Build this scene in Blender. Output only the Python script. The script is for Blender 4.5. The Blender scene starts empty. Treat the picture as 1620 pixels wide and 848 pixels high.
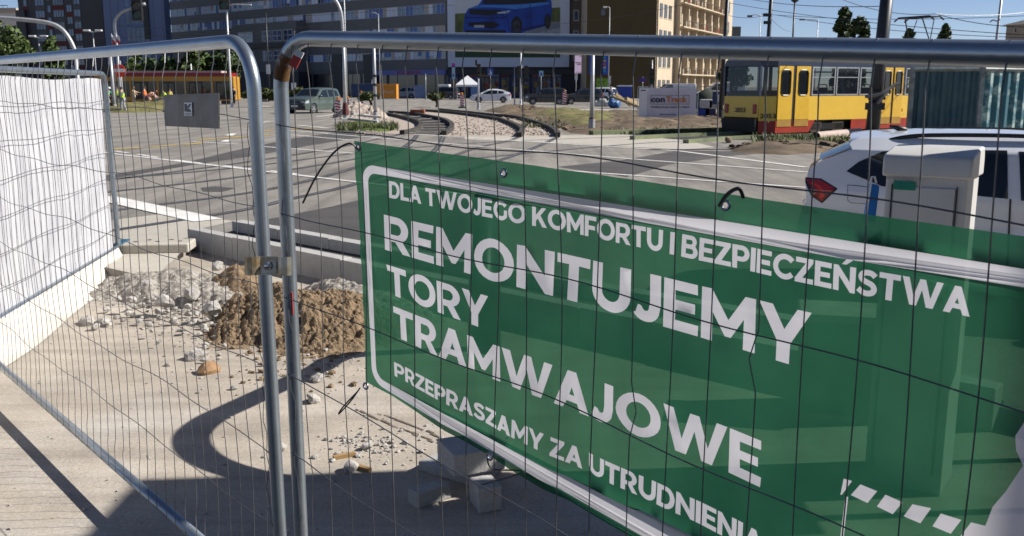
import bpy, bmesh, math, random
from mathutils import Vector, Matrix, noise
from mathutils.geometry import tessellate_polygon, delaunay_2d_cdt
R = math.radians
random.seed(11)
sc = bpy.context.scene
col = sc.collection
# ---------------------------------------------------------------- camera, sky, sun, exposure
HC, FPX, PITCH = 1.92, 1500.0, R(10.85)
CP, SP = math.cos(PITCH), math.sin(PITCH)
cam = bpy.data.objects.new('camera', bpy.data.cameras.new('camera'))
col.objects.link(cam)
cam.location = (0, 0, HC)
cam.rotation_euler = (R(90) - PITCH, 0, 0)
cam.data.sensor_width = 36
cam.data.lens = 36 * FPX / 1620
cam.data.clip_start = 0.05
cam.data.clip_end = 5000
cam.data.dof.use_dof = True
cam.data.dof.focus_distance = 3.2
cam.data.dof.aperture_fstop = 11
sc.camera = cam
SUN_AZ, SUN_EL = R(5), R(38)          # azimuth measured from +X towards +Y
sdir = Vector((math.cos(SUN_AZ) * math.cos(SUN_EL), math.sin(SUN_AZ) * math.cos(SUN_EL), math.sin(SUN_EL)))
w = bpy.data.worlds.new('World'); sc.world = w; w.use_nodes = True
nt = w.node_tree
sky = nt.nodes.new('ShaderNodeTexSky'); sky.sky_type = 'NISHITA'; sky.sun_disc = False
sky.sun_elevation = SUN_EL; sky.sun_rotation = R(90) - SUN_AZ
sky.air_density = 0.62; sky.dust_density = 0.0; sky.ozone_density = 2.0
bg = nt.nodes['Background']; bg.inputs['Strength'].default_value = 0.055
tint = nt.nodes.new('ShaderNodeMixRGB'); tint.blend_type = 'MULTIPLY'; tint.inputs['Fac'].default_value = 1; tint.inputs['Color2'].default_value = (1.02, .98, 1.06, 1)
nt.links.new(sky.outputs['Color'], tint.inputs['Color1']); nt.links.new(tint.outputs['Color'], bg.inputs['Color'])
sun = bpy.data.objects.new('sun', bpy.data.lights.new('sun', 'SUN')); col.objects.link(sun)
sun.data.energy = 5.0; sun.data.angle = R(0.53); sun.data.color = (1.0, 0.955, 0.885)
sun.rotation_euler = sdir.to_track_quat('Z', 'Y').to_euler()
sc.view_settings.view_transform = 'Standard'; sc.view_settings.look = 'None'
sc.view_settings.exposure = 0.72; sc.view_settings.gamma = 1.0
sc.view_settings.use_curve_mapping = False
sc.render.engine = 'CYCLES'
sc.cycles.max_bounces = 8; sc.cycles.transparent_max_bounces = 16
try:
    sc.cycles.use_denoising = True
except Exception:
    pass
# ---------------------------------------------------------------- survey: where a sight line meets the ground or a plane
ZR = 0.12                               # road level; the dug out pavement in front lies at 0
def ray(x, y):
    xc = (x - 810) / FPX; yc = (424 - y) / FPX
    return Vector((xc, CP + yc * SP, -SP + yc * CP))
def G(x, y, z=ZR):
    d = ray(x, y); t = (z - HC) / d.z
    return Vector((t * d.x, t * d.y, z))
def A(x, y, Y):
    d = ray(x, y); t = Y / d.y
    return Vector((t * d.x, Y, HC + t * d.z))
# ---------------------------------------------------------------- materials
MATS = {}
def mat(key, c, rough=.6, metal=0.0, var=.12, scale=4.0, bump=0.0, bscale=60.0, c2=None, detail=4.0, spec=.5, alpha=None, coat=0.0, lo=.35, hi=.65, emit=0):
    if key in MATS: return MATS[key]
    m = bpy.data.materials.new(key); m.use_nodes = True
    t = m.node_tree; b = t.nodes['Principled BSDF']
    if c2 is None: c2 = tuple(max(0, v * (1 - 2 * var)) for v in c)
    tc = t.nodes.new('ShaderNodeTexCoord'); n = t.nodes.new('ShaderNodeTexNoise')
    n.inputs['Scale'].default_value = scale; n.inputs['Detail'].default_value = detail; n.inputs['Roughness'].default_value = .65
    t.links.new(tc.outputs['Object'], n.inputs['Vector'])
    r = t.nodes.new('ShaderNodeValToRGB'); r.color_ramp.elements[0].position = lo; r.color_ramp.elements[1].position = hi
    r.color_ramp.elements[0].color = (*c2, 1); r.color_ramp.elements[1].color = (*c, 1)
    t.links.new(n.outputs['Fac'], r.inputs['Fac']); t.links.new(r.outputs['Color'], b.inputs['Base Color'])
    b.inputs['Roughness'].default_value = rough; b.inputs['Metallic'].default_value = metal
    b.inputs['Specular IOR Level'].default_value = spec
    if coat: b.inputs['Coat Weight'].default_value = coat; b.inputs['Coat Roughness'].default_value = .05
    if alpha is not None: b.inputs['Alpha'].default_value = alpha
    if bump:
        n2 = t.nodes.new('ShaderNodeTexNoise'); n2.inputs['Scale'].default_value = bscale; n2.inputs['Detail'].default_value = 5
        t.links.new(tc.outputs['Object'], n2.inputs['Vector'])
        bp = t.nodes.new('ShaderNodeBump'); bp.inputs['Strength'].default_value = bump; bp.inputs['Distance'].default_value = .02
        t.links.new(n2.outputs['Fac'], bp.inputs['Height']); t.links.new(bp.outputs['Normal'], b.inputs['Normal'])
    if emit:
        t.links.new(r.outputs['Color'], b.inputs['Emission Color']); b.inputs['Emission Strength'].default_value = emit
    MATS[key] = m; return m
def ground_mat(key, c, c2, c3, s1, s2, bump, grain, rough=.9, streak=None):
    """patchy ground: two sizes of stain and a fine grain"""
    m = bpy.data.materials.new(key); m.use_nodes = True
    t = m.node_tree; b = t.nodes['Principled BSDF']; L = t.links.new
    tc = t.nodes.new('ShaderNodeTexCoord')
    def nz(sc_, det, ro=.6, vec=None):
        n = t.nodes.new('ShaderNodeTexNoise'); n.inputs['Scale'].default_value = sc_; n.inputs['Detail'].default_value = det
        n.inputs['Roughness'].default_value = ro; L(vec or tc.outputs['Object'], n.inputs['Vector']); return n
    def ramp(src, a, bb, ca, cb):
        r = t.nodes.new('ShaderNodeValToRGB'); e = r.color_ramp.elements
        e[0].position = a; e[1].position = bb; e[0].color = (*ca, 1); e[1].color = (*cb, 1); L(src, r.inputs['Fac']); return r
    def mix(kind, f, a, bb):
        x = t.nodes.new('ShaderNodeMixRGB'); x.blend_type = kind
        if isinstance(f, float): x.inputs['Fac'].default_value = f
        else: L(f, x.inputs['Fac'])
        L(a, x.inputs['Color1']); L(bb, x.inputs['Color2']); return x
    base = ramp(nz(s1, 6, .7).outputs['Fac'], .36, .64, c2, c)
    st = ramp(nz(s2, 5, .6).outputs['Fac'], .52, .72, (0, 0, 0), (1, 1, 1))
    r3 = t.nodes.new('ShaderNodeRGB'); r3.outputs[0].default_value = (*c3, 1)
    m1 = mix('MIX', st.outputs['Color'], base.outputs['Color'], r3.outputs[0])
    gr = ramp(nz(grain, 3, .8).outputs['Fac'], .3, .7, (.72, .72, .72), (1.12, 1.12, 1.12))
    m2 = mix('MULTIPLY', 1.0, m1.outputs['Color'], gr.outputs['Color'])
    if streak:
        mp = t.nodes.new('ShaderNodeMapping'); mp.inputs['Rotation'].default_value = (0, 0, streak[0]); mp.inputs['Scale'].default_value = (streak[1], streak[2], 1)
        L(tc.outputs['Object'], mp.inputs['Vector'])
        sr = ramp(nz(1.0, 5, .6, mp.outputs['Vector']).outputs['Fac'], .35, .62, (.62, .62, .62), (1.05, 1.05, 1.05))
        m2 = mix('MULTIPLY', streak[3], m2.outputs['Color'], sr.outputs['Color'])
    L(m2.outputs['Color'], b.inputs['Base Color']); b.inputs['Roughness'].default_value = rough
    b.inputs['Specular IOR Level'].default_value = .3
    bp = t.nodes.new('ShaderNodeBump'); bp.inputs['Strength'].default_value = bump; bp.inputs['Distance'].default_value = .01
    L(nz(grain * .6, 6, .75).outputs['Fac'], bp.inputs['Height']); L(bp.outputs['Normal'], b.inputs['Normal'])
    MATS[key] = m; return m
M_PAVE = ground_mat('sandy concrete', (.45, .395, .33), (.345, .305, .255), (.50, .465, .42), 1.6, .7, .5, 55, streak=(R(35), .5, 6, .5))
M_ROAD = ground_mat('worn asphalt', (.29, .265, .235), (.2, .185, .168), (.33, .3, .265), .35, .16, .3, 30, streak=(R(-42), 2.2, .12, .8))
M_DARK = ground_mat('fresh asphalt', (.085, .08, .078), (.062, .06, .06), (.1, .094, .09), 1.2, .5, .4, 60)
M_CONC = ground_mat('pale concrete', (.45, .42, .365), (.38, .35, .3), (.42, .39, .34), 1.2, .5, .35, 60)
M_KERB = ground_mat('kerb concrete', (.44, .43, .41), (.36, .355, .345), (.4, .39, .37), 3, 1.3, .5, 120)
M_BAL = ground_mat('ballast', (.5, .42, .36), (.27, .23, .19), (.4, .34, .28), 12, 3, 1.0, 30)
M_DIRT = ground_mat('excavated dirt', (.17, .125, .08), (.07, .052, .036), (.25, .19, .125), 1.3, .4, 1.0, 12)
M_GRASSY = ground_mat('dry grass ground', (.2, .17, .07), (.09, .095, .03), (.2, .15, .085), 1.1, .35, 1.0, 14)
M_GRASS = ground_mat('green grass ground', (.12, .16, .03), (.06, .09, .02), (.17, .16, .06), 2.2, .6, 1.0, 18)
M_WHITE = ground_mat('road paint white', (.74, .73, .7), (.62, .6, .57), (.5, .47, .43), 2.5, 1.1, .2, 50, rough=.7)
M_YEL = ground_mat('road paint yellow', (.62, .42, .05), (.5, .34, .05), (.36, .28, .12), 2.5, 1.1, .2, 50, rough=.7)
# ---------------------------------------------------------------- mesh helpers
class MB:
    def __init__(s): s.v = []; s.f = []; s.mi = []
    def add(s, vs, fs, M=None, mi=0):
        o = len(s.v)
        s.v += [tuple(M @ Vector(p)) if M else tuple(p) for p in vs]
        s.f += [tuple(i + o for i in f) for f in fs]; s.mi += [mi] * len(fs); return s
    def box(s, a, b, M=None, mi=0):
        x0, y0, z0 = a; x1, y1, z1 = b
        return s.add([(x0, y0, z0), (x1, y0, z0), (x1, y1, z0), (x0, y1, z0), (x0, y0, z1), (x1, y0, z1), (x1, y1, z1), (x0, y1, z1)],
                     [(3, 2, 1, 0), (4, 5, 6, 7), (0, 1, 5, 4), (1, 2, 6, 5), (2, 3, 7, 6), (3, 0, 4, 7)], M, mi)
    def quad(s, *p, mi=0): return s.add(p, [tuple(range(len(p)))], None, mi)
    def tube(s, pts, r, n=8, cap=True, M=None, mi=0):
        pts = [Vector(p) for p in pts]; k = len(pts)
        rs = r if isinstance(r, (list, tuple)) else [r] * k
        vs = []; fs = []; prev = None
        for i, p in enumerate(pts):
            t = (pts[min(i + 1, k - 1)] - pts[max(i - 1, 0)])
            t = t.normalized() if t.length > 1e-9 else Vector((0, 0, 1))
            if prev is None:
                u = t.cross(Vector((0, 0, 1)));
                if u.length < 1e-3: u = t.cross(Vector((1, 0, 0)))
            else: u = prev - t * prev.dot(t)
            u.normalize(); prev = u; q = t.cross(u)
            for j in range(n):
                a = 2 * math.pi * j / n; vs.append(p + (u * math.cos(a) + q * math.sin(a)) * rs[i])
        for i in range(k - 1):
            for j in range(n):
                a = i * n + j; b = i * n + (j + 1) % n; fs.append((a, b, b + n, a + n))
        if cap: fs += [tuple(range(n - 1, -1, -1)), tuple(range((k - 1) * n, k * n))]
        return s.add(vs, fs, M, mi)
    def prism(s, poly, z0, z1, M=None, mi=0):
        n = len(poly)
        if sum(poly[i][0] * poly[(i + 1) % n][1] - poly[(i + 1) % n][0] * poly[i][1] for i in range(n)) < 0: poly = poly[::-1]
        vs = [(p[0], p[1], z0) for p in poly] + [(p[0], p[1], z1) for p in poly]
        tr = tessellate_polygon([[Vector((p[0], p[1], 0)) for p in poly]])
        fs = []
        for t in tr:
            a, b, c = t
            ar = (poly[b][0] - poly[a][0]) * (poly[c][1] - poly[a][1]) - (poly[c][0] - poly[a][0]) * (poly[b][1] - poly[a][1])
            if ar < 0: a, b, c = a, c, b
            fs.append((a + n, b + n, c + n)); fs.append((c, b, a))
        for i in range(n): fs.append((i, (i + 1) % n, (i + 1) % n + n, i + n))
        return s.add(vs, fs, M, mi)
    def lathe(s, prof, n=16, M=None, mi=0):
        vs = []; fs = []
        for (r, z) in prof:
            for j in range(n): a = 2 * math.pi * j / n; vs.append((r * math.cos(a), r * math.sin(a), z))
        for i in range(len(prof) - 1):
            for j in range(n): a = i * n + j; b = i * n + (j + 1) % n; fs.append((a, b, b + n, a + n))
        fs += [tuple(range(n - 1, -1, -1)), tuple(range((len(prof) - 1) * n, len(prof) * n))]
        return s.add(vs, fs, M, mi)
    def build(s, name, m, parent=None, smooth=False, kind=None, bevel=0):
        me = bpy.data.meshes.new(name); me.from_pydata(s.v, [], s.f); me.update()
        o = bpy.data.objects.new(name, me); col.objects.link(o)
        for x in (m if isinstance(m, (list, tuple)) else [m]): me.materials.append(x)
        if any(s.mi):
            for p, k in zip(me.polygons, s.mi): p.material_index = k
        if smooth:
            for p in me.polygons: p.use_smooth = True
        if parent: o.parent = parent
        if kind: o['kind'] = kind
        if bevel:
            b = o.modifiers.new('b', 'BEVEL'); b.width = bevel; b.segments = 2; b.limit_method = 'ANGLE'
        return o
def autosmooth(o, ang=35):
    me = o.data; bm = bmesh.new(); bm.from_mesh(me)
    for e in bm.edges: e.smooth = len(e.link_faces) == 2 and e.calc_face_angle(0) < R(ang)
    for f in bm.faces: f.smooth = True
    bm.to_mesh(me); bm.free(); return o
def thing(name, label, cat, loc=(0, 0, 0), rz=0, group=None):
    o = bpy.data.objects.new(name, None); col.objects.link(o); o.empty_display_size = .2
    o.location = loc; o.rotation_euler = (0, 0, rz); tag(o, label, cat, group); return o
def tag(o, label, cat, group=None):
    o['label'] = label; o['category'] = cat
    if group: o['group'] = group
    return o
def lerp(a, b, t): return a + (b - a) * t
def smooth_path(pts, n=6):
    pts = [Vector(p) for p in pts]; out = []
    for i in range(len(pts) - 1):
        p0 = pts[max(i - 1, 0)]; p1 = pts[i]; p2 = pts[i + 1]; p3 = pts[min(i + 2, len(pts) - 1)]
        for k in range(n):
            t = k / n
            out.append(.5 * ((2 * p1) + (p2 - p0) * t + (2 * p0 - 5 * p1 + 4 * p2 - p3) * t * t + (3 * p1 - p0 - 3 * p2 + p3) * t ** 3))
    out.append(pts[-1]); return out
def text_geo(s, size=1.0, bold=0.0):
    """outline of a line of text as flat triangles, centred; the built in font"""
    cu = bpy.data.curves.new('t', 'FONT'); cu.body = s; cu.size = size; cu.align_x = 'CENTER'; cu.align_y = 'CENTER'; cu.offset = bold
    cu.resolution_u = 3
    o = bpy.data.objects.new('t', cu); col.objects.link(o)
    dg = bpy.context.evaluated_depsgraph_get(); me = bpy.data.meshes.new_from_object(o.evaluated_get(dg))
    vs = [v.co.copy() for v in me.vertices]; fs = [tuple(p.vertices) for p in me.polygons]
    bpy.data.objects.remove(o); bpy.data.curves.remove(cu); bpy.data.meshes.remove(me)
    return vs, fs
def text_on(mb, s, c, ux, uz, w=None, h=1.0, mi=0, bold=0.02):
    """text centred at c, reading along ux, upright along uz, cap height h, scaled to width w"""
    vs, fs = text_geo(s, 1.0, bold)
    xs = [v.x for v in vs]; ys = [v.y for v in vs]
    sx = (w / (max(xs) - min(xs))) if w else h / (max(ys) - min(ys)); sy = h / (max(ys) - min(ys))
    mx = (max(xs) + min(xs)) / 2; my = (max(ys) + min(ys)) / 2
    c = Vector(c); ux = Vector(ux); uz = Vector(uz)
    mb.add([c + ux * ((v.x - mx) * sx) + uz * ((v.y - my) * sy) for v in vs], fs, None, mi)
# common materials
GALV = mat('galvanized tube', (.36, .41, .455), .33, .8, c2=(.3, .34, .38), scale=5, bump=.04, bscale=40)
WIRE = mat('mesh wire', (.16, .16, .165), .45, .5, var=.2, scale=20)
STEEL = mat('grey steel post', (.42, .43, .44), .45, .3, var=.1, scale=3)
DARKPOLE = mat('black painted pole', (.02, .022, .026), .45, 0, var=.2)
BLACK = mat('black plastic', (.012, .012, .013), .45, 0)
RUBBER = mat('tyre rubber', (.02, .02, .02), .8, 0)
RIM = mat('alloy rim', (.45, .46, .48), .35, .7)
GLASS = mat('dark glass', (.012, .016, .02), .06, 0, var=.1, spec=.6)
WHITEP = mat('white paint', (.72, .73, .74), .3, 0, var=.04, scale=2)
REDP = mat('red paint', (.5, .03, .02), .45, 0, var=.12)
CHROME = mat('bright metal', (.6, .6, .62), .2, .9)
CONC = mat('cast concrete', (.4, .38, .35), .85, 0, var=.18, scale=6, bump=.4, bscale=80)
RUST = mat('rusty zinc', (.5, .47, .4), .4, .8, c2=(.3, .22, .12), scale=18, lo=.4, hi=.6)
# ================================================================ the setting: ground, road, markings
mb = MB(); S = 3000
mb.quad((-S, -S, 0), (S, -S, 0), (S, S, 0), (-S, S, 0)); mb.build('ground', M_PAVE, kind='structure')
K1 = Vector((-3.84, 11.25)); K2 = Vector((-1.54, 9.11)); KD = (K2 - K1).normalized(); KN = Vector((-KD.y, KD.x))   # KN points to the road
def kp(t, off=0): p = K1 + KD * t + KN * off; return (p.x, p.y)
s1, s2, s3 = G(168, 424), G(243, 441), G(300, 380)
road = [kp(0, .06), kp(26, .06), (900, -20), (900, 1500), (-900, 1500), (-900, 9), (-9, 9.0), (s1.x, s1.y), (s2.x, s2.y), (s3.x, s3.y)]
mb = MB(); mb.prism(road, .0, ZR); mb.build('road', M_ROAD, kind='structure')
LV = [0]
def sheet(name, pts, m, lift=.004, z=ZR):
    """flat sheet through sight points on the road"""
    mb = MB(); q = [G(x, y, z) for x, y in pts]
    tr = tessellate_polygon([[Vector((p.x, p.y, 0)) for p in q]])
    vs = [(p.x, p.y, z + lift) for p in q]; fs = []
    for a, b, c in tr:
        ar = (vs[b][0] - vs[a][0]) * (vs[c][1] - vs[a][1]) - (vs[c][0] - vs[a][0]) * (vs[b][1] - vs[a][1])
        fs.append((a, b, c) if ar > 0 else (a, c, b))
    mb.add(vs, fs); return mb.build(name, m, kind='structure')
def stripe(mb, p, q, w, lift):
    a = G(*p) if len(p) == 2 else Vector(p); b = G(*q) if len(q) == 2 else Vector(q)
    d = (b - a).normalized(); n = Vector((-d.y, d.x, 0)) * w / 2; u = Vector((0, 0, lift))
    vs = [a - n + u, b - n + u, b + n + u, a + n + u]; mb.add(vs, [(0, 1, 2, 3)])
sheet('pavement', [(150, 352), (262, 338), (372, 350), (300, 366), (304, 384), (243, 440.5), (169, 424)], M_CONC)
sheet('asphalt_patch', [(60, 290), (180, 276), (290, 258), (386, 235), (470, 218), (560, 205), (590, 214), (480, 232), (405, 246), (300, 262), (180, 282), (60, 305)], M_DARK)
sheet('asphalt_patch', [(882, 264), (992, 280), (1060, 260), (1163, 246), (1230, 241), (1075, 238), (982, 254)], M_DARK)
sheet('asphalt_patch', [(440, 344), (520, 328), (640, 300), (760, 320), (760, 430), (565, 384), (404, 350)], M_DARK)
sheet('concrete_strip', [(735, 216), (790, 214.5), (1000, 213.2), (1090, 223), (1130, 233), (1080, 237), (900, 227), (735, 220.5)], M_CONC)
mk = MB()
for p, q, wd in [((180, 243.6), (480, 278.6), .13), ((100, 234), (180, 243.6), .13), ((480, 278.6), (900, 327), .13), ((182, 239.5), (203, 242.5), .12), ((218, 244.5), (250, 249.8), .12), ((277, 253.5), (318, 258.6), .12), ((353, 262.5), (395, 267.6), .12),
                 ((428, 270.5), (470, 276), .12), ((640, 211.5), (1075, 239.3), .16), ((1075, 239.3), (1275, 265), .16), ((440, 205), (640, 222), .14), ((640, 222), (1000, 252), .13), ((1000, 252), (1400, 282), .13), ((860, 268), (1300, 299), .13), ((1300, 299), (1640, 325), .13),
                 ((400, 231), (560, 243), .14), ((305, 224.5), (376, 228.5), .14), ((455, 213), (560, 222.5), .13), ((150, 190), (275, 183), .2), ((400, 196.5), (425, 192.5), .2), ((500, 185), (545, 179), .25), ((410, 168), (450, 171), .4), ((470, 198), (520, 203), .2)]:
    stripe(mk, p, q, wd, .010)
stripe(mk, (160, 312.5), (330, 349.5), .42, .012)
for x, y in ((352, 223.5), (360, 213.5)):
    mk.quad(*[G(x + a, y + b) + Vector((0, 0, .0105)) for a, b in ((-4, 1), (8, 1.5), (14, -2), (4, -1.8))])
mk.build('road_marking_white', M_WHITE, kind='structure')
my = MB()
for p, q in [((172, 236.6), (222, 233.9)), ((236, 232.8), (281, 230)), ((289, 229.2), (320, 226.8)), ((313, 221.6), (346, 219.2)), ((350, 219), (386, 216)), ((398, 208.8), (435, 206)), ((398, 215.5), (427, 213.5)), ((440, 205.8), (500, 203))]:
    stripe(my, p, q, .26, .011)
my.build('road_marking_yellow', M_YEL, kind='structure')
# tram rails let into the crossing
def flush(px):
    pts = smooth_path([G(*p) for p in px], 8)
    mb1 = MB(); mb2 = MB()
    for i in range(len(pts) - 1):
        stripe(mb1, tuple(pts[i]), tuple(pts[i + 1]), .19, .0055); stripe(mb2, tuple(pts[i]), tuple(pts[i + 1]), .065, .0075)
    return mb1, mb2
gm, rm = MB(), MB()
for px in ([(60, 350), (180, 333), (382, 307), (480, 288), (560, 266), (620, 244), (650, 225), (662, 211)], [(60, 382), (185, 364), (382, 333), (460, 315), (560, 292), (650, 262), (690, 236), (702, 214)],
           [(100, 292), (180, 284), (380, 258), (520, 236), (608, 218), (640, 212)], [(100, 312), (180, 303), (380, 280), (560, 252), (650, 232)],
           [(600, 290), (745, 237), (800, 224), (821, 217)], [(640, 300), (790, 254), (850, 232), (882, 217)], [(100, 290), (380, 265), (560, 243), (760, 226), (1000, 216)], [(640, 262), (830, 243), (1000, 228), (1090, 223)]):
    a, b = flush(px); gm.add(a.v, a.f); rm.add(b.v, b.f)
gm.build('rail_groove', mat('rail groove', (.05, .047, .045), .8), kind='structure')
rm.build('flush_rail', mat('worn rail head', (.36, .36, .37), .35, .6, var=.25, scale=1.5), kind='structure')
mb = MB(); mb.add([(-9, -12, .004), (14, -12, .004), (14, -6, .004), (1.4, 2.0, .004), (-.35, 3.35, .004), (-1.2, 3.5, .004), (-9, 3.5, .004)], [tuple(range(7))]); mb.build('unseen_dark_ground', M_DARK, kind='structure')  # unseen dark ground added to darken reflections in the fence tubes
sheet('drain_patch', [(318, 297.5), (340, 295), (372, 298), (352, 303.5), (322, 303)], M_DARK, .006)
# kerbs of the dug up crossing: individual stones
for k in range(9):
    mb = MB(); a, b = 0.0 + k * 1.0, 0.992 + k * 1.0; zt = .25 + random.uniform(-.006, .006); e = random.uniform(-.008, .008)
    mb.prism([kp(a, -.06 + e), kp(b, -.06 + e), kp(b, .09 + e), kp(a, .09 + e)], 0, zt)
    o = mb.build('kerb_stone', M_KERB, bevel=.008)
    tag(o, ['pale kerb stone at the exposed left end of the near kerb row', 'pale kerb stone in the near row behind the fence posts', 'pale kerb stone in the near row above the brown dirt'][k] if k < 3 else 'pale kerb stone of the near row hidden behind the green banner', 'kerb stone', 'kerb stones of the near row')
F1 = Vector((-3.49, 11.7)); F2 = Vector((-1.66, 10.01)); FD = (F2 - F1).normalized(); FN = Vector((-FD.y, FD.x))
for k in range(8):
    q = lambda t, o: tuple(F1 + FD * t + FN * o)
    mb = MB(); a, b = k * 1.0, k * 1.0 + .992
    mb.prism([q(a, 0), q(b, 0), q(b, .16), q(a, .16)], .05, .27 + random.uniform(-.005, .005))
    o = mb.build('kerb_stone', M_KERB, bevel=.008)
    tag(o, ['pale kerb stone ending the far kerb row by the fence post', 'pale kerb stone of the far row beside the dark asphalt patch'][k] if k < 2 else 'pale kerb stone of the far row hidden behind the green banner', 'kerb stone', 'kerb stones of the far row')
# white edge line on the near kerb top is bare sunlit concrete; the gap between the rows is dark fill
mb = MB(); mb.prism([kp(.3, .1), kp(9, .1), tuple(F1 + FD * 8 - FN * .01), tuple(F1 + FD * .0 - FN * .01)], ZR, ZR + .03); mb.build('backfill', M_DARK, kind='structure')
# ---- dug up heaps
def heap(name, label, cx, cy, rx, ry, h, rot, m, res, rough, seed, z0=-.03, kind=None, clod=0.0, ridge=0):
    nx = int(2.6 * rx / res); ny = int(2.6 * ry / res); mb = MB(); vs = []; fs = []
    c, s_ = math.cos(rot), math.sin(rot)
    for j in range(ny + 1):
        for i in range(nx + 1):
            u = (i / nx - .5) * 2.6; v = (j / ny - .5) * 2.6
            x = cx + u * rx * c - v * ry * s_; y = cy + u * rx * s_ + v * ry * c
            d = math.hypot(u, v) + .28 * noise.noise(Vector((u * 1.6 + seed, v * 1.6, seed)))
            hh = h * max(0, 1 - d) ** .85 if d < 1 else 0
            edge = max(0, min(1, (1.15 - d) / .25))
            f = noise.fractal(Vector((x * 4, y * 4, seed)), 1.0, 2.0, 4) * rough
            cl = max(0, 1 - (noise.voronoi(Vector((x * 11, y * 11, seed)))[0][0] * 1.45) ** 2) * clod * (.4 + noise.noise(Vector((x * 3, y * 3, seed + 9))) * .8 + .3) + max(0, 1 - (noise.voronoi(Vector((x * 30, y * 30, seed)))[0][0] * 1.5) ** 2) * clod * .45
            vs.append((x, y, z0 + hh + (f + cl) * edge + .03 * (edge > 0) - (0 if edge > 0 else .05)))
    for j in range(ny):
        for i in range(nx):
            a = j * (nx + 1) + i; fs.append((a, a + 1, a + nx + 2, a + nx + 1))
    mb.add(vs, fs); o = mb.build(name, m, smooth=False)
    if kind: o['kind'] = kind
    else: tag(o, label, 'heap')
    return o
def rock_geo(mb, c, r, seed, flat=.7, sub=2):
    bm = bmesh.new(); bmesh.ops.create_icosphere(bm, subdivisions=sub, radius=1)
    for v in bm.verts:
        p = v.co.copy(); k = 1 + .45 * noise.noise(p * 1.1 + Vector((seed, seed * .7, 0))) + .15 * noise.noise(p * 3 + Vector((seed, 0, 0)))
        q = Vector((round(p.x * 2.2) / 2.2, round(p.y * 2.2) / 2.2, round(p.z * 2.2) / 2.2)); p = p.lerp(q, .35) * k
        v.co = Vector((p.x * r, p.y * r * .8, p.z * r * flat))
    M = Matrix.Translation(c) @ Matrix.Rotation(seed * 2.3, 4, 'Z') @ Matrix.Rotation(seed % .5, 4, 'X')
    bm.verts.ensure_lookup_table(); mb.add([v.co for v in bm.verts], [tuple(v.index for v in f.verts) for f in bm.faces], M); bm.free()
M_SOIL = mat('brown soil', (.27, .195, .125), .95, 0, c2=(.14, .1, .062), scale=16, bump=.8, bscale=90, spec=.2)
M_RUB = mat('grey rubble', (.43, .4, .36), .95, 0, c2=(.2, .18, .155), scale=26, bump=.8, bscale=110, spec=.2)
M_ROCK = mat('broken concrete', (.43, .41, .38), .9, 0, c2=(.3, .28, .26), scale=14, bump=.6, bscale=120)
M_BRICK = mat('broken brick', (.36, .22, .11), .9, 0, c2=(.22, .13, .07), scale=14, bump=.5, bscale=120)
g0 = G(272, 478, 0); g1 = G(455, 530, 0); g2 = G(350, 470, 0)
heap('rubble_heap', 'flattened heap of grey concrete rubble on the sandy pavement', g2.x - .45, g2.y + .15, 1.0, .55, .22, R(-30), M_RUB, .018, .05, 3.1, clod=.035)
heap('dirt_heap', 'heap of crumbly brown soil behind the two fence posts', g1.x + .1, g1.y + .3, .85, .68, .31, R(-38), M_SOIL, .013, .065, 7.7, clod=.07)
heap('dirt_heap', 'low brown soil patch on top of the grey rubble', g2.x + .12, g2.y + .12, .42, .32, .28, R(-20), M_SOIL, .015, .04, 5.2, clod=.04)
heap('rubble_heap', 'pale grey spoil ridge along the foot of the near kerb', g1.x + .35, g1.y + 1.05, .95, .35, .2, R(-43), M_RUB, .02, .04, 9.3, clod=.035)
for px, py, r, m, lb in [(345, 441, .075, M_ROCK, 'grey concrete lump at the top of the rubble heap'), (305, 487, .09, M_ROCK, 'pale concrete lump in the middle of the grey rubble'), (338, 512, .085, M_ROCK, 'long flat broken slab lying in the rubble'),
                         (311, 568, .085, M_ROCK, 'grey concrete chunk in front of the brown soil heap'), (330, 589, .085, M_BRICK, 'orange brown brick fragment on the pavement by the heap'), (236, 474, .08, M_ROCK, 'dark grey lump at the left side of the rubble'),
                         (139, 513, .075, M_ROCK, 'flat stone lying farthest left of the rubble heap'), (165, 514, .07, M_ROCK, 'flat stone lying second from the left of the rubble'), (262, 500, .085, M_ROCK, 'dark lump at the lower edge of the grey rubble'), (210, 497, .05, M_ROCK, 'small dark stone at the left tip of the rubble'),
                         (503, 603, .05, M_ROCK, 'pale grey stone at the right foot of the soil heap'), (445, 713, .035, M_ROCK, 'small white stone between the two fence posts'), (555, 745, .045, M_ROCK, 'grey flake beside wood splinters at the shadow edge'), (497, 636, .05, M_ROCK, 'dark flat flake right of the second fence post'), (580, 711, .032, M_ROCK, 'pale pebble among the scattered gravel')]:
    p = G(px, py, 0); mb = MB(); zz = 0.02
    if 200 < px < 360 and 430 < py < 530: zz = .13
    rock_geo(mb, (p.x, p.y, zz), r, px * .37, .62); tag(mb.build('concrete_chunk', m), lb, 'stone', 'loose stones on the pavement')
for px, py, a, lb in [(545, 724, .5, 'brown wood splinter lying nearer the soil heap'), (572, 743, -.6, 'dark wood splinter at the shadow edge')]:
    p = G(px, py, 0); mb = MB(); mb.box((-.06, -.012, 0), (.06, .014, .02), Matrix.Translation(p) @ Matrix.Rotation(a, 4, 'Z'))
    tag(mb.build('wood_splinter', mat('splinter wood', (.3, .19, .08), .8)), lb, 'wood', 'wood splinters')
mb = MB(); rng = random.Random(5)
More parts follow.
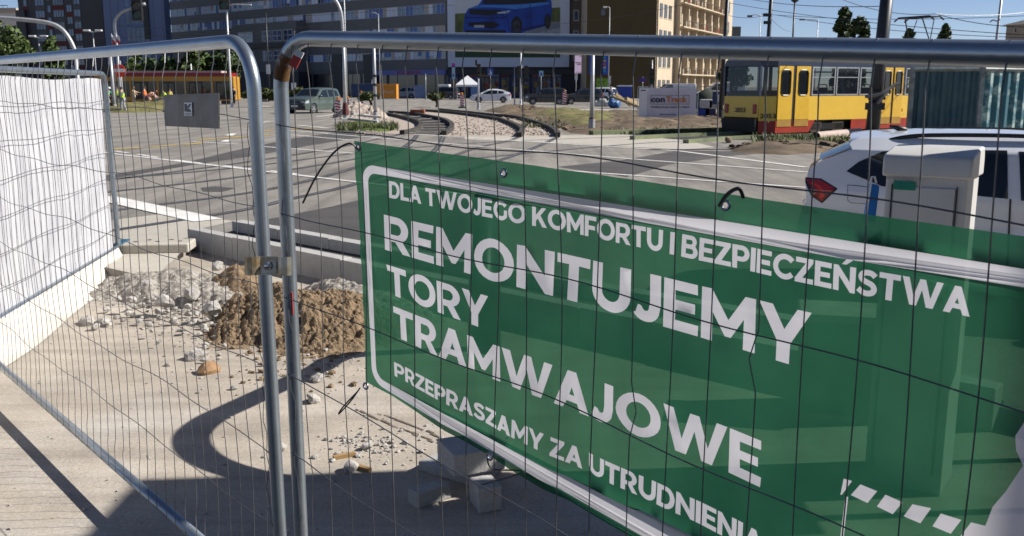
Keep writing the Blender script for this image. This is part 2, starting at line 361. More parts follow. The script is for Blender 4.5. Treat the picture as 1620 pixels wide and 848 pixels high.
def scatter(n, pxa, spread, rmin, rmax, zf):
    for _ in range(n):
        x = rng.gauss(pxa[0], spread[0]); y = rng.gauss(pxa[1], spread[1]); p = G(x, y, 0)
        r = rmin + (rmax - rmin) * rng.random() ** 3; rock_geo(mb, (p.x, p.y, zf * rng.random() + r * .3), r, rng.random() * 50, .7, 1)
scatter(330, (275, 492), (52, 24), .006, .042, .08); scatter(150, (330, 520), (55, 34), .005, .03, .03); scatter(160, (585, 705), (42, 12), .005, .022, 0); scatter(60, (520, 640), (70, 45), .003, .011, 0)
scatter(130, (250, 600), (180, 60), .003, .014, 0); scatter(120, (300, 740), (220, 60), .003, .013, 0); scatter(110, (500, 575), (50, 26), .005, .022, .02); scatter(80, (720, 700), (120, 60), .003, .012, 0)
mb.build('rubble', M_ROCK, kind='stuff')
mb = MB(); scatter(420, (455, 540), (60, 34), .006, .03, .0); mb.build('soil_crumbs', M_SOIL, kind='stuff')
mb = MB()
for pts in ([(566, 648), (600, 665), (640, 681), (680, 697), (722, 712)], [(600, 655), (650, 672), (700, 694)]):
    q = smooth_path([G(x, y, 0) for x, y in pts], 5)
    for a_, b_ in zip(q, q[1:]):
        j = random.uniform(-.012, .012); stripe(mb, tuple(a_ + Vector((j, 0, 0))), tuple(b_ + Vector((j, 0, 0))), random.uniform(.006, .02), .0042)
mb.build('pavement_crack', mat('crack dirt', (.14, .11, .08), .95), kind='structure')
# slab blocks lying by the fence
def block(label, px, py, sz, rz, z=0, tilt=0):
    p = G(px, py, 0); mb = MB(); L, W_, H = sz
    mb.box((-L / 2, -W_ / 2, 0), (L / 2, W_ / 2, H)); o = mb.build('granite_block', M_KERB, bevel=.006); o.location = (p.x, p.y, z); o.rotation_euler = (tilt, 0, rz); porous(o, px)
    return tag(o, label, 'block', 'loose concrete blocks by the fence')
def porous(o, seed):
    bm = bmesh.new(); bm.from_mesh(o.data); bmesh.ops.subdivide_edges(bm, edges=bm.edges[:], cuts=7, use_grid_fill=True)
    for v in bm.verts:
        c_ = v.co * 22 + Vector((seed, 0, 0)); k = noise.noise(c_) * .0035
        v.co += v.normal * k
    bm.to_mesh(o.data); bm.free()
block('upright grey block carrying the corner of a bigger block', 768, 800, (.11, .15, .12), R(20))
block('big grey block propped on a smaller block below the banner', 745, 772, (.26, .24, .11), R(24), .121)
block('small grey block lying flat left of the propped block', 680, 792, (.19, .085, .075), R(40))
block('pale stone slab lying behind the propped block', 735, 742, (.36, .3, .05), R(-35))
# concrete fence foot with a blue end
fp = G(252, 396, .124)
t = thing('concrete_ballast', 'holed concrete fence foot with blue end by the white sheeted fence', 'ballast block', (fp.x, fp.y, ZR + .004), R(6))
mb = MB(); mb.box((-.36, -.2, 0), (.36, .2, .1)); mb.build('foot_block', M_CONC, t, bevel=.015)
mb = MB(); mb.box((-.46, -.205, 0), (-.362, .205, .105)); mb.build('end_cap', mat('blue plastic', (.03, .12, .2), .5), t, bevel=.01)
for i in range(5):
    mb = MB(); mb.lathe([(.026, .1005), (.026, .1025)], 10, Matrix.Translation((-.25 + i * .12, .0 + .12 * (i % 2), 0))); mb.build('post_hole', BLACK, t)
# ================================================================ tracks and earth in the middle distance
def raised(px, w=.16, h=.16, off=0):
    pts = smooth_path([G(*p) for p in px], 6); mb = MB(); n = len(pts); L_, R_ = [], []
    for i, p in enumerate(pts):
        d = (pts[min(i + 1, n - 1)] - pts[max(i - 1, 0)]).normalized(); q = Vector((-d.y, d.x, 0)) * w / 2
        L_.append(p + q); R_.append(p - q)
    for i in range(n - 1):
        u = Vector((0, 0, h)); a, b, c, d = L_[i], L_[i + 1], R_[i + 1], R_[i]
        mb.add([a, b, c, d, a + u, b + u, c + u, d + u], [(7, 6, 5, 4), (0, 4, 5, 1), (3, 2, 6, 7), (0, 3, 7, 4), (1, 5, 6, 2)])
    return mb
sheet('ballast_bed', [(600, 179.5), (690, 175.5), (780, 183), (846, 193), (872, 203), (884, 213), (905, 214.5), (735, 216), (700, 215), (630, 213), (600, 210), (560, 206), (556, 190)], M_BAL, .006)
sheet('sleeper_bed', [(606, 182.5), (640, 181), (690, 188), (712, 198), (712, 208), (700, 213.5), (645, 212), (665, 204), (662, 195), (635, 187)], mat('sooty ballast', (.035, .03, .026), .95, 0, c2=(.015, .013, .012), scale=10, bump=1, bscale=20), .012)
M_RAILSIDE = mat('rusty rail with concrete lining', (.06, .053, .042), .8, .0, c2=(.022, .02, .017), scale=.6)
for lab, ra, rb, sl in [('left curved tram track lying open in pale ballast', [(600, 181), (616, 183), (639, 188), (659, 194), (666, 199), (664, 205), (652, 210.5), (636, 213)], [(616, 179), (646, 181), (675, 185.5), (700, 191), (713, 198), (715, 204.5), (709, 210.5), (702, 214)], True),
                        ('right curved tram track running past the dirt bank', [(667, 176), (720, 180.5), (780, 189), (800, 194), (816, 201), (825, 207), (826, 212.5), (821, 217)], [(695, 175), (740, 179.5), (780, 184), (813, 187), (846, 195.5), (869, 204.5), (880, 212), (882, 217)], False)]:
    t = thing('tram_track', lab, 'track', (0, 0, 0))
    for q in (ra, rb):
        m_ = raised(q, .2, .17); m_.build('rail', M_RAILSIDE, t)
    if sl:
        A_ = smooth_path([G(*p) for p in ra], 6); B_ = smooth_path([G(*p) for p in rb], 6)
        for i in range(3, 42, 4):
            k = int(i / 42 * (len(A_) - 1)); a = A_[k]; b = B_[k]; mb = MB(); stripe(mb, tuple(a), tuple(b), .26, .05)
            mb.build('sleeper', CONC, t)
mb = MB(); mb.box((-.45, -.4, 0), (.45, .4, .35)); o = mb.build('brick_stack', mat('red brick', (.26, .09, .05), .9, 0, var=.25, scale=8), bevel=.03); o.location = G(661, 182); tag(o, 'small stack of red bricks at the head of the left track', 'bricks')
# earth bank and grass island
def bank(name, pts, m, h, seed, res=.28, inner=1.6, rough=.25):
    q = [G(x, y) for x, y in pts]; poly = [(p.x, p.y) for p in q]
    x0, x1 = min(p[0] for p in poly), max(p[0] for p in poly); y0, y1 = min(p[1] for p in poly), max(p[1] for p in poly)
    def sd(x, y):
        ins = False; dm = 1e9; n = len(poly)
        for i in range(n):
            ax, ay = poly[i]; bx, by = poly[(i + 1) % n]
            if (ay > y) != (by > y) and x < (bx - ax) * (y - ay) / (by - ay) + ax: ins = not ins
            dx, dy = bx - ax, by - ay; tt = max(0, min(1, ((x - ax) * dx + (y - ay) * dy) / (dx * dx + dy * dy))); dm = min(dm, math.hypot(x - ax - dx * tt, y - ay - dy * tt))
        return dm if ins else -dm
    nx = int((x1 - x0) / res) + 1; ny = int((y1 - y0) / res) + 1; vs = []; fs = []
    for j in range(ny + 1):
        for i in range(nx + 1):
            x = x0 + i * res; y = y0 + j * res; d = sd(x, y)
            k = max(0, min(1, d / inner)); zz = ZR - .06 if d < -.1 else ZR + .005 + h * k * (2 - k) + rough * k * noise.fractal(Vector((x * .8, y * .8, seed)), 1, 2, 4)
            vs.append((x, y, zz))
    for j in range(ny):
        for i in range(nx):
            a = j * (nx + 1) + i
            if all(vs[b][2] < ZR for b in (a, a + 1, a + nx + 2, a + nx + 1)): continue
            fs.append((a, a + 1, a + nx + 2, a + nx + 1))
    mb = MB(); mb.add(vs, fs); return mb.build(name, m, smooth=True, kind='structure')
bank('dirt_bank', [(786, 180.5), (830, 175), (910, 176), (1165, 180), (1165, 196), (1125, 207), (1040, 209.5), (935, 213), (905, 211), (880, 201), (842, 190)], M_DIRT, .12, 2.2, .3, rough=.2)
bank('grass_bank', [(822, 178.5), (905, 177.8), (985, 185), (985, 195), (930, 205), (900, 203), (870, 193)], M_GRASSY, .3, 5.1, .3)
bank('dirt_bank', [(765, 176), (812, 170.5), (850, 171), (870, 176), (800, 180)], M_DIRT, .3, 8.2, .4)
sheet('far_pavement', [(795, 172.5), (1008, 173.5), (1008, 178.5), (930, 177), (850, 174.5)], M_CONC, .02)
bank('grass_bank', [(150, 170), (300, 166.5), (300, 176), (190, 178.5), (150, 178)], M_GRASSY, .35, 9.1, .45, 1.2)
bank('grass_bank', [(527, 199), (560, 196), (600, 199), (632, 204), (610, 209), (540, 206)], M_GRASS, .12, 3.3, .3, .8, .15)
bank('grass_bank', [(395, 156), (475, 157), (475, 160), (395, 160)], M_GRASS, .9, 3.9, .6, 2)
bank('dirt_bank', [(1150, 233), (1180, 227), (1340, 226), (1330, 240), (1240, 245), (1165, 242)], M_DIRT, .12, 4.9, .25, .8, .12)
bank('grass_bank', [(1190, 222.5), (1345, 217), (1345, 226), (1200, 230)], M_GRASS, .1, 6.9, .25, .8, .12)
sheet('track_bed', [(955, 209), (1165, 205), (1400, 205), (1400, 219), (1200, 222), (1060, 220)], mat('dark track bed', (.03, .03, .03), .9), .012)  # flat dark sheet standing in for the sunken track trench
t = thing('tram_track', 'straight tram track under the yellow tram with mossy edges', 'track')
M_MOSS = mat('mossy concrete edge', (.2, .22, .12), .9, 0, c2=(.08, .1, .05), scale=1.2)
raised([(935, 213.5), (1040, 210.5), (1160, 207), (1240, 205)], .3, .16).build('rail', M_MOSS, t); raised([(1000, 221), (1090, 216.5), (1180, 213.5), (1300, 210)], .22, .13).build('rail', M_MOSS, t)
raised([(1085, 227), (1180, 220), (1300, 216), (1400, 213)], .22, .12).build('rail', M_MOSS, t)
heap('gravel_pile', 'pale pink gravel pile between two lamp posts', *G(569, 186).xy, 1.55, 1.2, .95, 0, M_BAL, .09, .12, 4.4, ZR - .02, clod=.12)
heap('dirt_pile', 'low brown mound behind the right tram track', *G(842, 177).xy, 3.0, 2.0, .4, 0, M_DIRT, .2, .2, 6.1, ZR - .02)
mb = MB(); rng = random.Random(9)
for _ in range(1100):
    x = rng.uniform(560, 885); y = rng.uniform(184, 215); p = G(x, y)
    if 612 < x < 716: continue
    rock_geo(mb, (p.x, p.y, ZR + .03), rng.uniform(.025, .06), rng.random() * 40, .7, 1)
mb.build('ballast_stones', M_BAL, kind='stuff')
mb = MB()
for _ in range(500):
    x = rng.uniform(800, 1340); y = rng.uniform(185, 240); p = G(x, y)
    if x < 1150 and y > 207: continue
    if x > 1150 and y < 224: continue
    rock_geo(mb, (p.x, p.y, ZR + .1), .03 + .16 * rng.random() ** 4, rng.random() * 40, .6, 1)
mb.build('dirt_clods', M_DIRT, kind='stuff')
for i, (px, py, a, L) in enumerate([(560, 196, .4, 1.3), (575, 199, -.3, 1.5), (585, 194, .1, 1.2), (570, 193, .9, 1.1)]):
    mb = MB(); mb.box((-L / 2, -.12, 0), (L / 2, .12, .1)); o = mb.build('board', mat('grey board', (.4, .39, .37), .7), bevel=.01); o.location = G(px, py) + Vector((0, 0, .15 + .06 * i)); o.rotation_euler = (.05, .08, a)
    tag(o, 'grey scrap board tossed at the foot of the gravel pile', 'board', 'scrap boards by the gravel pile')
# ================================================================ the two fence panels in front and the green banner
def interp(tab, x):
    if x <= tab[0][0]: return tab[0][1]
    for (a, b), (c, d) in zip(tab, tab[1:]):
        if x <= c: return b + (d - b) * (x - a) / (c - a)
    return tab[-1][1]
GT = [(.1, -.03), (.5, -.1), (.9, -.19), (1.07, -.185), (1.117, -.145), (1.23, -.115), (1.48, -.079), (1.6, -.063), (1.72, -.057), (2.045, -.045)]
class Plane:
    def __init__(s, a, u, n, shear): s.a = Vector((*a, 0)); s.u = Vector((*u, 0)).normalized(); s.n = Vector((*n, 0)).normalized(); s.sh = shear
    def at(s, t, z0, off=0.0):
        z = z0 + (interp(GT, z0) * (min(t, 2.3) - .335) if s.sh else 0)
        p = s.a + s.u * t + s.n * off
        if not s.sh: p = p + s.u * (-.035 * (2.0 - z) / 2)
        return Vector((p.x, p.y, z))
    def inv(s, x, y):
        d = ray(x, y); t = s.a.dot(s.n) / d.dot(s.n); p = Vector((t * d.x, t * d.y, HC + t * d.z))
        q = (p - s.a).dot(s.u); z = p.z; z0 = z
        if s.sh:
            for _ in range(12): z0 = z - interp(GT, z0) * (min(q, 2.3) - .335)
        return q, z0
RP = Plane((-.687, 2.87), (.750, -.6614), (-.6614, -.750), True)
LP = Plane((-.80, 2.99), (-.653, .757), (-.757, -.653), False)
TR_ = .0222
def frame_path(L, zt, zb, r=.15):
    pts = [(0, zb + r)] + [(0, zt - r - .4 + .1 * k) for k in range(4)]
    for k in range(9): a = math.pi / 2 * k / 8; pts.append((r - r * math.cos(a), zt - r + r * math.sin(a)))
    pts += [(L * k / 14, zt) for k in range(1, 14)]
    for k in range(9): a = math.pi / 2 * k / 8; pts.append((L - r + r * math.sin(a), zt - r + r * math.cos(a)))
    pts += [(L, zb + r)]
    return pts
def wires(P, L, zt, zb, seed, step, front, wr=.0015):
    rg = random.Random(seed); mb = MB(); nv = int((L - .08) / step)
    kinks = {(rg.randrange(nv), rg.randrange(4, 26)): rg.uniform(-.02, .02) for _ in range(14)}
    for i in range(nv + 1):
        s0 = .075 + i * step; pts = []; n = 34; ph = rg.uniform(0, 6); am = rg.uniform(.002, .007); sl = rg.uniform(-.012, .012)
        for k in range(n + 1):
            z = zb + (zt - zb) * k / n; ds = am * math.sin(ph + z * 5) + sl * (z - 1) + kinks.get((i, k), 0)
            off = .012 + .006 * math.sin(z * 7 + ph * .2)
            if front:
                if k >= n - 1: off = .0265
                elif k == n - 2: off = .02
                z2 = z + (.021 if k == n else 0)
                if k == n: off = .009
            else:
                z2 = z
                if k == n: off = -.012; z2 = z - .012; ds += .03
                if k == n - 1: off = 0.0; ds += .008
                if k == 0: off = .0255
                if k == 1: off = .022
                if k == 2: off = .016; ds += .012
            pts.append(P.at(s0 + ds, z2, off))
        mb.tube(pts, wr, 5, False)
    hz = [zb + .05 + k * .2715 for k in range(1, 7)]
    for j, h in enumerate(hz):
        pts = []; n = int(L / .06); ph = rg.uniform(0, 6)
        for k in range(n + 1):
            s0 = L * k / n; z = h + .008 * math.sin(ph + s0 * 3.1) + .005 * math.sin(s0 * 9 + ph)
            pts.append(P.at(s0, z, .016 + .004 * math.sin(s0 * 5) if 0 < k < n else .022))
        mb.tube(pts, wr * 1.15, 5, False)
    pts = [P.at(.02 + .014 * math.sin(k * .9) * (.4 + .6 * math.sin(k * .23) ** 2), zb + .1 + (zt - zb - .35) * k / 40, .024 - .004 * (k % 3)) for k in range(41)]
    mb.tube(pts, wr * .8, 5, False)
    return mb
def panel(name, label, P, L, zt, zb, seed, step, front):
    t = thing(name, label, 'fence', P.at(0, zb), 0, 'wire mesh site fence panels')
    o = t.location.copy(); M = Matrix.Translation(-o)
    mb = MB(); pts = [P.at(*q) for q in frame_path(L, zt, zb)]
    pts = [P.at(0, zb - .09)] + pts + [P.at(L, zb - .09)]
    mb.tube(pts, TR_, 18, True, M)
    mb.build('tube_frame', GALV, t, smooth=True)
    mb = MB(); mb.tube([P.at(.02, zb), P.at(L - .02, zb)], TR_ * .98, 16, True, M); mb.build('bottom_rail', GALV, t, smooth=True)
    wm = wires(P, L, zt, zb, seed, step, front); wm.v = [tuple(Vector(v) - o) for v in wm.v]; wm.build('wire_mesh', WIRE, t)
    return t, o
tl, ol = panel('mesh_fence', 'silver wire mesh fence panel carrying a small grey metal plate', LP, 4.0, 2.06, .15, 3, .102, False)
tr, orr = panel('mesh_fence', 'silver wire mesh fence panel with the green banner tied behind it', RP, 3.5, 2.045, .12, 5, .1, True)
# rust at the bend, red scrap of tape
mb = MB(); mb.tube([RP.at(*q) for q in frame_path(3.5, 2.045, .12)[6:10]], TR_ + .0012, 18, False, Matrix.Translation(-orr))
mb.build('rust_stain', mat('rust stain', (.13, .06, .02), .7, .3, c2=(.36, .38, .4), scale=16, lo=.42, hi=.56), tr, smooth=True)
mb = MB(); q = RP.inv(477, 91); p = RP.at(q[0], q[1], .015)
mb.box((-.012, -.004, -.03), (.012, .004, .002), Matrix.Translation(p) @ Matrix.Rotation(.5, 4, 'Y'), 0); mb.box((-.012, -.005, .0025), (.012, .005, .02), Matrix.Translation(p) @ Matrix.Rotation(.5, 4, 'Y'), 1)
tag(mb.build('tape_scrap', [REDP, WHITEP]), 'torn scrap of red and white tape at the bend of the banner fence', 'tape')
mb = MB(); q = RP.inv(468, 480); mb.box((-.002, -.006, -.035), (.002, .006, .035), Matrix.Translation(RP.at(.02, q[1], .008) - orr)); mb.build('red_mark', REDP, tr)
# plate on the left panel
c = [LP.inv(*p) for p in ((274, 150), (361, 147), (361, 203), (275, 199))]
mb = MB(); q4 = [LP.at(s_, z, .03) - ol for s_, z in c]; q5 = [LP.at(s_, z, .034) - ol for s_, z in c]
mb.add(q4 + q5, [(0, 1, 2, 3), (7, 6, 5, 4), (0, 4, 5, 1), (1, 5, 6, 2), (2, 6, 7, 3), (3, 7, 4, 0)])
pl_ = mb.build('name_plate', mat('dull metal plate', (.17, .165, .165), .5, .5, c2=(.1, .095, .09), scale=9), tl)
def lq(x, y, off=.037): s_, z = LP.inv(x, y); return LP.at(s_, z, off) - ol
mb = MB(); mb.quad(lq(307, 162), lq(320, 162), lq(320, 183), lq(307, 183))
st = mb.build('sticker', WHITEP, pl_)
mb = MB()
for poly in ([(308.5, 164), (311.5, 164), (311.5, 176), (308.5, 176)], [(312, 170), (316.5, 164), (318.8, 164), (314, 171)], [(312, 171.5), (314.6, 171.5), (318.8, 177), (312, 177)]):
    mb.quad(*[lq(x, y, .039) for x, y in poly])
for y in (179, 181): mb.quad(lq(308.5, y, .039), lq(318.5, y, .039), lq(318.5, y + .8, .039), lq(308.5, y + .8, .039))
mb.build('printed_logo', mat('dark print', (.03, .03, .045), .5), pl_)
# clamp that joins the posts
def mix_pt(x, y, d): r_ = ray(x, y); return Vector((0, 0, HC)) + r_ * d
t = thing('fence_clamp', 'zinc coupling clamp bolted across the two fence posts', 'clamp', mix_pt(428, 420, 2.78))
o = t.location.copy(); ux = Vector((.97, -.05, 0)).normalized(); uz = Vector((-.0, .12, 1)).normalized(); un = uz.cross(ux)
M = Matrix.Translation((0, 0, 0)) @ Matrix((ux, un, uz)).transposed().to_4x4()
mb = MB()
prof = [(-.07, -.022), (-.06, -.029), (-.045, -.031), (-.034, -.024), (-.026, -.012), (.02, -.012), (.03, -.024), (.042, -.031), (.058, -.029), (.068, -.022)]
for hgt in (0,):
    vs = [(x, y, z) for x, y in prof for z in (-.027, .027)] + [(x, y + .004, z) for x, y in prof for z in (-.027, .027)]; n = len(prof); fs = []
    for i in range(n - 1):
        a = 2 * i; fs += [(a, a + 2, a + 3, a + 1), (a + 2 * n + 1, a + 2 * n + 3, a + 2 * n + 2, a + 2 * n), (a, a + 2 * n, a + 2 * n + 2, a + 2), (a + 1, a + 3, a + 2 * n + 3, a + 2 * n + 1)]
    mb.add(vs, fs, M)
mb.build('clamp_plate', RUST, t)
mb = MB(); mb.lathe([(.013, 0), (.013, .006), (.011, .011), (.004, .014)], 14, M @ Matrix.Translation((-.003, -.012, 0)) @ Matrix.Rotation(R(90), 4, 'X')); mb.build('bolt', CHROME, t, smooth=True)
# ---------------------------------------------------------------- banner lettering: own bold capitals, outlines in cap heights
def arc(cx, cy, rx, ry, a0, a1, n=14): return [(cx + rx * math.cos(R(a0 + (a1 - a0) * k / n)), cy + ry * math.sin(R(a0 + (a1 - a0) * k / n))) for k in range(n + 1)]
def stroke2(p, w):
    l, r = [], []; n = len(p)
    for i in range(n):
        a = Vector(p[max(i - 1, 0)]); b = Vector(p[min(i + 1, n - 1)]); c = Vector(p[i])
        d1 = (c - a).normalized() if i else (b - c).normalized(); d2 = (b - c).normalized() if i < n - 1 else d1
        n1 = Vector((-d1.y, d1.x)); n2 = Vector((-d2.y, d2.x)); m = (n1 + n2)
        m = m / max(.3, (1 + n1.dot(n2))); l.append(tuple(c + m * w / 2)); r.append(tuple(c - m * w / 2))
    return l + r[::-1]
tt = .2
GL = {}
GL['I'] = ([[(0, 0), (tt, 0), (tt, 1), (0, 1)]], tt)
GL['L'] = ([[(0, 0), (.63, 0), (.63, .17), (tt, .17), (tt, 1), (0, 1)]], .63)
GL['E'] = ([[(0, 0), (.69, 0), (.69, .17), (tt, .17), (tt, .42), (.61, .42), (.61, .585), (tt, .585), (tt, .83), (.67, .83), (.67, 1), (0, 1)]], .69)
GL['F'] = ([[(0, 0), (tt, 0), (tt, .36), (.61, .36), (.61, .53), (tt, .53), (tt, .83), (.67, .83), (.67, 1), (0, 1)]], .67)
GL['T'] = ([[(.28, 0), (.48, 0), (.48, .825), (.76, .825), (.76, 1), (0, 1), (0, .825), (.28, .825)]], .76)
GL['A'] = ([[(0, 0), (.205, 0), (.29, .2), (.61, .2), (.695, 0), (.905, 0), (.555, 1), (.35, 1)], [(.345, .35), (.45, .62), (.555, .35)]], .905)
GL['W'] = ([[(0, 1), (.215, 1), (.43, .3), (.645, 1), (.825, 1), (1.045, .3), (1.255, 1), (1.455, 1), (1.145, 0), (.925, 0), (.73, .64), (.53, 0), (.31, 0)]], 1.455)
GL['M'] = ([[(0, 0), (0, 1), (.165, 1), (.515, .44), (.855, 1), (1.02, 1), (1.025, 0), (.835, 0), (.833, .6), (.56, .16), (.465, .16), (.188, .585), (.188, 0)]], 1.025)
GL['N'] = ([[(0, 0), (0, 1), (.165, 1), (.67, .37), (.67, 1), (.87, 1), (.87, 0), (.705, 0), (.2, .63), (.2, 0)]], .87)
GL['Ń'] = ([GL['N'][0][0], [(.34, 1.09), (.49, 1.1), (.72, 1.28), (.5, 1.28)]], .87)
GL['K'] = ([[(0, 0), (0, 1), (.2, 1), (.2, .55), (.61, 1), (.84, 1), (.475, .59), (.865, 0), (.625, 0), (.34, .435), (.2, .29), (.2, 0)]], .865)
GL['Y'] = ([[(0, 1), (.21, 1), (.445, .56), (.68, 1), (.875, 1), (.54, .36), (.54, 0), (.34, 0), (.34, .37)]], .875)
GL['Z'] = ([[(0, 0), (0, .135), (.475, .83), (.02, .83), (.02, 1), (.745, 1), (.745, .865), (.275, .17), (.76, .17), (.76, 0)]], .76)
GL['D'] = ([[(0, 0), (0, 1)] + arc(.42, .5, .45, .5, 90, -90, 18), [(tt, .17), (tt, .83)] + arc(.42, .5, .25, .33, 90, -90, 16)], .87)
GL['O'] = ([arc(.535, .5, .535, .515, 0, 345, 23), arc(.535, .5, .33, .34, 0, 342, 19)], 1.07)
GL['C'] = ([stroke2(arc(.52, .5, .42, .425, 42, 318, 24), .19)], .9)
GL['G'] = ([stroke2(arc(.52, .5, .42, .425, 42, 322, 24) + [(.845, .52)], .185)], .95)
GL['J'] = ([stroke2([(.06, .2)] + arc(.24, .28, .19, .195, 205, 340, 9) + [(.45, .4), (.45, 1)], .195)], .55)
GL['U'] = ([stroke2([(.1, 1), (.1, .42)] + arc(.43, .42, .33, .335, 190, 350, 14) + [(.76, .42), (.76, 1)], .195)], .86)
GL['P'] = ([[(0, 0), (0, 1)] + arc(.43, .665, .36, .335, 90, -90, 14) + [(tt, .33), (tt, 0)], [(tt, .5), (tt, .83)] + arc(.42, .665, .17, .165, 90, -90, 10)], .79)
GL['R'] = ([[(0, 0), (0, 1)] + arc(.43, .665, .36, .335, 90, -50, 12) + [(.565, .36), (.82, 0), (.6, 0), (.385, .31), (tt, .31), (tt, 0)], [(tt, .475), (tt, .83)] + arc(.42, .653, .17, .178, 90, -90, 10)], .82)
GL['B'] = ([[(0, 0), (0, 1)] + arc(.49, .745, .265, .255, 90, -45, 9) + arc(.53, .285, .3, .285, 45, -90, 9), [(tt, .595), (tt, .845)] + arc(.46, .72, .12, .125, 90, -90, 8), [(tt, .155), (tt, .435)] + arc(.5, .295, .14, .14, 90, -90, 8)], .83)
GL['S'] = ([stroke2([tuple(p.xy) for p in smooth_path([Vector((x, y, 0)) for x, y in [(.66, .80), (.54, .89), (.37, .91), (.2, .86), (.13, .73), (.2, .605), (.37, .53), (.56, .455), (.655, .31), (.6, .16), (.42, .09), (.22, .115), (.05, .22)]], 3)], .18)], .74)
contours = []      # (points, kind)
def embolden(c_, d, hole):
    n = len(c_); ar = sum(c_[i][0] * c_[(i + 1) % n][1] - c_[(i + 1) % n][0] * c_[i][1] for i in range(n)); sg = (1 if ar > 0 else -1) * (-1 if hole else 1); out = []
    for i in range(n):
        a = Vector(c_[i - 1]); b = Vector(c_[i]); c = Vector(c_[(i + 1) % n]); d1 = (b - a).normalized(); d2 = (c - b).normalized()
        n1 = Vector((d1.y, -d1.x)); n2 = Vector((d2.y, -d2.x)); m = (n1 + n2) / max(.45, 1 + n1.dot(n2)); out.append(tuple(b + m * (d * sg)))
    return out
def line(s_, zb, h, a, b):
    x = 0; items = []
    for ch in s_:
        if ch == ' ': x += .33; continue
        g, adv = GL[ch]; items.append((x, g)); x += adv + .105
    W = x - .105; k = (b - a) / W
    for x0, g in items:
        for q_, c_ in enumerate(g): contours.append(([(a + (x0 + p[0]) * k, zb + p[1] * h) for p in embolden(c_, .02, q_ > 0 and c_[0][1] < 1.05)], 'letter'))
line('DLA TWOJEGO KOMFORTU I BEZPIECZEŃSTWA', 1.634, .0435, .478, 1.957)
line('REMONTUJEMY', 1.489, .0925, .452, 1.675)
line('TORY', 1.368, .0785, .458, .838)
line('TRAMWAJOWE', 1.2525, .0815, .474, 1.584)
line('PRZEPRASZAMY ZA UTRUDNIENIA', 1.137, .0385, .467, 1.60)
SE, ZT, ZB = 2.62, 1.772, 1.073
def rrect(x0, z0, x1, z1, r): return arc(x1 - r, z1 - r, r, r, 0, 90, 8) + arc(x0 + r, z1 - r, r, r, 90, 180, 8) + arc(x0 + r, z0 + r, r, r, 180, 270, 8) + arc(x1 - r, z0 + r, r, r, 270, 360, 8)
zbo = RP.inv(800, 728)[1]; zto = RP.inv(800, 297)[1]; sl = RP.inv(578, 400)[0]
contours.append((rrect(sl, zbo, SE - .03, zto, .05), 'border')); contours.append((rrect(sl + .021, zbo + .022, SE - .051, zto - .022, .033), 'border'))
cv = lambda x, y: (1150 + x / 2.945, 560 + y / 2.945)
def px_poly(pts, kind, crop=True): contours.append(([RP.inv(*(cv(*p) if crop else p)) for p in pts], kind))
for q in ([(545, 580), (585, 590), (537, 655), (530, 655)], [(625, 605), (705, 635), (660, 690), (580, 655)], [(745, 650), (825, 685), (780, 740), (705, 705)], [(870, 695), (955, 715), (905, 785), (830, 750)], [(1000, 740), (1095, 770), (1045, 835), (960, 800)]):
    px_poly(q, 'bar')
px_poly([(553, 662), (567, 664), (536, 900), (520, 900)], 'bar')
px_poly([(1460, 260), (1384, 320), (1345, 380), (1348, 450), (1380, 520), (1300, 640), (1240, 710), (1205, 800), (1140, 782), (1080, 860), (1060, 960), (1500, 960), (1600, 600)], 'figure')
eyes = [RP.inv(*p) for p in ((569, 233), (794, 274), (1147, 325), (574, 612), (775, 722))] + [(SE - .015, ZT - .015), (SE - .015, ZB + .015), (1.95, ZB + .012)]
for e in eyes: contours.append((arc(e[0], e[1], .0065, .0065, 0, 330, 11), 'hole'))
bpts = [(.335, ZB), (SE, ZB), (SE, ZT), (.335, ZT)]
V2, E2 = [], []
def ring(c_):
    o_ = len(V2); V2.extend(Vector(p) for p in c_); n = len(c_); E2.extend((o_ + i, o_ + (i + 1) % n) for i in range(n))
ring(bpts)
for c_, k in contours: ring(c_)
gx = .0245
for i in range(int((SE - .335) / gx)):
    for j in range(int((ZT - ZB) / gx)):
        V2.append(Vector((.335 + (i + .5 + .25 * (j % 2)) * gx, ZB + (j + .5) * gx)))
for i in range(1, 60):
    for z in (ZB, ZT): V2.append(Vector((.335 + (SE - .335) * i / 60, z)))
for i in range(1, 20):
    for x in (.335, SE): V2.append(Vector((x, ZB + (ZT - ZB) * i / 20)))
cd = delaunay_2d_cdt(V2, E2, [], 0, 1e-6)
def inside(p, c_):
    r_ = False; n = len(c_)
    for i in range(n):
        ax, ay = c_[i]; bx, by = c_[(i + 1) % n]
        if (ay > p[1]) != (by > p[1]) and p[0] < (bx - ax) * (p[1] - ay) / (by - ay) + ax: r_ = not r_
    return r_
boxes = [(min(p[0] for p in c_), max(p[0] for p in c_), min(p[1] for p in c_), max(p[1] for p in c_)) for c_, k in contours]
buck = {'sheet': [], 'letter': [], 'border': [], 'bar': [], 'figure': []}
for f in cd[2]:
    m_ = sum((cd[0][i] for i in f), Vector((0, 0))) / 3
    if not (.335 <= m_.x <= SE and ZB <= m_.y <= ZT): continue
    cnt = {}
    for (c_, k), b in zip(contours, boxes):
        if b[0] <= m_.x <= b[1] and b[2] <= m_.y <= b[3] and inside(m_, c_): cnt[k] = cnt.get(k, 0) + 1
    if cnt.get('hole'): continue
    k = next((k for k in ('figure', 'bar', 'letter', 'border') if cnt.get(k, 0) % 2), 'sheet')
    buck[k].append(tuple(f))
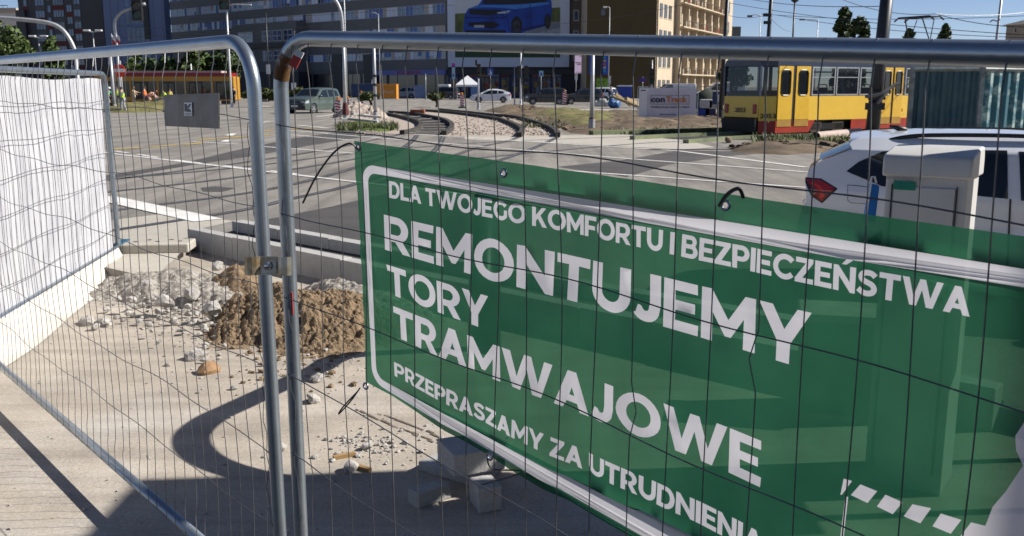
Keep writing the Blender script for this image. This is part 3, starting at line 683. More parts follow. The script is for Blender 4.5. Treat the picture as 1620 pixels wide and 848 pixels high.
def bwave(s_, z):
    v = (z - ZB) / (ZT - ZB)
    return .010 * math.sin(s_ * 5.2 + z * 3) + .006 * noise.noise(Vector((s_ * 6, z * 5, 1.7))) - .002 * math.exp(-((v - .97) / .06) ** 2) * (1 + math.sin(s_ * 11)) + .004 * math.sin(s_ * 19 + 2 * z) * math.exp(-v / .12) + .003 * math.exp(-((v - .56 + .03 * math.sin(s_ * 2)) / .02) ** 2) - .0025 * math.exp(-((v - .28) / .02) ** 2) + .003 * math.exp(-((s_ - 1.22) / .02) ** 2) + .004 * noise.noise(Vector((s_ * 14, z * 12, 6.1)))
def cloth(key, c, c2, transp, tint, lucent):
    m = bpy.data.materials.new(key); m.use_nodes = True; t_ = m.node_tree; L = t_.links.new; N = t_.nodes.new
    t_.nodes.remove(t_.nodes['Principled BSDF']); out = t_.nodes['Material Output']
    tc = N('ShaderNodeTexCoord'); nz = N('ShaderNodeTexNoise'); nz.inputs['Scale'].default_value = 3.5; nz.inputs['Detail'].default_value = 5; L(tc.outputs['Object'], nz.inputs['Vector'])
    rp = N('ShaderNodeValToRGB'); rp.color_ramp.elements[0].color = (*c2, 1); rp.color_ramp.elements[1].color = (*c, 1); rp.color_ramp.elements[0].position = .35; rp.color_ramp.elements[1].position = .6
    L(nz.outputs['Fac'], rp.inputs['Fac'])
    d = N('ShaderNodeBsdfPrincipled'); d.inputs['Roughness'].default_value = .42; d.inputs['Specular IOR Level'].default_value = .35; L(rp.outputs['Color'], d.inputs['Base Color'])
    tl_ = N('ShaderNodeBsdfTranslucent'); L(rp.outputs['Color'], tl_.inputs['Color'])
    m1 = N('ShaderNodeMixShader'); m1.inputs[0].default_value = lucent; L(d.outputs[0], m1.inputs[1]); L(tl_.outputs[0], m1.inputs[2])
    tp = N('ShaderNodeBsdfTransparent'); tp.inputs['Color'].default_value = (*tint, 1)
    m2 = N('ShaderNodeMixShader'); m2.inputs[0].default_value = transp; L(m1.outputs[0], m2.inputs[1]); L(tp.outputs[0], m2.inputs[2])
    L(m2.outputs[0], out.inputs['Surface']); return m
CL_G = cloth('green banner cloth', (.023, .113, .06), (.013, .078, .043), .105, (.5, .95, .68), .45)
CL_W = cloth('white banner print', (.64, .63, .66), (.56, .55, .58), .05, (1, 1, 1), .42)
bt = thing('banner', 'green printed banner announcing tram track repairs, tied to the fence', 'banner', RP.at(1.4, 1.4)); bo = bt.location.copy()
NP = [RP.at(p.x, p.y, bwave(p.x, p.y) - .006) - bo for p in cd[0]]
def sub(fs):
    mp = {}; vs = []; out = []
    for f in fs:
        g = []
        for i in f:
            if i not in mp: mp[i] = len(vs); vs.append(NP[i])
            g.append(mp[i])
        out.append(tuple(g))
    m_ = MB(); m_.add(vs, out); return m_
for k, nm, m_ in (('sheet', 'banner_sheet', CL_G), ('letter', 'lettering', CL_W), ('border', 'printed_border', CL_W), ('bar', 'printed_barrier', CL_W), ('figure', 'printed_figure', CL_W)):
    if buck[k]: sub(buck[k]).build(nm, m_, bt, smooth=True)
for e in eyes:
    mb = MB(); c_ = RP.at(*e, bwave(*e) - .004) - bo
    pts = [c_ + RP.u * (.009 * math.cos(a * math.pi / 6)) + Vector((0, 0, .009 * math.sin(a * math.pi / 6))) for a in range(13)]
    mb.tube(pts, .0032, 6, False); mb.build('eyelet', mat('dull eyelet', (.3, .33, .42), .35, .8), bt, smooth=True)
def tie(label, pts, r=.0022):
    mb = MB(); mb.tube(smooth_path([RP.at(*(RP.inv(x, y)), o_) for x, y, o_ in pts], 5), r, 6); return tag(mb.build('cable_tie', BLACK), label, 'cable tie', 'black cable ties of the banner')
tie('long black cable tie tail hanging at the upper left banner corner', [(571, 236, .01), (566, 226, .03), (555, 240, .06), (532, 276, .07), (506, 318, .06)], .003)
tie('black cable tie looped over the wire at the banner top edge', [(1146, 324, .02), (1160, 308, .03), (1170, 299, .025), (1178, 298, .02), (1180, 312, .01)], .004)
tie('black cable tie hanging at the lower left banner corner', [(574, 612, .01), (568, 630, .03), (551, 650, .035), (560, 638, .04), (578, 616, .03)], .0022)
tie('black cable tie below the banner in front of the grey blocks', [(775, 724, .01), (780, 742, .0), (815, 752, -.03), (752, 771, -.02)], .0022)
# ---------------------------------------------------------------- white sheeted fence on the left
WP0 = G(188, 402, .12); WP1 = G(0, 520, .12); wu = (WP1 - WP0).normalized(); wn = Vector((wu.y, -wu.x, 0)); wn = wn if wn.dot(-WP0) > 0 else -wn
t = thing('sheeted_fence', 'site fence panel covered with white sheeting, at the left edge', 'fence', WP0); L = 5.6
def wq(s_, z, off=0.0): return wu * s_ + Vector((0, 0, z - .12)) + wn * off
mb = MB(); mb.tube([wq(*q) for q in [(0, .1)] + frame_path(L, 2.05, .16, .13) + [(L, .1)]], .026, 12); mb.build('tube_frame', GALV, t, smooth=True)
mb = MB(); mb.tube([wq(0, .2), wq(L, .2)], .026, 12); mb.build('bottom_rail', GALV, t, smooth=True)
mb = MB(); n, k = 60, 20; vs = []; fs = []
for i in range(n + 1):
    for j in range(k + 1):
        s_ = .1 + (L - .15) * i / n; z = .2 + 1.79 * j / k + .012 * math.sin(s_ * 3)
        vs.append(wq(s_, z, .0 + .03 * noise.noise(Vector((s_ * 1.7, z * 2, 4))) + .02 * noise.noise(Vector((s_ * 4.3, z * .8, 9))) - .02))
for i in range(n):
    for j in range(k): a = i * (k + 1) + j; fs.append((a, a + 1, a + k + 2, a + k + 1))
TARP = cloth('white tarpaulin', (.66, .66, .68), (.57, .57, .6), .03, (1, 1, 1), .3)
mb.add(vs, fs); mb.build('white_sheeting', TARP, t, smooth=True)
mb = MB(); vs = []; fs = []
for i in range(n + 1):
    s_ = .1 + (L - .15) * i / n
    for j, (z, off) in enumerate(((.21, .03), (.15, .05), (.03, .13 + .02 * math.sin(s_ * 4)), (.008, .26 + .03 * math.sin(s_ * 2.3)))): vs.append(wq(s_, z, off))
for i in range(n):
    for j in range(3): a = i * 4 + j; fs.append((a, a + 1, a + 5, a + 4))
mb.add(vs, fs); mb.build('ground_flap', mat('dusty tarpaulin', (.56, .52, .46), .8, 0, var=.12, scale=2.5), t, smooth=True)
mb = MB(); rg = random.Random(2)
for i in range(int(L / .13)):
    s0 = .12 + i * .13; ph = rg.uniform(0, 6); mb.tube([wq(s0 + .008 * math.sin(ph + z * 4) + .02 * (z - 1) * rg.uniform(-.4, .4), z, .035) for z in [.2 + .15 * q for q in range(13)]], .0016, 4, False)
for h in (.42, .69, .96, 1.23, 1.5, 1.77):
    ph = rg.uniform(0, 6); mb.tube([wq(L * q / 60, h + .012 * math.sin(ph + q * .35), .037) for q in range(61)], .0028, 4, False)
mb.build('wire_mesh', WIRE, t)
# ---------------------------------------------------------------- cabinets behind the banner
def cabinet():
    p = A(1395, 300, 4.42); phi = R(31)
    t = thing('utility_cabinet', 'pale grey utility cabinet with overhanging lid and green sticker', 'cabinet', (p.x, p.y, 0), -R(34))
    W_, D_, H = .375, .33, 1.615
    pa = mat('grey cabinet plastic', (.52, .51, .49), .5, 0, var=.05, scale=2.5)
    mb = MB(); mb.box((.012, .012, 0), (W_ - .012, D_ - .01, H - .1)); mb.build('cabinet_body', pa, t, bevel=.008)
    mb = MB(); mb.box((.05, .005, .1), (W_ - .06, .0118, H - .15)); mb.build('door', pa, t, bevel=.003)
    mb = MB(); mb.box((.041, .003, .1), (.0455, .0112, H - .14)); mb.box((W_ - .056, .003, .1), (W_ - .051, .0112, H - .14)); mb.build('door_gap', BLACK, t)
    vs = []; pr = [(-.004, H - .105), (-.006, H - .03), (.004, H - .008), (.024, H), (.17, H + .022), (D_ - .02, H + .03), (D_ + .004, H - .02), (D_ + .004, H - .105)]
    mb = MB(); n = len(pr)
    for x in (-.004, W_ + .004): vs += [(x, y, z) for y, z in pr]
    fs = [tuple(range(n)), tuple(range(2 * n - 1, n - 1, -1))] + [(i, i + n, (i + 1) % n + n, (i + 1) % n) for i in range(n)]
    mb.add(vs, fs); autosmooth(mb.build('lid', pa, t, bevel=.01), 30)
    mb = MB(); mb.box((.05, .002, H - .165), (.145, .0046, H - .125)); mb.build('green_sticker', mat('green sticker', (.0, .22, .14), .5), t)
    m_ = MB()
    for q in range(7): m_.box((.02 + q * .022, -.0085, H - .118), (.034 + q * .022, -.0045, H - .108))
    m_.build('raised_lettering', mat('grey lettering', (.4, .39, .38), .5), t)
    m_ = MB(); m_.lathe([(.014, 0), (.014, .012), (.008, .016)], 12, Matrix.Translation((W_ - .085, .005, .95)) @ Matrix.Rotation(R(90), 4, 'X')); m_.build('lock', BLACK, t)
    return t
cabinet()
p = A(1268, 560, 5.35)
t = thing('low_cabinet', 'low dark cabinet seen dimly through the green banner', 'cabinet', (p.x, p.y, 0), -R(14))
mb = MB(); mb.box((0, 0, .03), (.6, .36, .58)); mb.build('cabinet_body', mat('dark green cabinet', (.06, .075, .07), .5), t, bevel=.012)
mb = MB(); mb.box((-.02, -.02, .582), (.62, .38, .63)); mb.build('lid', CONC, t, bevel=.012)
mb = MB(); mb.box((-.02, -.02, 0), (.62, .38, .03)); mb.build('base', CONC, t)
p = A(1379, 320, 4.5)
t = thing('plastic_bag', 'blue plastic bag with white handles hanging beside the grey cabinet', 'bag', p)
mb = MB(); mb.add([(-.025, 0, -.09), (.03, .01, -.1), (.035, .0, .08), (-.01, .0, .09), (-.025, .04, -.09), (.03, .05, -.1), (.035, .03, .08), (-.01, .03, .09)], [(0, 1, 2, 3), (7, 6, 5, 4), (0, 4, 5, 1), (1, 5, 6, 2), (2, 6, 7, 3), (3, 7, 4, 0)])
mb.build('bag_body', mat('blue plastic film', (.02, .2, .6), .35), t, bevel=.008)
mb = MB(); mb.tube([(-.008, .01, .09), (-.004, .012, .12), (.01, .012, .122), (.02, .012, .09)], .005, 6); mb.tube([(-.025, -.004, -.09), (-.01, -.004, .09)], .004, 6); mb.build('handle', WHITEP, t)
# added dark hoop behind the banner, shaped to throw the wide curved pavement shadow
hx = -.15; k = math.tan(SUN_EL) / math.cos(SUN_AZ); hp = []
for x, y in [(560, 562), (500, 585), (440, 612), (380, 640), (330, 664), (303, 690), (312, 716), (350, 738), (420, 756), (500, 764)]:
    g = G(x, y, 0); hp.append(Vector((hx, g.y + (hx - g.x) * math.tan(SUN_AZ), max(0, (hx - g.x) * k))))
mb = MB(); hp = [Vector((hx, hp[0].y + .1, 0))] + hp
mb.tube(smooth_path(hp, 5), .066, 12); tag(mb.build('shadow_caster_pipe', DARKPOLE, smooth=True), 'thick bent tube added behind the green banner to cast a curved shadow', 'pipe')
# ================================================================ cars
def make_car(label, loc, heading, paint, kind='suv', cat='car', group=None, plate=None, wheel_r=.33, scale=1.0, roof_rails=False, light_on=False, fine=False):
    """local x runs from the tail to the nose; side sheets follow the outline, panels lie 5 mm proud"""
    P_ = {
     'suv': dict(L=4.35, W=1.82, H=1.66, wh=(.85, 3.52), out=[(.03, .32), (.0, .55), (.03, .82), (.06, 1.0), (.22, 1.5), (.30, 1.60), (.75, 1.65), (1.6, 1.66), (2.2, 1.62), (2.45, 1.56), (3.08, 1.10), (3.3, 1.07), (4.05, .98), (4.25, .90), (4.34, .7), (4.35, .45), (4.28, .28)],
                 side=[[(.42, 1.12), (.5, 1.45), (.85, 1.52), (.9, 1.1)], [(1.0, 1.09), (.96, 1.53), (1.62, 1.55), (1.66, 1.06)], [(1.76, 1.05), (1.72, 1.55), (2.28, 1.5), (2.8, 1.09), (2.78, 1.05)]], wind=(2.47, 3.06), rear=(.07, .21), seams=(.93, 1.7, 2.86)),
     'hatch': dict(L=4.5, W=1.75, H=1.49, wh=(.82, 3.55), out=[(.04, .3), (.0, .5), (.02, .78), (.05, .98), (.16, 1.12), (.75, 1.36), (1.5, 1.47), (2.1, 1.49), (2.5, 1.43), (3.45, 1.0), (3.7, .94), (4.2, .82), (4.42, .68), (4.5, .5), (4.46, .28)],
                 side=[[(.72, 1.03), (.8, 1.24), (1.35, 1.36), (1.4, .99)], [(1.48, .98), (1.44, 1.37), (2.02, 1.4), (2.06, .95)], [(2.14, .95), (2.1, 1.4), (2.42, 1.36), (3.15, 1.0), (3.1, .95)]], wind=(2.52, 3.42), rear=(.17, .73), seams=(1.42, 2.1, 3.1)),
     'wagon': dict(L=4.3, W=1.80, H=1.40, wh=(.86, 3.45), out=[(.06, .3), (-.02, .42), (-.05, .62), (-.01, .78), (.02, .86), (.0, 1.02), (.03, 1.115), (.10, 1.17), (.36, 1.29), (.33, 1.325), (.34, 1.35), (.40, 1.368), (.8, 1.392), (1.5, 1.397), (2.1, 1.375), (2.4, 1.31), (3.1, 1.0), (3.4, .97), (4.0, .86), (4.22, .74), (4.3, .5), (4.22, .26)],
                 side=[[(.33, 1.11), (.42, 1.19), (.6, 1.28), (.9, 1.305), (1.5, 1.31), (1.53, .95), (.62, 1.005)], [(1.62, .94), (1.58, 1.305), (2.2, 1.28), (2.62, 1.08), (2.78, .94)]], wind=(2.42, 3.08), rear=(.11, .35), seams=(1.57, 2.7)),
    }[kind]
    L, W_, H = P_['L'], P_['W'], P_['H']; out = P_['out']; belt = .95 if kind != 'suv' else 1.05; r = wheel_r
    def hw(x, z):
        y = W_ / 2; u = x / L
        if u < .16: y -= .13 * (1 - u / .16) ** 2
        if u > .82: y -= .17 * ((u - .82) / .18) ** 2
        if z > belt: y -= (z - belt) * .36 + max(0, z - (H - .12)) * 1.1
        else: y -= .035 * ((belt - z) / belt) ** 2 + .018 * math.exp(-((z - belt + .22) / .1) ** 2)
        return y
    t = thing('parked_car' if not fine else 'white_car', label, cat, loc, heading, group); t.scale = (scale,) * 3
    low = []
    zb = .24
    for c in sorted(P_['wh'], reverse=True):
        low += [(c + (r + .06) * math.cos(R(a)), max(zb, r + (r + .06) * math.sin(R(a)))) for a in range(-15, 196, 14)]
    sil = out + [p for p in low]
    tri = tessellate_polygon([[Vector((p[0], p[1], 0)) for p in sil]])
    bm = bmesh.new(); vv = [bm.verts.new((p[0], 0, p[1])) for p in sil]
    for f in tri:
        try: bm.faces.new([vv[i] for i in f])
        except ValueError: pass
    st = .12 if fine else .3
    for k in range(1, int(5 / st)):
        bmesh.ops.bisect_plane(bm, geom=bm.verts[:] + bm.edges[:] + bm.faces[:], plane_co=(k * st, 0, 0), plane_no=(1, 0, 0))
    for z in [.4, .6, .75, .85, belt, belt + .15, belt + .3, H - .12, H - .06] + ([.5, .68, .8, .9, 1.03, 1.2] if fine else []):
        bmesh.ops.bisect_plane(bm, geom=bm.verts[:] + bm.edges[:] + bm.faces[:], plane_co=(0, 0, z), plane_no=(0, 0, 1))
    bm.verts.index_update(); P2 = [(v.co.x, v.co.z) for v in bm.verts]; F2_ = [tuple(v.index for v in f.verts) for f in bm.faces]; bm.free()
    mb = MB()
    mb.add([(x, -hw(x, z), z) for x, z in P2], F2_); mb.add([(x, hw(x, z), z) for x, z in P2], [f[::-1] for f in F2_])
    ts = [-1, -.93, -.75, -.4, 0, .4, .75, .93, 1]
    def stripv(p, d=0.0):
        x, z = p; y = hw(x, z); o_ = []
        for q in ts:
            b = (1 - q * q)
            top = 1 if z > H - .14 else 0
            dx = -.06 * b if x < .35 else (.07 * b if x > L - .35 else 0); dz = .045 * b if (top or (belt - .1 < z and x > L * .6)) else .01 * b
            o_.append((x + dx, y * q, z + dz + d))
        return o_
    def strips(mb_, seg, d=0.0):
        rows = [stripv(p, d) for p in seg]; n = len(ts); vs = [v for r_ in rows for v in r_]
        mb_.add(vs, [(i * n + j, (i + 1) * n + j, (i + 1) * n + j + 1, i * n + j + 1) for i in range(len(rows) - 1) for j in range(n - 1)])
    strips(mb, out)
    o = mb.build('body', paint, t); autosmooth(o, 40)
    # underside closing the floor
    mb = MB(); mb.box((.3, -W_ / 2 + .12, .22), (L - .3, W_ / 2 - .12, .5)); mb.build('underbody', BLACK, t)
    def seg_between(a, b):
        pts = [p for p in out if a - .03 <= p[0] <= b + .03 and p[1] > belt - .05]
        return pts
    for nm, key in (('windscreen', 'wind'), ('rear_window', 'rear')):
        a, b = P_[key]
        def zt(x):
            for p, q in zip(out, out[1:]):
                if min(p[0], q[0]) <= x <= max(p[0], q[0]) and max(p[1], q[1]) > belt - .02 and p[0] != q[0]: return p[1] + (q[1] - p[1]) * (x - p[0]) / (q[0] - p[0])
            return belt
        mb = MB(); rows = []
        for k in range(7):
            x = lerp(a, b, k / 6); z = zt(x); y = hw(x, z) * .9; sg = -1 if key == 'rear' else 1
            rows.append([(x + sg * .012 + (-.06 * (1 - q * q) if key == 'rear' else 0), y * q, z + .012 + .03 * (1 - q * q)) for q in (-1, -.6, -.2, .2, .6, 1)])
        vs = [v for r_ in rows for v in r_]; mb.add(vs, [(i * 6 + j, (i + 1) * 6 + j, (i + 1) * 6 + j + 1, i * 6 + j + 1) for i in range(6) for j in range(5)])
        mb.build(nm, GLASS, t, smooth=True)
    def decal(poly, sd, off=.006, res=None):
        tri = tessellate_polygon([[Vector((p[0], p[1], 0)) for p in poly]])
        bm = bmesh.new(); vv = [bm.verts.new((p[0], 0, p[1])) for p in poly]
        for f in tri: bm.faces.new([vv[i] for i in f])
        for k in range(1, 30): bmesh.ops.bisect_plane(bm, geom=bm.verts[:] + bm.edges[:] + bm.faces[:], plane_co=(k * .15, 0, 0), plane_no=(1, 0, 0))
        for z in (belt, H - .12, H - .3): bmesh.ops.bisect_plane(bm, geom=bm.verts[:] + bm.edges[:] + bm.faces[:], plane_co=(0, 0, z), plane_no=(0, 0, 1))
        bm.verts.index_update(); m_ = MB()
        m_.add([(v.co.x, sd * (hw(v.co.x, v.co.z) + off), v.co.z) for v in bm.verts], [tuple(v.index for v in f.verts) for f in bm.faces]); bm.free(); return m_
    for sd in (-1, 1):
        for k, poly in enumerate(P_['side']): decal(poly, sd).build('side_window', GLASS, t, smooth=True)
        for x in P_['seams']:
            decal([(x, .34), (x + .014, .34), (x + .014 - .03, belt), (x - .03, belt)], sd, .004).build('door_seam', BLACK, t)
        for x in P_['seams'][1:] if len(P_['seams']) > 2 else (P_['seams'][0] + .3,):
            hx_ = x - .22 if len(P_['seams']) > 2 else x
            m_ = MB(); y = sd * (hw(hx_, .84) + .012); m_.tube([(hx_ - .09, y, .845), (hx_, y + sd * .012, .85), (hx_ + .09, y, .845)], .012, 6); m_.build('door_handle', CHROME if fine else paint, t)
        m_ = MB(); xm = P_['wind'][1] - .22; y = sd * (hw(xm, belt + .06) + .1); m_.lathe([(.02, -.07), (.1, -.05), (.12, 0), (.1, .06), (.03, .08)], 10, Matrix.Translation((xm, y, belt + .07)) @ Matrix.Scale(.6, 4, (1, 0, 0))); m_.build('wing_mirror', paint, t, smooth=True)
        for c in P_['wh']:
            y0 = sd * (W_ / 2 - .2); M = Matrix.Translation((c, y0, r)) @ Matrix.Rotation(R(-90 * sd), 4, 'X')
            m_ = MB(); m_.lathe([(r * .6, 0), (r * .97, .01), (r, .03), (r, .15), (r * .96, .185), (r * .72, .19), (r * .7, .17)], 24, M); wo = m_.build('wheel', RUBBER, t, smooth=True)
            m_ = MB(); m_.lathe([(r * .7, .12), (r * .7, .186), (r * .66, .186), (r * .64, .15)], 20, M)
            for q in range(5):
                m_.box((-.03, 0, .15), (.03, r * .66, .18), M @ Matrix.Rotation(R(72 * q), 4, 'Z'))
            m_.lathe([(r * .17, .15), (r * .15, .185)], 10, M); m_.build('rim', RIM, wo)
        hl = [(L - .36, .70), (L - .06, .66), (L - .1, .80), (L - .33, .86)] if kind != 'hatch' else [(L - .5, .66), (L - .1, .58), (L - .12, .68), (L - .45, .78)]
        m_ = decal(hl, sd); z0, z1 = hl[1][1], hl[2][1]; xx = L + .045
        m_.quad(*[(xx - .03 * (q / .8) ** 2 - (.02 if z > z0 + .01 else 0), sd * q, z) for q, z in ((W_ / 2 - .16, z0 + .02), (W_ / 2 - .5, z0 + .04), (W_ / 2 - .5, z1 - .02), (W_ / 2 - .16, z1))]); m_.build('headlight', mat('headlamp lens', (.5, .53, .56), .15, .2), t)
        if fine:
            tlp = [(-.005, 1.03), (.12, 1.03), (.255, .968), (.15, .852), (.075, .9), (.04, .98)]
            o_ = decal([(-.005, 1.04), (.13, 1.04), (.275, .967), (.155, .835), (.06, .89), (.0, 1.0)], sd, .004).build('tail_light_surround', BLACK, t)
            m_ = decal(tlp, sd, .008); m_.build('tail_light', mat('red lamp lens', (.42, .012, .012), .12, 0, var=.3, scale=9, coat=.6), t)
            decal([(.04, 1.0), (.13, .95), (.14, .87), (.17, .9), (.15, .97), (.07, 1.01)], sd, .011).build('light_bar', mat('bright red lens', (.75, .05, .03), .15), t)
        else:
            m_ = decal([(.03, .78), (.2, .84), (.18, 1.0), (.06, 1.02)], sd); m_.quad((-.03, sd * (W_ / 2 - .2), .82), (-.05, sd * (W_ / 2 - .45), .84), (-.03, sd * (W_ / 2 - .45), .96), (.0, sd * (W_ / 2 - .2), .98)); m_.build('tail_light', REDP, t)
    gz0, gz1 = (.36, .62)
    mb = MB(); mb.add([(L + .085 - .07 * (q / .7) ** 2 + .004, q, z) for z in (gz0 + .02, gz1) for q in (-.62, -.3, 0, .3, .62)], [(i, i + 1, i + 6, i + 5) for i in range(4)]); mb.build('grille', BLACK, t)
    if kind == 'suv':
        mb = MB(); mb.add([(L + .09 - .07 * (q / .7) ** 2, q, z) for z in (.27, .5) for q in (-.78, -.4, 0, .4, .78)], [(i, i + 1, i + 6, i + 5) for i in range(4)]); mb.add([(L + .05, q, z) for z in (.62, .78) for q in (-.45, -.2, 0, .2, .45)], [(i, i + 1, i + 6, i + 5) for i in range(4)]); mb.build('lower_bumper', BLACK, t)
    mb = MB(); mb.box((L + .082, -.26, .44), (L + .092, .26, .54)); mb.build('number_plate', WHITEP, t)
    mb = MB(); mb.box((-.078, -.26, .68), (-.066, .26, .79)); mb.build('number_plate', WHITEP, t)
    if fine:
        for sd in (-1, 1):
            m_ = MB(); pts = [(.62, 1.35), (.75, 1.383), (.95, 1.402), (1.5, 1.41), (2.0, 1.393), (2.3, 1.345)]
            m_.tube(smooth_path([(x, sd * (hw(x, 1.35) - .045), z + .008) for x, z in pts], 5), .017, 8); m_.build('roof_rail', BLACK, t, smooth=True)
            decal([(.35, 1.0), (.36, .875), (.39, .855), (.53, .855), (.555, .88), (.553, .985), (.53, .995), (.38, 1.005)], sd, .003).build('fuel_flap_gap', mat('panel gap', (.2, .21, .23), .5), t)
            decal([(.356, .995), (.366, .88), (.393, .861), (.527, .861), (.549, .884), (.547, .98), (.525, .989), (.382, .999)], sd, .006).build('fuel_flap', paint, t)
            decal([(-.03, .80), (.10, .78), (.14, .745), (.0, .73)], sd, .006).build('reflector', mat('red lamp lens', (.5, .02, .015), .2), t)
        m_ = MB(); m_.tube([(.74, -.2, 1.42), (.66, -.2, 1.45), (.6, -.2, 1.46)], [.03, .022, .012], 8); m_.build('roof_aerial', BLACK, t, smooth=True)
    return t
CARP = lambda k, c: mat('car paint ' + k, c, .25, .0, var=.02, coat=.8)
WCAR = CARP('white', (.66, .68, .72)); DKCAR = CARP('black', (.012, .013, .016)); GRN = CARP('sage green', (.065, .09, .078)); SIL = CARP('silver blue', (.25, .3, .36)); RED2 = CARP('red', (.3, .02, .02))
p = A(1272, 300, 8.0); hd = R(-25); off = Vector((math.cos(hd) * 0 - math.sin(hd) * .80, math.sin(hd) * 0 + math.cos(hd) * .80, 0))
make_car('white estate car with black roof rails parked beyond the grey cabinet', (p.x + off.x, p.y + off.y, ZR), hd, WCAR, 'wagon', fine=True)
def car_at(px, py, face, label, paint, kind, sc_=1.0, anchor=0.5, group='cars far across the junction'):
    """px, py: ground contact; face: heading in degrees; anchor: place of that contact along the car"""
    g = G(px, py); L = {'suv': 4.35, 'hatch': 4.5, 'wagon': 4.3}[kind] * sc_; h = R(face)
    return make_car(label, (g.x - math.cos(h) * L * anchor, g.y - math.sin(h) * L * anchor, ZR), h, paint, kind, 'car', group, scale=sc_)
car_at(497, 178.5, -112, 'sage green off-road car driving towards us beyond the fence posts', GRN, 'suv', 1.02)
car_at(776, 162.5, 180, 'white hatchback crossing in front of the shops', WCAR, 'hatch', 1.0)
car_at(863, 165.5, 183, 'black off-road car standing at the left end of the dark car queue', DKCAR, 'suv', .98)
car_at(921, 165, 187, 'black car standing second in the dark car queue', DKCAR, 'suv', .95)
car_at(946, 161.5, 150, 'white off-road car behind the black cars, tail lights showing', WCAR, 'suv', 1.0)
car_at(702, 157, 165, 'black car with a white roof box in front of the blue shop sign', DKCAR, 'suv', 1.02)
car_at(655, 154.5, 175, 'red car partly hidden beside the orange sheeted cabin', RED2, 'hatch', .95)
car_at(640, 155.5, 170, 'silver blue car right beside the orange sheeted cabin', SIL, 'suv', 1.0)
g = G(702, 157); mb = MB(); mb.prism([(-.9, -.35), (-.8, .35), (.7, .4), (.95, 0), (.7, -.4)], 0, .32); o = mb.build('roof_box', WHITEP, bevel=.08); o.location = (g.x + .1, g.y, ZR + 1.74); tag(o, 'white roof box lying on top of the black car', 'roof box')
# ================================================================ the yellow tram
TH = R(30); ts0 = A(1199, 200, 35.2); TO = Vector((ts0.x - .95 * -math.sin(TH) * -1, ts0.y, 0))
# tail right corner of the tram is seen at x=1199
td = Vector((math.cos(TH), math.sin(TH), 0)); tn = Vector((math.sin(TH), -math.cos(TH), 0))     # tn points to the visible side
HWD, HWE = 1.2, .92
TO = Vector((ts0.x, ts0.y, ZR)) - tn * HWE
def tx(px, side=HWD):
    d = ray(px, 150); d = Vector((d.x, d.y, 0)); b = Vector((TO.x, TO.y, 0)) + tn * side
    # b + td*s = d*k
    det = td.x * -d.y + td.y * d.x
    return (-b.x * -d.y + -b.y * d.x) / det
TX0 = tx(1229); D1a, D1b = tx(1230), tx(1281); W1a, W1b = tx(1283.5), tx(1320); W2a, W2b = tx(1322), tx(1357); W3a, W3b = tx(1359), tx(1392); D2a, D2b = tx(1395), tx(1427.5); LT = 13.4
if __name__ == '__main__': print('TRAM', [round(v, 2) for v in (TX0, D1a, D1b, W1a, W1b, W2b, W3b, D2a, D2b)])
tram = thing('tram', 'yellow and red tram with open pantograph standing by the container', 'tram', TO, TH)
YEL = mat('tram yellow', (.82, .52, .07), .38, 0, var=.04, scale=1.0); TRED = mat('tram red', (.42, .035, .015), .45, 0, var=.12, scale=2, c2=(.3, .03, .018)); NAVY = mat('tram dark blue', (.035, .045, .08), .35, 0, var=.1); ROOF = mat('tram roof grey', (.33, .34, .36), .5)
DOORY = mat('tram door yellow', (.74, .45, .05), .35, 0, var=.05)
def glass_t(key, tint, tr_):
    m = bpy.data.materials.new(key); m.use_nodes = True; t_ = m.node_tree; b = t_.nodes['Principled BSDF']; b.inputs['Base Color'].default_value = (*tint, 1); b.inputs['Roughness'].default_value = .06
    tp = t_.nodes.new('ShaderNodeBsdfTransparent'); tp.inputs['Color'].default_value = (.7, .75, .75, 1); mx = t_.nodes.new('ShaderNodeMixShader'); mx.inputs[0].default_value = tr_
    t_.links.new(b.outputs[0], mx.inputs[1]); t_.links.new(tp.outputs[0], mx.inputs[2]); t_.links.new(mx.outputs[0], t_.nodes['Material Output'].inputs['Surface']); return m
TGLASS = glass_t('tram glass', (.015, .02, .03), .38)
plan = [(0, -HWE), (TX0, -HWD), (LT - TX0, -HWD), (LT, -HWE), (LT, HWE), (LT - TX0, HWD), (TX0, HWD), (0, HWE)]
def ringwall(z0, z1, segs, m, nm, inset=0.0, parent=tram, x_in=0.0):
    mb = MB(); n = len(plan)
    for i in segs:
        a, b = plan[i], plan[(i + 1) % n]; mb.quad((a[0], a[1], z0), (b[0], b[1], z0), (b[0], b[1], z1), (a[0], a[1], z1))
    return mb.build(nm, m, parent)
z_y0, z_y1, z_sk, z_rf = .55, 1.44, .10, 2.84       # heights over the road
allseg = range(8)
side = 1                                              # the visible long side is segment 1
mb = MB()
for a, b in ((D1b, D2a), (D2b, LT - TX0)): mb.quad((a, -HWD, z_y0), (b, -HWD, z_y0), (b, -HWD, z_y1), (a, -HWD, z_y1))
for i in (0, 2, 3, 4, 5, 6):
    a, b = plan[i], plan[(i + 1) % 8]; mb.quad((a[0], a[1], z_y0), (b[0], b[1], z_y0), (b[0], b[1], z_y1), (a[0], a[1], z_y1))
zr = z_y0 + .12
mb.quad(*[(plan[7][0] - .03, plan[7][1], zr), (plan[0][0] - .03, plan[0][1], zr), (plan[0][0], plan[0][1], z_y1), (plan[7][0], plan[7][1], z_y1)])
mb.build('yellow_panels', YEL, tram)
mb = MB(); bg0, bg1 = D1b + .02 + .9 * 0, W2b - .35
bxa, bxb = D1b + .30, W2a + .95
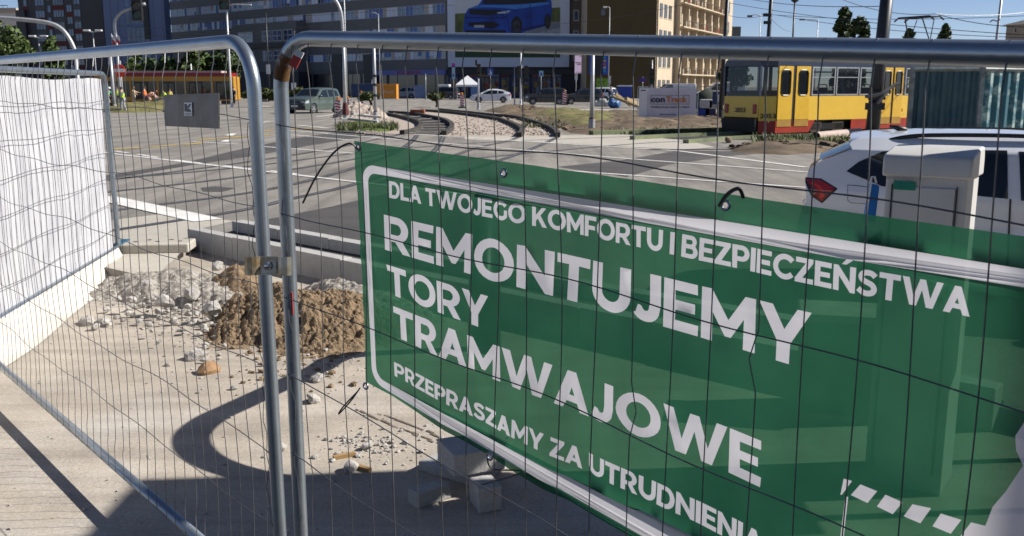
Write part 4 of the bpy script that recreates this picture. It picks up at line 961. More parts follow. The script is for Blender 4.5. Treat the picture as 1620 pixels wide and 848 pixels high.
mb.quad((TX0, -HWD, z_sk), (bxa - .25, -HWD, z_sk), (bxa + .05, -HWD, z_y0), (TX0, -HWD, z_y0)); mb.quad((bxb, -HWD, z_sk + .05), (LT - TX0, -HWD, z_sk + .05), (LT - TX0, -HWD, z_y0), (bxb, -HWD, z_y0))
mb.quad((plan[0][0] + .0, plan[0][1], z_sk), (TX0, -HWD, z_sk), (TX0, -HWD, z_y0), (0, -HWE, z_y0)); mb.quad((LT - TX0, HWD, z_sk), (TX0, HWD, z_sk), (TX0, HWD, z_y0), (LT - TX0, HWD, z_y0))
mb.build('red_skirt', TRED, tram)
mb = MB(); mb.add([(-.10, -HWE + .05, .13), (-.10, HWE - .05, .13), (-.16, HWE - .03, .62), (-.16, -HWE + .03, .62), (.1, -HWE + .05, .13), (.1, HWE - .05, .13), (.1, HWE - .03, .62), (.1, -HWE + .03, .62)], [(0, 3, 2, 1), (4, 5, 6, 7), (0, 1, 5, 4), (1, 2, 6, 5), (2, 3, 7, 6), (3, 0, 4, 7)]); mb.build('bumper', BLACK, tram)
mb = MB(); mb.box((.4, -HWD + .15, .12), (LT - .4, HWD - .15, .5)); mb.build('underframe', BLACK, tram)
for c in (bxa + .75, LT - 3.2):
    m_ = MB(); m_.box((c - .9, -HWD + .05, .18), (c + .9, HWD - .05, .42)); bo_ = m_.build('bogie', BLACK, tram)
    for dx in (-.6, .6):
        for sd in (-1, 1):
            m_ = MB(); m_.lathe([(.31, -.05), (.33, -.03), (.33, .05)], 16, Matrix.Translation((c + dx, sd * (HWD - .1), .34)) @ Matrix.Rotation(R(90), 4, 'X')); m_.build('wheel', mat('wheel steel', (.09, .075, .06), .6, .5), bo_)
# roof and cantrail
mb = MB()
rp_ = [(p[0], p[1]) for p in plan]; n = 8
lv = [(z_rf - .42, 1.0), (z_rf - .10, .985), (z_rf - .03, .93), (z_rf + .03, .78), (z_rf + .07, .3)]
vs = [(LT / 2 + (p[0] - LT / 2) * (1 - (1 - k) * .12), p[1] * k, z) for z, k in lv[1:] for p in rp_]
mb.add(vs, [(i * n + j, i * n + (j + 1) % n, (i + 1) * n + (j + 1) % n, (i + 1) * n + j) for i in range(3) for j in range(n)] + [tuple(range(3 * n, 4 * n))]); mb.build('roof', ROOF, tram)
mb = MB(); vs = [(p[0], p[1], z) for z in (z_rf - .30, z_rf - .10) for p in rp_]; mb.add(vs, [(j, (j + 1) % n, n + (j + 1) % n, n + j) for j in range(n)])
zw0, zw1 = z_y1, z_rf - .30
for a, b in ((TX0, D1a), (D1b, W1a), (W1b, W2a), (W2b, W3a), (W3b, D2a), (D2b, D2b + .12), (LT - TX0 - .2, LT - TX0)): mb.quad((a, -HWD, zw0), (b, -HWD, zw0), (b, -HWD, zw1), (a, -HWD, zw1))
for a, b in ((D1a, D1b), (D2a, D2b)): mb.quad((a, -HWD, 2.55), (b, -HWD, 2.55), (b, -HWD, zw1), (a, -HWD, zw1))
mb.quad((TX0, HWD, zw0), (LT - TX0, HWD, zw0), (LT - TX0, HWD, zw0 + .2), (TX0, HWD, zw0 + .2))
for i in range(0, 7):
    x = lerp(TX0, LT - TX0, i / 6); mb.quad((x - .1, HWD, zw0), (x + .1, HWD, zw0), (x + .1, HWD, zw1), (x - .1, HWD, zw1))
for (x, y) in ((0, -HWE), (0, HWE), (TX0, HWD), (LT, -HWE), (LT, HWE)): mb.box((x - .05, y - .05, zw0), (x + .05, y + .05, zw1))
mb.build('window_band', NAVY, tram)
for a, b in ((W1a, W1b), (W2a, W2b), (W3a, W3b), (D2b + .12, D2b + .75)):
    m_ = MB()
    for q in ((a, a + .05), (b - .05, b)): m_.box((q[0], -HWD - .012, zw0 + .02), (q[1], -HWD + .01, zw1 - .02))
    for q in ((zw0 + .02, zw0 + .07), (zw1 - .07, zw1 - .02), (zw1 - .42, zw1 - .39)): m_.box((a + .05, -HWD - .01, q[0]), (b - .05, -HWD + .01, q[1]))
    wf = m_.build('side_window', STEEL, tram); m_ = MB(); m_.quad((a, -HWD + .004, zw0), (b, -HWD + .004, zw0), (b, -HWD + .004, zw1), (a, -HWD + .004, zw1)); m_.build('pane', TGLASS, wf)
m_ = MB(); m_.quad((.0, -HWE, zw0), (TX0, -HWD, zw0), (TX0, -HWD, zw1), (.04, -HWE, zw1)); m_.build('corner_window', TGLASS, tram)
m_ = MB(); m_.quad((-.01, HWE, zw0), (-.01, -HWE, zw0), (.03, -HWE, zw1), (.03, HWE, zw1)); m_.build('rear_screen', TGLASS, tram)
m_ = MB(); m_.quad((LT, -HWE, zw0), (LT, HWE, zw0), (LT, HWE, zw1), (LT, -HWE, zw1)); m_.build('front_screen', TGLASS, tram)
for a, b in ((D1a, D1b), (D2a, D2b)):
    mid = (a + b) / 2; gp = (b - a) * .05
    for x0, x1 in ((a + .02, mid - gp), (mid + gp, b - .02)):
        m_ = MB(); zb_, zt_ = .33, 2.53; y = -HWD - .02; wx = (x1 - x0)
        m_.box((x0, y, zb_ + .26), (x0 + wx * .2, y + .04, zt_)); m_.box((x1 - wx * .2, y, zb_ + .26), (x1, y + .04, zt_)); m_.box((x0 + wx * .2, y, zb_ + .26), (x1 - wx * .2, y + .04, 1.5)); m_.box((x0 + wx * .2, y, 2.36), (x1 - wx * .2, y + .04, zt_))
        dr = m_.build('door', DOORY, tram); m_ = MB(); m_.box((x0, y + .006, zb_), (x1, y + .04, zb_ + .257)); m_.build('kick_panel', mat('shaded door yellow', (.42, .23, .03), .6), dr)  # darker yellow paints the inset shade at the door foot
        m_ = MB(); cx = (x0 + x1) / 2; rr = [(x, z) for x, z in rrect(x0 + wx * .17, 1.47, x1 - wx * .17, 2.39, wx * .2)]
        m_.add([(x, y + .012, z) for x, z in rr], [tuple(range(len(rr)))]); fr_ = m_.build('door_window', GLASS, dr)
        m_ = MB(); m_.tube([(x, y, z) for x, z in rr + rr[:1]], .022, 6, False); m_.build('seal', BLACK, fr_)
    m_ = MB(); m_.box((mid - gp, -HWD, .35), (mid + gp, -HWD + .03, 2.53)); m_.build('door_gap', BLACK, tram)
for y in (-HWE + .18, HWE - .18):
    m_ = MB(); m_.box((-.06, y - .09, .80), (-.0, y + .09, 1.15)); m_.build('tail_light', mat('tram lamp red', (.35, .015, .02), .3), tram, bevel=.03)
nm_ = MB(); text_on(nm_, '2053', (-.06, 0, .93), (0, -1, 0), (0, 0, 1), .55, .17); text_on(nm_, '2053', ((TX0 * .52), -(HWE + HWD) / 2 - .03, .73), Vector((TX0, -(HWD - HWE), 0)).normalized(), (0, 0, 1), .6, .17); nm_.build('fleet_number', BLACK, tram)
m_ = MB(); m_.box((.3, -HWD + .1, .5), (LT - .3, HWD - .1, .54)); m_.build('cabin_floor', mat('tram floor', (.1, .1, .1), .7), tram)
seat_m = mat('seat blue', (.03, .04, .075), .6)
for i in range(9):
    x = D1b + .3 + i * .8
    m_ = MB(); m_.box((x, -HWD + .2, 1.2), (x + .08, -HWD + .65, 1.75)); m_.box((x, -HWD + .2, 1.1), (x + .42, -HWD + .65, 1.2)); so = m_.build('seat', seat_m, tram, bevel=.03)
    m_ = MB(); m_.tube([(x, -HWD + .2, 1.72), (x + .02, -HWD + .2, 1.85), (x + .09, -HWD + .4, 1.87), (x + .02, -HWD + .64, 1.85), (x, -HWD + .65, 1.72)], .022, 6); m_.build('grab_bar', STEEL, so)
for i in range(2):
    m_ = MB(); m_.tube([(D1b, -.5 + i, 2.35), (D2b + 1, -.5 + i, 2.35)], .02, 6); m_.build('hand_rail', mat('yellow rail', (.6, .4, .05), .4), tram)
# pantograph, high over the roof
px_ = tx(1440, 0); M = Matrix.Translation((px_, 0, z_rf + .06))
pg = MB(); top = 1.75
for y in (-.55, .55):
    pg.tube([(-.35, y, .12), (.25, y * .9, .85), (-.15, y * .75, top - .1)], .028, 6, True, M); pg.tube([(.95, y, .12), (.35, y * .9, .85), (.6, y * .75, top - .1)], .02, 6, True, M)
pg.box((-.5, -.7, .02), (1.1, .7, .12), M); po = pg.build('pantograph', BLACK, tram)
m_ = MB()
for x in (-.15, .5): m_.tube([(x, -.95, top - .16), (x, -.75, top - .02), (x, .75, top - .02), (x, .95, top - .16)], .035, 6, True, M)
m_.box((-.15, -.78, top - .05), (.5, -.72, top - .01), M); m_.box((-.15, .72, top - .05), (.5, .78, top - .01), M); m_.build('collector_bow', BLACK, po)
# ================================================================ shipping container
cc = A(1546, 206, 33.0); e1 = A(1437, 206, 34.0); dl = Vector((e1.x - cc.x, e1.y - cc.y, 0)).normalized(); dr_ = Vector((.86, .51, 0)).normalized(); wl = (e1 - cc).length; wr_ = 6.0
ct = thing('shipping_container', 'weathered blue green shipping container right of the tram', 'container', (cc.x, cc.y, ZR)); zt = A(1553, 106, 33.0).z - ZR
def corr(a, d, n_, L, z0, z1, pitch, dep):
    m_ = MB(); k = int(L / pitch); pts = []
    for i in range(k):
        for f, q in ((.0, 0), (.3, 0), (.5, 1), (.8, 1)): pts.append(a + d * ((i + f) * L / k) - n_ * (dep * q))
    pts.append(a + d * L); vs = [Vector((p.x, p.y, z)) for p in pts for z in (z0, z1)]
    m_.add(vs, [(2 * i, 2 * i + 2, 2 * i + 3, 2 * i + 1) for i in range(len(pts) - 1)]); return m_
nl = Vector((dl.y, -dl.x, 0)); nl = nl if nl.dot(-cc) > 0 else -nl; nr = Vector((dr_.y, -dr_.x, 0)); nr = nr if nr.dot(Vector((1, -1, 0))) > 0 else -nr
O = Vector((0, 0, 0))
CB1 = mat('container teal', (.07, .13, .125), .55, 0, c2=(.035, .085, .11), scale=1.2, bump=.2)
CB2 = mat('container flaking blue', (.34, .43, .4), .6, 0, c2=(.03, .12, .15), scale=1.1, detail=7, bump=.2, lo=.46, hi=.54)
corr(O, dl, nl, wl, .15, zt - .12, .36, .08).build('end_wall', CB1, ct); corr(O, dr_, nr, wr_, .15, zt - .12, .5, .14).build('side_wall', CB2, ct)
m_ = MB(); F_ = mat('container frame', (.28, .33, .32), .6, 0, c2=(.12, .13, .12), scale=3)
far = O + dl * wl
for p in (O, dl * wl, dr_ * wr_, dl * wl + dr_ * wr_): m_.box((p.x - .07, p.y - .07, 0), (p.x + .07, p.y + .07, zt))
for a, b in ((O, dl * wl), (O, dr_ * wr_), (dl * wl, dl * wl + dr_ * wr_), (dr_ * wr_, dl * wl + dr_ * wr_)):
    for z in (.08, zt - .06): m_.tube([(a.x, a.y, z), (b.x, b.y, z)], .08, 4)
m_.build('corner_frame', F_, ct)
m_ = MB(); q = [O, dr_ * wr_, dl * wl + dr_ * wr_, dl * wl]; m_.add([(p.x, p.y, z) for z in (zt - .1, zt - .02) for p in q], [(0, 1, 2, 3), (7, 6, 5, 4)]); m_.quad(*[(p.x, p.y, .1) for p in (q[1], q[2], q[2], q[1])]) if 0 else None
m_.add([(q[1].x, q[1].y, .1), (q[2].x, q[2].y, .1), (q[2].x, q[2].y, zt - .1), (q[1].x, q[1].y, zt - .1)], [(0, 1, 2, 3)]); m_.add([(q[2].x, q[2].y, .1), (q[3].x, q[3].y, .1), (q[3].x, q[3].y, zt - .1), (q[2].x, q[2].y, zt - .1)], [(0, 1, 2, 3)]); m_.build('roof', F_, ct)
p0, p1 = A(1289, 222, 30), G(1338, 219); m_ = MB(); a = G(1290, 224); b = G(1338, 219); L_ = (b - a).normalized()
m_.tube([a + Vector((0, 0, .16)), b + L_ * 1.2 + Vector((0, 0, .16))], .16, 14, False); m_.tube([a + Vector((0, 0, .16)), b + L_ * 1.2 + Vector((0, 0, .16))], .125, 14, False); tag(m_.build('concrete_pipe', mat('pinkish pipe', (.42, .33, .28), .8), smooth=True), 'loose concrete pipe lying in the grass before the tram', 'pipe')
# ================================================================ buildings round the junction
WGL = mat('window glass', (.09, .15, .29), .12, 0, var=.45, scale=.35, spec=.9, c2=(.015, .022, .035))
WGD = mat('shop glass', (.012, .014, .02), .12, 0, var=.3, scale=.4, spec=.7)
FRM = mat('window frame', (.52, .53, .55), .5)
class Face:
    """a vertical front from ground point a to b; local x runs along it, local -y faces us"""
    def __init__(s, pa, Ya, pb, Yb):
        a = A(pa, 140, Ya * 1.4); b = A(pb, 140, Yb * 1.4); s.o = Vector((a.x, a.y, ZR)); d = Vector((b.x - a.x, b.y - a.y, 0)); s.L = d.length; s.d = d.normalized(); s.rz = math.atan2(s.d.y, s.d.x); s.n = Vector((s.d.y, -s.d.x, 0))
    def at(s, px, py):
        r_ = ray(px, py); t = (s.o - Vector((0, 0, HC))).dot(s.n) / r_.dot(s.n); p = Vector((0, 0, HC)) + r_ * t
        return (p - s.o).dot(s.d), p.z - ZR
    def x(s, px): return s.at(px, 100)[0]
def window(parent, x0, x1, z0, z1, nm=2, fm=FRM, gm_=WGL, fw=.06, y=0.0, name='window', trans=None):
    m_ = MB(); n = max(1, nm); st = (x1 - x0) / n
    for i in range(n + 1):
        x = x0 + st * i; m_.box((x - fw / 2, y - .05, z0), (x + fw / 2, y + .02, z1))
    m_.box((x0, y - .06, z0 - fw / 2), (x1, y + .02, z0 + fw / 2)); m_.box((x0, y - .06, z1 - fw / 2), (x1, y + .02, z1 + fw / 2))
    if trans: m_.box((x0, y - .045, trans - fw / 2), (x1, y + .02, trans + fw / 2))
    w_ = m_.build(name, fm, parent); m_ = MB(); m_.quad((x0, y - .02, z0), (x1, y - .02, z0), (x1, y - .02, z1), (x0, y - .02, z1)); m_.build('pane', gm_, w_); return w_
def blk(parent, nm, x0, x1, z0, z1, m, y0=0.0, y1=12.0):
    m_ = MB(); m_.box((x0, y0, z0), (x1, y1, z1)); return m_.build(nm, m, parent)
# --- grey office block with ribbon windows
F = Face(276, 152, 708, 112)
off_ = thing('office_building', 'grey office block with long ribbon windows across the middle of the skyline', 'building', F.o, F.rz)
CLAD = mat('grey cladding', (.135, .132, .13), .6, 0, var=.1, scale=.15); CLD2 = mat('dark cladding', (.035, .036, .04), .6, 0, var=.1, scale=.15)
ztop = 46  # unseen upper storeys raised so the block shades its neighbours
bands = [(F.at(700, 93)[1], F.at(700, 80)[1]), (F.at(700, 53.5)[1], F.at(700, 40)[1]), (F.at(700, 21)[1], F.at(700, 5)[1])]; fl = bands[2][0] - bands[1][0]
bands += [(bands[2][0] + fl, bands[2][1] + fl), (bands[2][0] + 2 * fl, bands[2][1] + 2 * fl)]
zs = F.at(700, 110)[1]
blk(off_, 'wall', 0, F.L, 0, ztop, CLAD, .25)
prev = zs
for i, (a, b) in enumerate(bands):
    blk(off_, 'spandrel', 0, F.L, prev, a, CLAD if i % 2 == 0 or 1 else CLD2, 0, .24); prev = b
blk(off_, 'spandrel', 0, F.L, prev, ztop - .3, CLAD, 0, .24)
rg = random.Random(3); nseg = 9
BLIND_REFL = [mat('blind ' + k, c, .7, var=.03) for k, c in (('white', (.62, .66, .75)), ('blue', (.1, .18, .42)), ('beige', (.42, .36, .32)))]  # blind tones; white and blue also paint sky reflection into the panes
for bi, (a, b) in enumerate(bands):
    for k in range(nseg):
        x0 = lerp(.4, F.L - .4, k / nseg); x1 = lerp(.4, F.L - .4, (k + 1) / nseg) - .12
        w_ = window(off_, x0, x1, a, b, int((x1 - x0) / .85), y=.16, fw=.1)
        for q in range(8):
            n = int((x1 - x0) / .85); i0 = rg.randrange(n); wd = rg.choice((1, 1, 2, 2)); i1 = min(n, i0 + wd); m_ = MB(); hh = rg.choice((0, 0, .4)) * (b - a); m_.quad((x0 + (x1 - x0) * i0 / n, .135 - q * .003, a + hh), (x0 + (x1 - x0) * i1 / n, .135 - q * .003, a + hh), (x0 + (x1 - x0) * i1 / n, .135 - q * .003, b), (x0 + (x1 - x0) * i0 / n, .135 - q * .003, b)); m_.build('blind', BLIND_REFL[rg.choice((0, 0, 0, 1, 1, 2))], w_)
xs0 = F.x(590); zsg0, zsg1 = F.at(650, 118.5)[1], F.at(650, 111)[1]
for k in range(12):
    x0 = lerp(.3, F.L - .3, k / 12); x1 = lerp(.3, F.L - .3, (k + 1) / 12) - .5
    window(off_, x0, x1, .15, zs - .5, 3, CLD2, WGD, .12, .2, 'shop_window')
blk(off_, 'shop_fascia', xs0, F.L - .1, zsg0, zsg1, mat('blue fascia', (.14, .15, .42), .5, var=.05), -.5, -.01)
m_ = MB(); xm = F.x(650); text_on(m_, 'ROSSMANN', (xm, -.515, (zsg0 + zsg1) / 2), (1, 0, 0), (0, 0, 1), F.x(668) - F.x(631), (zsg1 - zsg0) * .72, bold=.03); m_.build('sign_lettering', mat('sign red', (.35, .01, .03), .5), off_)
for px in (536, 586):
    blk(off_, 'stair_tower', F.x(px - 7), F.x(px + 8), 0, F.at(px, 86)[1], BLACK, -.6, -.005)
xa, xb = F.x(385), F.x(486); an = F.at(420, 38)[1]
blk(off_, 'annexe', xa, xb, zs, an, CLAD, -2.2, -.002); blk(off_, 'annexe_base', xa, xb, 0, zs - .01, CLD2, -2.1, -.002); blk(off_, 'canopy', xa + .5, xb - 2, F.at(420, 77)[1], F.at(420, 70)[1], BLACK, -2.7, -2.202)
for z0, z1 in ((F.at(420, 97)[1], F.at(420, 82)[1]), (F.at(420, 67)[1], F.at(420, 51)[1])):
    for pa, pb in ((394, 417), (432, 446), (449, 463), (466, 480)):
        window(off_, F.x(pa), F.x(pb), z0, z1, 2, FRM, WGL, .12, -2.2, trans=(z0 + z1) / 2)
blk(off_, 'green_sign', F.x(399), F.x(416), F.at(410, 109)[1], F.at(410, 102)[1], mat('green sign dim', (.02, .16, .06), .5), -2.5, -2.11)
# --- block that carries the car billboard
F = Face(709, 112, 929, 112.4)
bb = thing('shop_building', 'dark shop building with blue shop fronts below the car billboard', 'building', F.o, F.rz)
zb = F.at(800, 107)[1]
blk(bb, 'wall', 0, F.L, 0, 24, mat('dark fascia', (.045, .045, .05), .7), .3); blk(bb, 'brick_pier', F.x(902), F.L, zb, 24, mat('brown brick', (.14, .11, .09), .8, var=.2, scale=1.5), .0, .29)
for i in range(6): window(bb, F.x(907), F.x(914), zb + 1.0 + i * 3.2, zb + 2.6 + i * 3.2, 1, FRM, WGL, .1, -.01)
blk(bb, 'fascia_beam', 0, F.L, F.at(800, 118)[1], F.at(800, 110)[1], CLD2, -.25, .29)
rg = random.Random(12)
shopc = [mat('shop ' + k, c, .5, var=.1) for k, c in (('blue', (.012, .03, .16)), ('deep blue', (.015, .02, .09)), ('orange', (.32, .07, .02)), ('amber', (.35, .22, .04)), ('pale', (.2, .25, .35)), ('dark red', (.16, .02, .02)))]
zf = F.at(800, 122)[1]
for k in range(11):
    x0 = lerp(.2, F.L - 4, k / 11); x1 = lerp(.2, F.L - 4, (k + 1) / 11) - .25
    sw = window(bb, x0, x1, .2, zf, 2, shopc[k % 2], WGD, .18, .2, 'shop_window')
    for q in range(2):
        a = rg.uniform(x0 + .1, x1 - .7); z = rg.uniform(.8, zf - 1.0); m_ = MB(); m_.box((a, .1, z), (a + rg.uniform(.4, .9), .15, z + rg.uniform(.4, 1.0))); m_.build('poster', shopc[rg.randrange(2, 6)], sw)
    m_ = MB(); m_.box((x0, .02, zf + .1), (x1, .19, zf + .55)); m_.build('shop_sign', shopc[k % 6], bb)
# billboard: a flat printed picture
bbt = thing('billboard', 'big pale billboard with a picture of a blue off-road car', 'billboard', F.o + F.n * .05, F.rz)
def bp(px, py, y): x, z = F.at(px, py); return (x, y, z)
m_ = MB(); x0, z0 = F.at(709, 106); x1 = F.x(900); m_.box((x0, -.35, z0), (x1, .28, 24)); m_.build('board', mat('billboard pale', (.55, .61, .72), .7, var=.04, scale=.2), bbt)
def pic(nm, polys, c, y, var=.06, scale=.4, c2=None):
    m_ = MB()
    for k, poly in enumerate(polys):
        q = [bp(px, py, y) for px, py in poly]; tri = tessellate_polygon([[Vector((p[0], p[2], 0)) for p in q]]); m_.add(q, tri)
    return m_.build(nm, mat('print ' + nm, c, .6, 0, var=var, scale=scale, c2=c2), bbt)
pic('printed_sky', [[(720, -45), (886, -45), (886, 40), (720, 40)]], (.55, .58, .62), -.356)
pic('printed_field', [[(720, 22), (886, 12), (886, 91), (720, 91)]], (.14, .17, .05), -.362, c2=(.05, .07, .02))
pic('printed_road', [[(735, 44), (886, 34), (886, 80), (720, 84)]], (.22, .24, .28), -.368)
pic('printed_strip', [[(720, 82), (886, 82), (886, 91), (720, 91)]], (.02, .06, .02), -.374)
pic('printed_car_body', [[(733, 50), (735, 24), (741, 14), (757, 8), (764, -2), (772, -14), (800, -20), (840, -20), (862, -12), (872, 2), (873, 16), (871, 34), (862, 42), (830, 50), (822, 56), (760, 60)]], (.012, .07, .42), -.378, c2=(.006, .025, .2), scale=.25)
pic('printed_car_glass', [[(763, 7), (767, -4), (776, -14), (800, -17), (838, -17), (858, -9), (866, 3), (830, 7)]], (.01, .012, .03), -.386)
pic('printed_car_highlight', [[(740, 14), (760, 8.5), (812, 8), (868, 3.5), (869, 7), (815, 15), (800, 13), (760, 11.5)]], (.05, .22, .62), -.39)
pic('printed_car_grille', [[(742, 18), (746, 14.5), (800, 17), (796, 22), (770, 25), (744, 23)], [(740, 36), (780, 34), (792, 40), (780, 46), (742, 42)], [(735, 48), (800, 48), (800, 56), (738, 56)]], (.008, .01, .02), -.394)
pic('printed_car_lamp', [[(786, 20), (804, 17), (808, 17.5), (802, 21.5), (788, 22)]], (.4, .5, .62), -.398)
for wh_ in ([(817 + 9 * math.cos(a * .3), 42 + 16 * math.sin(a * .3)) for a in range(21)], [(866 + 5 * math.cos(a * .3), 34 + 12 * math.sin(a * .3)) for a in range(21)]): pic('printed_car_wheel', [wh_], (.012, .012, .016), -.402)
pic('printed_car_lines', [[(800, 17), (801, 17), (806, 50), (805, 50)], [(838, 5), (839, 5), (841, 47), (840, 47)], [(806, 50), (862, 38), (862, 41), (806, 54)], [(735, 27), (800, 28), (800, 30), (735, 29)]], (.006, .02, .13), -.404)
pic('printed_car_plate', [[(750, 40), (766, 40), (766, 44), (750, 44)]], (.4, .42, .45), -.408)
for cx_, cy_, a_, b_ in ((817, 42, 5.5, 10.5), (866, 34, 3, 8)): pic('printed_car_rim', [[(cx_ + a_ * math.cos(q * .3), cy_ + b_ * math.sin(q * .3)) for q in range(21)]], (.05, .055, .07), -.412, var=.4, scale=2)
pic('printed_spray', [[(826, 58), (886, 44), (886, 54), (840, 60)]], (.4, .42, .47), -.406, var=.2, scale=1)
# lit screen and signs on the corner
m_ = MB(); x0, z0 = F.at(907, 117); x1, z1 = F.at(930, 87); m_.box((x0, -1.3, z0), (x1, -1.0, z1)); t = thing('advert_screen', 'pink lit advertising screen on the corner of the shop building', 'screen', F.o, F.rz)
m_.build('screen_case', CLD2, t); m_ = MB(); m_.box((x0 + .1, -1.34, z0 + .1), (x1 - .1, -1.303, z1 - .1)); m_.build('screen_face', mat('lit pink screen', (.6, .45, .6), .5, var=.02, emit=.35), t)
m_ = MB(); xc = (x0 + x1) / 2; hh = z1 - z0
for f, wd, h_ in ((.55, .8, .09), (.46, .62, .09), (.88, .3, .05), (.07, .7, .04)):
    for k in range(int(wd * 10)):
        a = xc - wd * (x1 - x0) / 2 + k * (x1 - x0) * .1; m_.box((a, -1.35, z0 + hh * f), (a + (x1 - x0) * .07, -1.342, z0 + hh * (f + h_ * .7)))
m_.build('screen_text', mat('screen ink', (.12, .08, .16), .6), t)
F = Face(929, 100, 966, 100)
t = thing('shop_sign', 'blue upright shop sign with coloured squares beside the pink screen', 'sign', F.o, F.rz)
m_ = MB(); m_.box((F.x(931), -1.5, F.at(940, 118)[1]), (F.x(940), -1.0, F.at(940, 86)[1])); m_.build('blue_panel', mat('sign blue', (.012, .07, .45), .5), t)
m_ = MB(); m_.box((F.x(940.3), -1.4, F.at(940, 120)[1]), (F.x(952), -1.1, F.at(940, 84)[1])); m_.build('black_panel', BLACK, t)
m_ = MB(); m_.box((F.x(952.2), -1.5, F.at(940, 118)[1]), (F.x(961), -1.0, F.at(940, 86)[1])); bpn = m_.build('blue_panel', MATS['sign blue'], t)
for k, c in enumerate(((.02, .3, .4), (.5, .3, .1), (.6, .08, .03), (.5, .4, .3), (.02, .3, .4))):
    m_ = MB(); z = F.at(955, 90 + k * 5.2)[1]; m_.box((F.x(953), -1.53, z - .3), (F.x(957), -1.503, z)); m_.build('coloured_square', mat('sq%d' % k, c, .5), bpn)
t = thing('shop_sign', 'green shop sign at street level right of the blue shop fronts', 'sign', F.o, F.rz); m_ = MB(); m_.box((F.x(943), -1.2, F.at(950, 150)[1]), (F.x(961), -1.0, F.at(950, 124)[1])); m_.build('sign_panel', mat('lime sign', (.16, .32, .02), .5), t)
m_ = MB(); text_on(m_, '1ST', (F.x(951), -1.21, F.at(950, 130)[1]), (1, 0, 0), (0, 0, 1), 1.0, .35); m_.build('sign_lettering', mat('sign dark green', (.03, .08, .01), .5), t)
# --- beige house: blind brown gable and sunlit balcony front
F = Face(927, 104, 1036, 104)
hb = thing('apartment_building', 'beige apartment house with brown blind gable and sunlit balconies', 'building', F.o, F.rz)
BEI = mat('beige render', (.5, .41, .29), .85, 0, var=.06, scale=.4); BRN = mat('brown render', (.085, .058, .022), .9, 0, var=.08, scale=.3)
F2 = Face(1036, 104, 1154, 138); rel = F2.rz - F.rz; ux = Vector((math.cos(rel), math.sin(rel), 0)); uy = Vector((-math.sin(rel), math.cos(rel), 0)); ob = Vector((F.L, 0, 0))
def loc2(x, y, z): return ob + ux * x + uy * y + Vector((0, 0, z))
def box2(m_, a, b):
    M = Matrix.Translation(ob) @ Matrix((ux, uy, Vector((0, 0, 1)))).transposed().to_4x4(); m_.box(a, b, M)
m_ = MB(); tp = 26; q = [Vector((0, 0, 0)), Vector((F.L, 0, 0)), loc2(F2.L, 0, 0), loc2(F2.L, 14, 0), Vector((0, 30, 0))]
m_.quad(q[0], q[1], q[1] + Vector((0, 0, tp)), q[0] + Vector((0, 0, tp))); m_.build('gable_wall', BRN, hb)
m_ = MB()
for a, b in ((1, 2), (2, 3), (3, 4), (4, 0)): m_.quad(q[a], q[b], q[b] + Vector((0, 0, tp)), q[a] + Vector((0, 0, tp)))
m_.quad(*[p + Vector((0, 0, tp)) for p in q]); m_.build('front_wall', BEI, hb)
flo = [(F2.at(1051, 137)[1], F2.at(1051, 126.5)[1]), (F2.at(1051, 107)[1], F2.at(1051, 88)[1]), (F2.at(1051, 68)[1], F2.at(1051, 48)[1]), (F2.at(1051, 28.5)[1], F2.at(1051, 6.5)[1])]; flo.append((flo[3][0] * 2 - flo[2][0], flo[3][1] * 2 - flo[2][1]))
DW = mat('dark window', (.05, .045, .04), .15, 0, var=.4, scale=.5)
def win2(xa, xb, z0, z1, dep=-.02):
    m_ = MB(); box2(m_, (xa - .1, dep - .05, z0 - .1), (xb + .1, dep + .01, z0)); w_ = m_.build('window', BEI, hb); m_ = MB(); box2(m_, (xa, dep - .015, z0), (xb, dep, z1)); m_.build('pane', DW, w_)
    m_ = MB(); box2(m_, ((xa + xb) / 2 - .04, dep - .03, z0), ((xa + xb) / 2 + .04, dep - .016, z1)); m_.build('mullion', FRM, w_)
xb0 = F2.x(1066); xb1 = F2.x(1137)
for fi, (z0, z1) in enumerate(flo):
    for pa, pb in ((1041.5, 1046), (1048.5, 1053), (1055.5, 1060)): win2(F2.x(pa), F2.x(pb), z0, z1)
    for k in range(6):
        xa = lerp(xb0, xb1, (k + .2) / 6); xe = lerp(xb0, xb1, (k + .72) / 6); win2(xa, xe, z0 - .5, z1 + .1)
    for k in range(2): xa = lerp(xb1, F2.L, .25 + .4 * k); win2(xa, xa + .9, z0, z1)
    if fi:
        m_ = MB(); zz = z0 - .95; box2(m_, (xb0, -1.5, zz - .12), (xb1, -.002, zz + .08)); bo_ = m_.build('balcony', BEI, hb)
        m_ = MB()
        for k in range(30):
            x = lerp(xb0, xb1, k / 29); box2(m_, (x - .03, -1.5, zz + .08), (x + .03, -1.44, zz + 1.0))
        box2(m_, (xb0, -1.52, zz + 1.0), (xb1, -1.42, zz + 1.08)); m_.build('railing', mat('rust brown railing', (.08, .05, .035), .7), bo_)
        rg = random.Random(fi)
        for k in range(9): x = rg.uniform(xb0, xb1 - 1); m_ = MB(); box2(m_, (x, -1.41, zz + .1), (x + rg.uniform(.5, 1.2), -1.38, zz + rg.uniform(.6, .95))); m_.build('balcony_screen', [mat('screen a', (.09, .07, .05), .8), mat('screen b', (.3, .26, .2), .8), mat('screen c', (.25, .03, .02), .8)][rg.randrange(3)], bo_)
for k in range(7):
    x = lerp(xb0, xb1, k / 6); m_ = MB(); box2(m_, (x - .22, -.9, 0), (x + .22, -.003, tp)); m_.build('pilaster', BEI, hb)
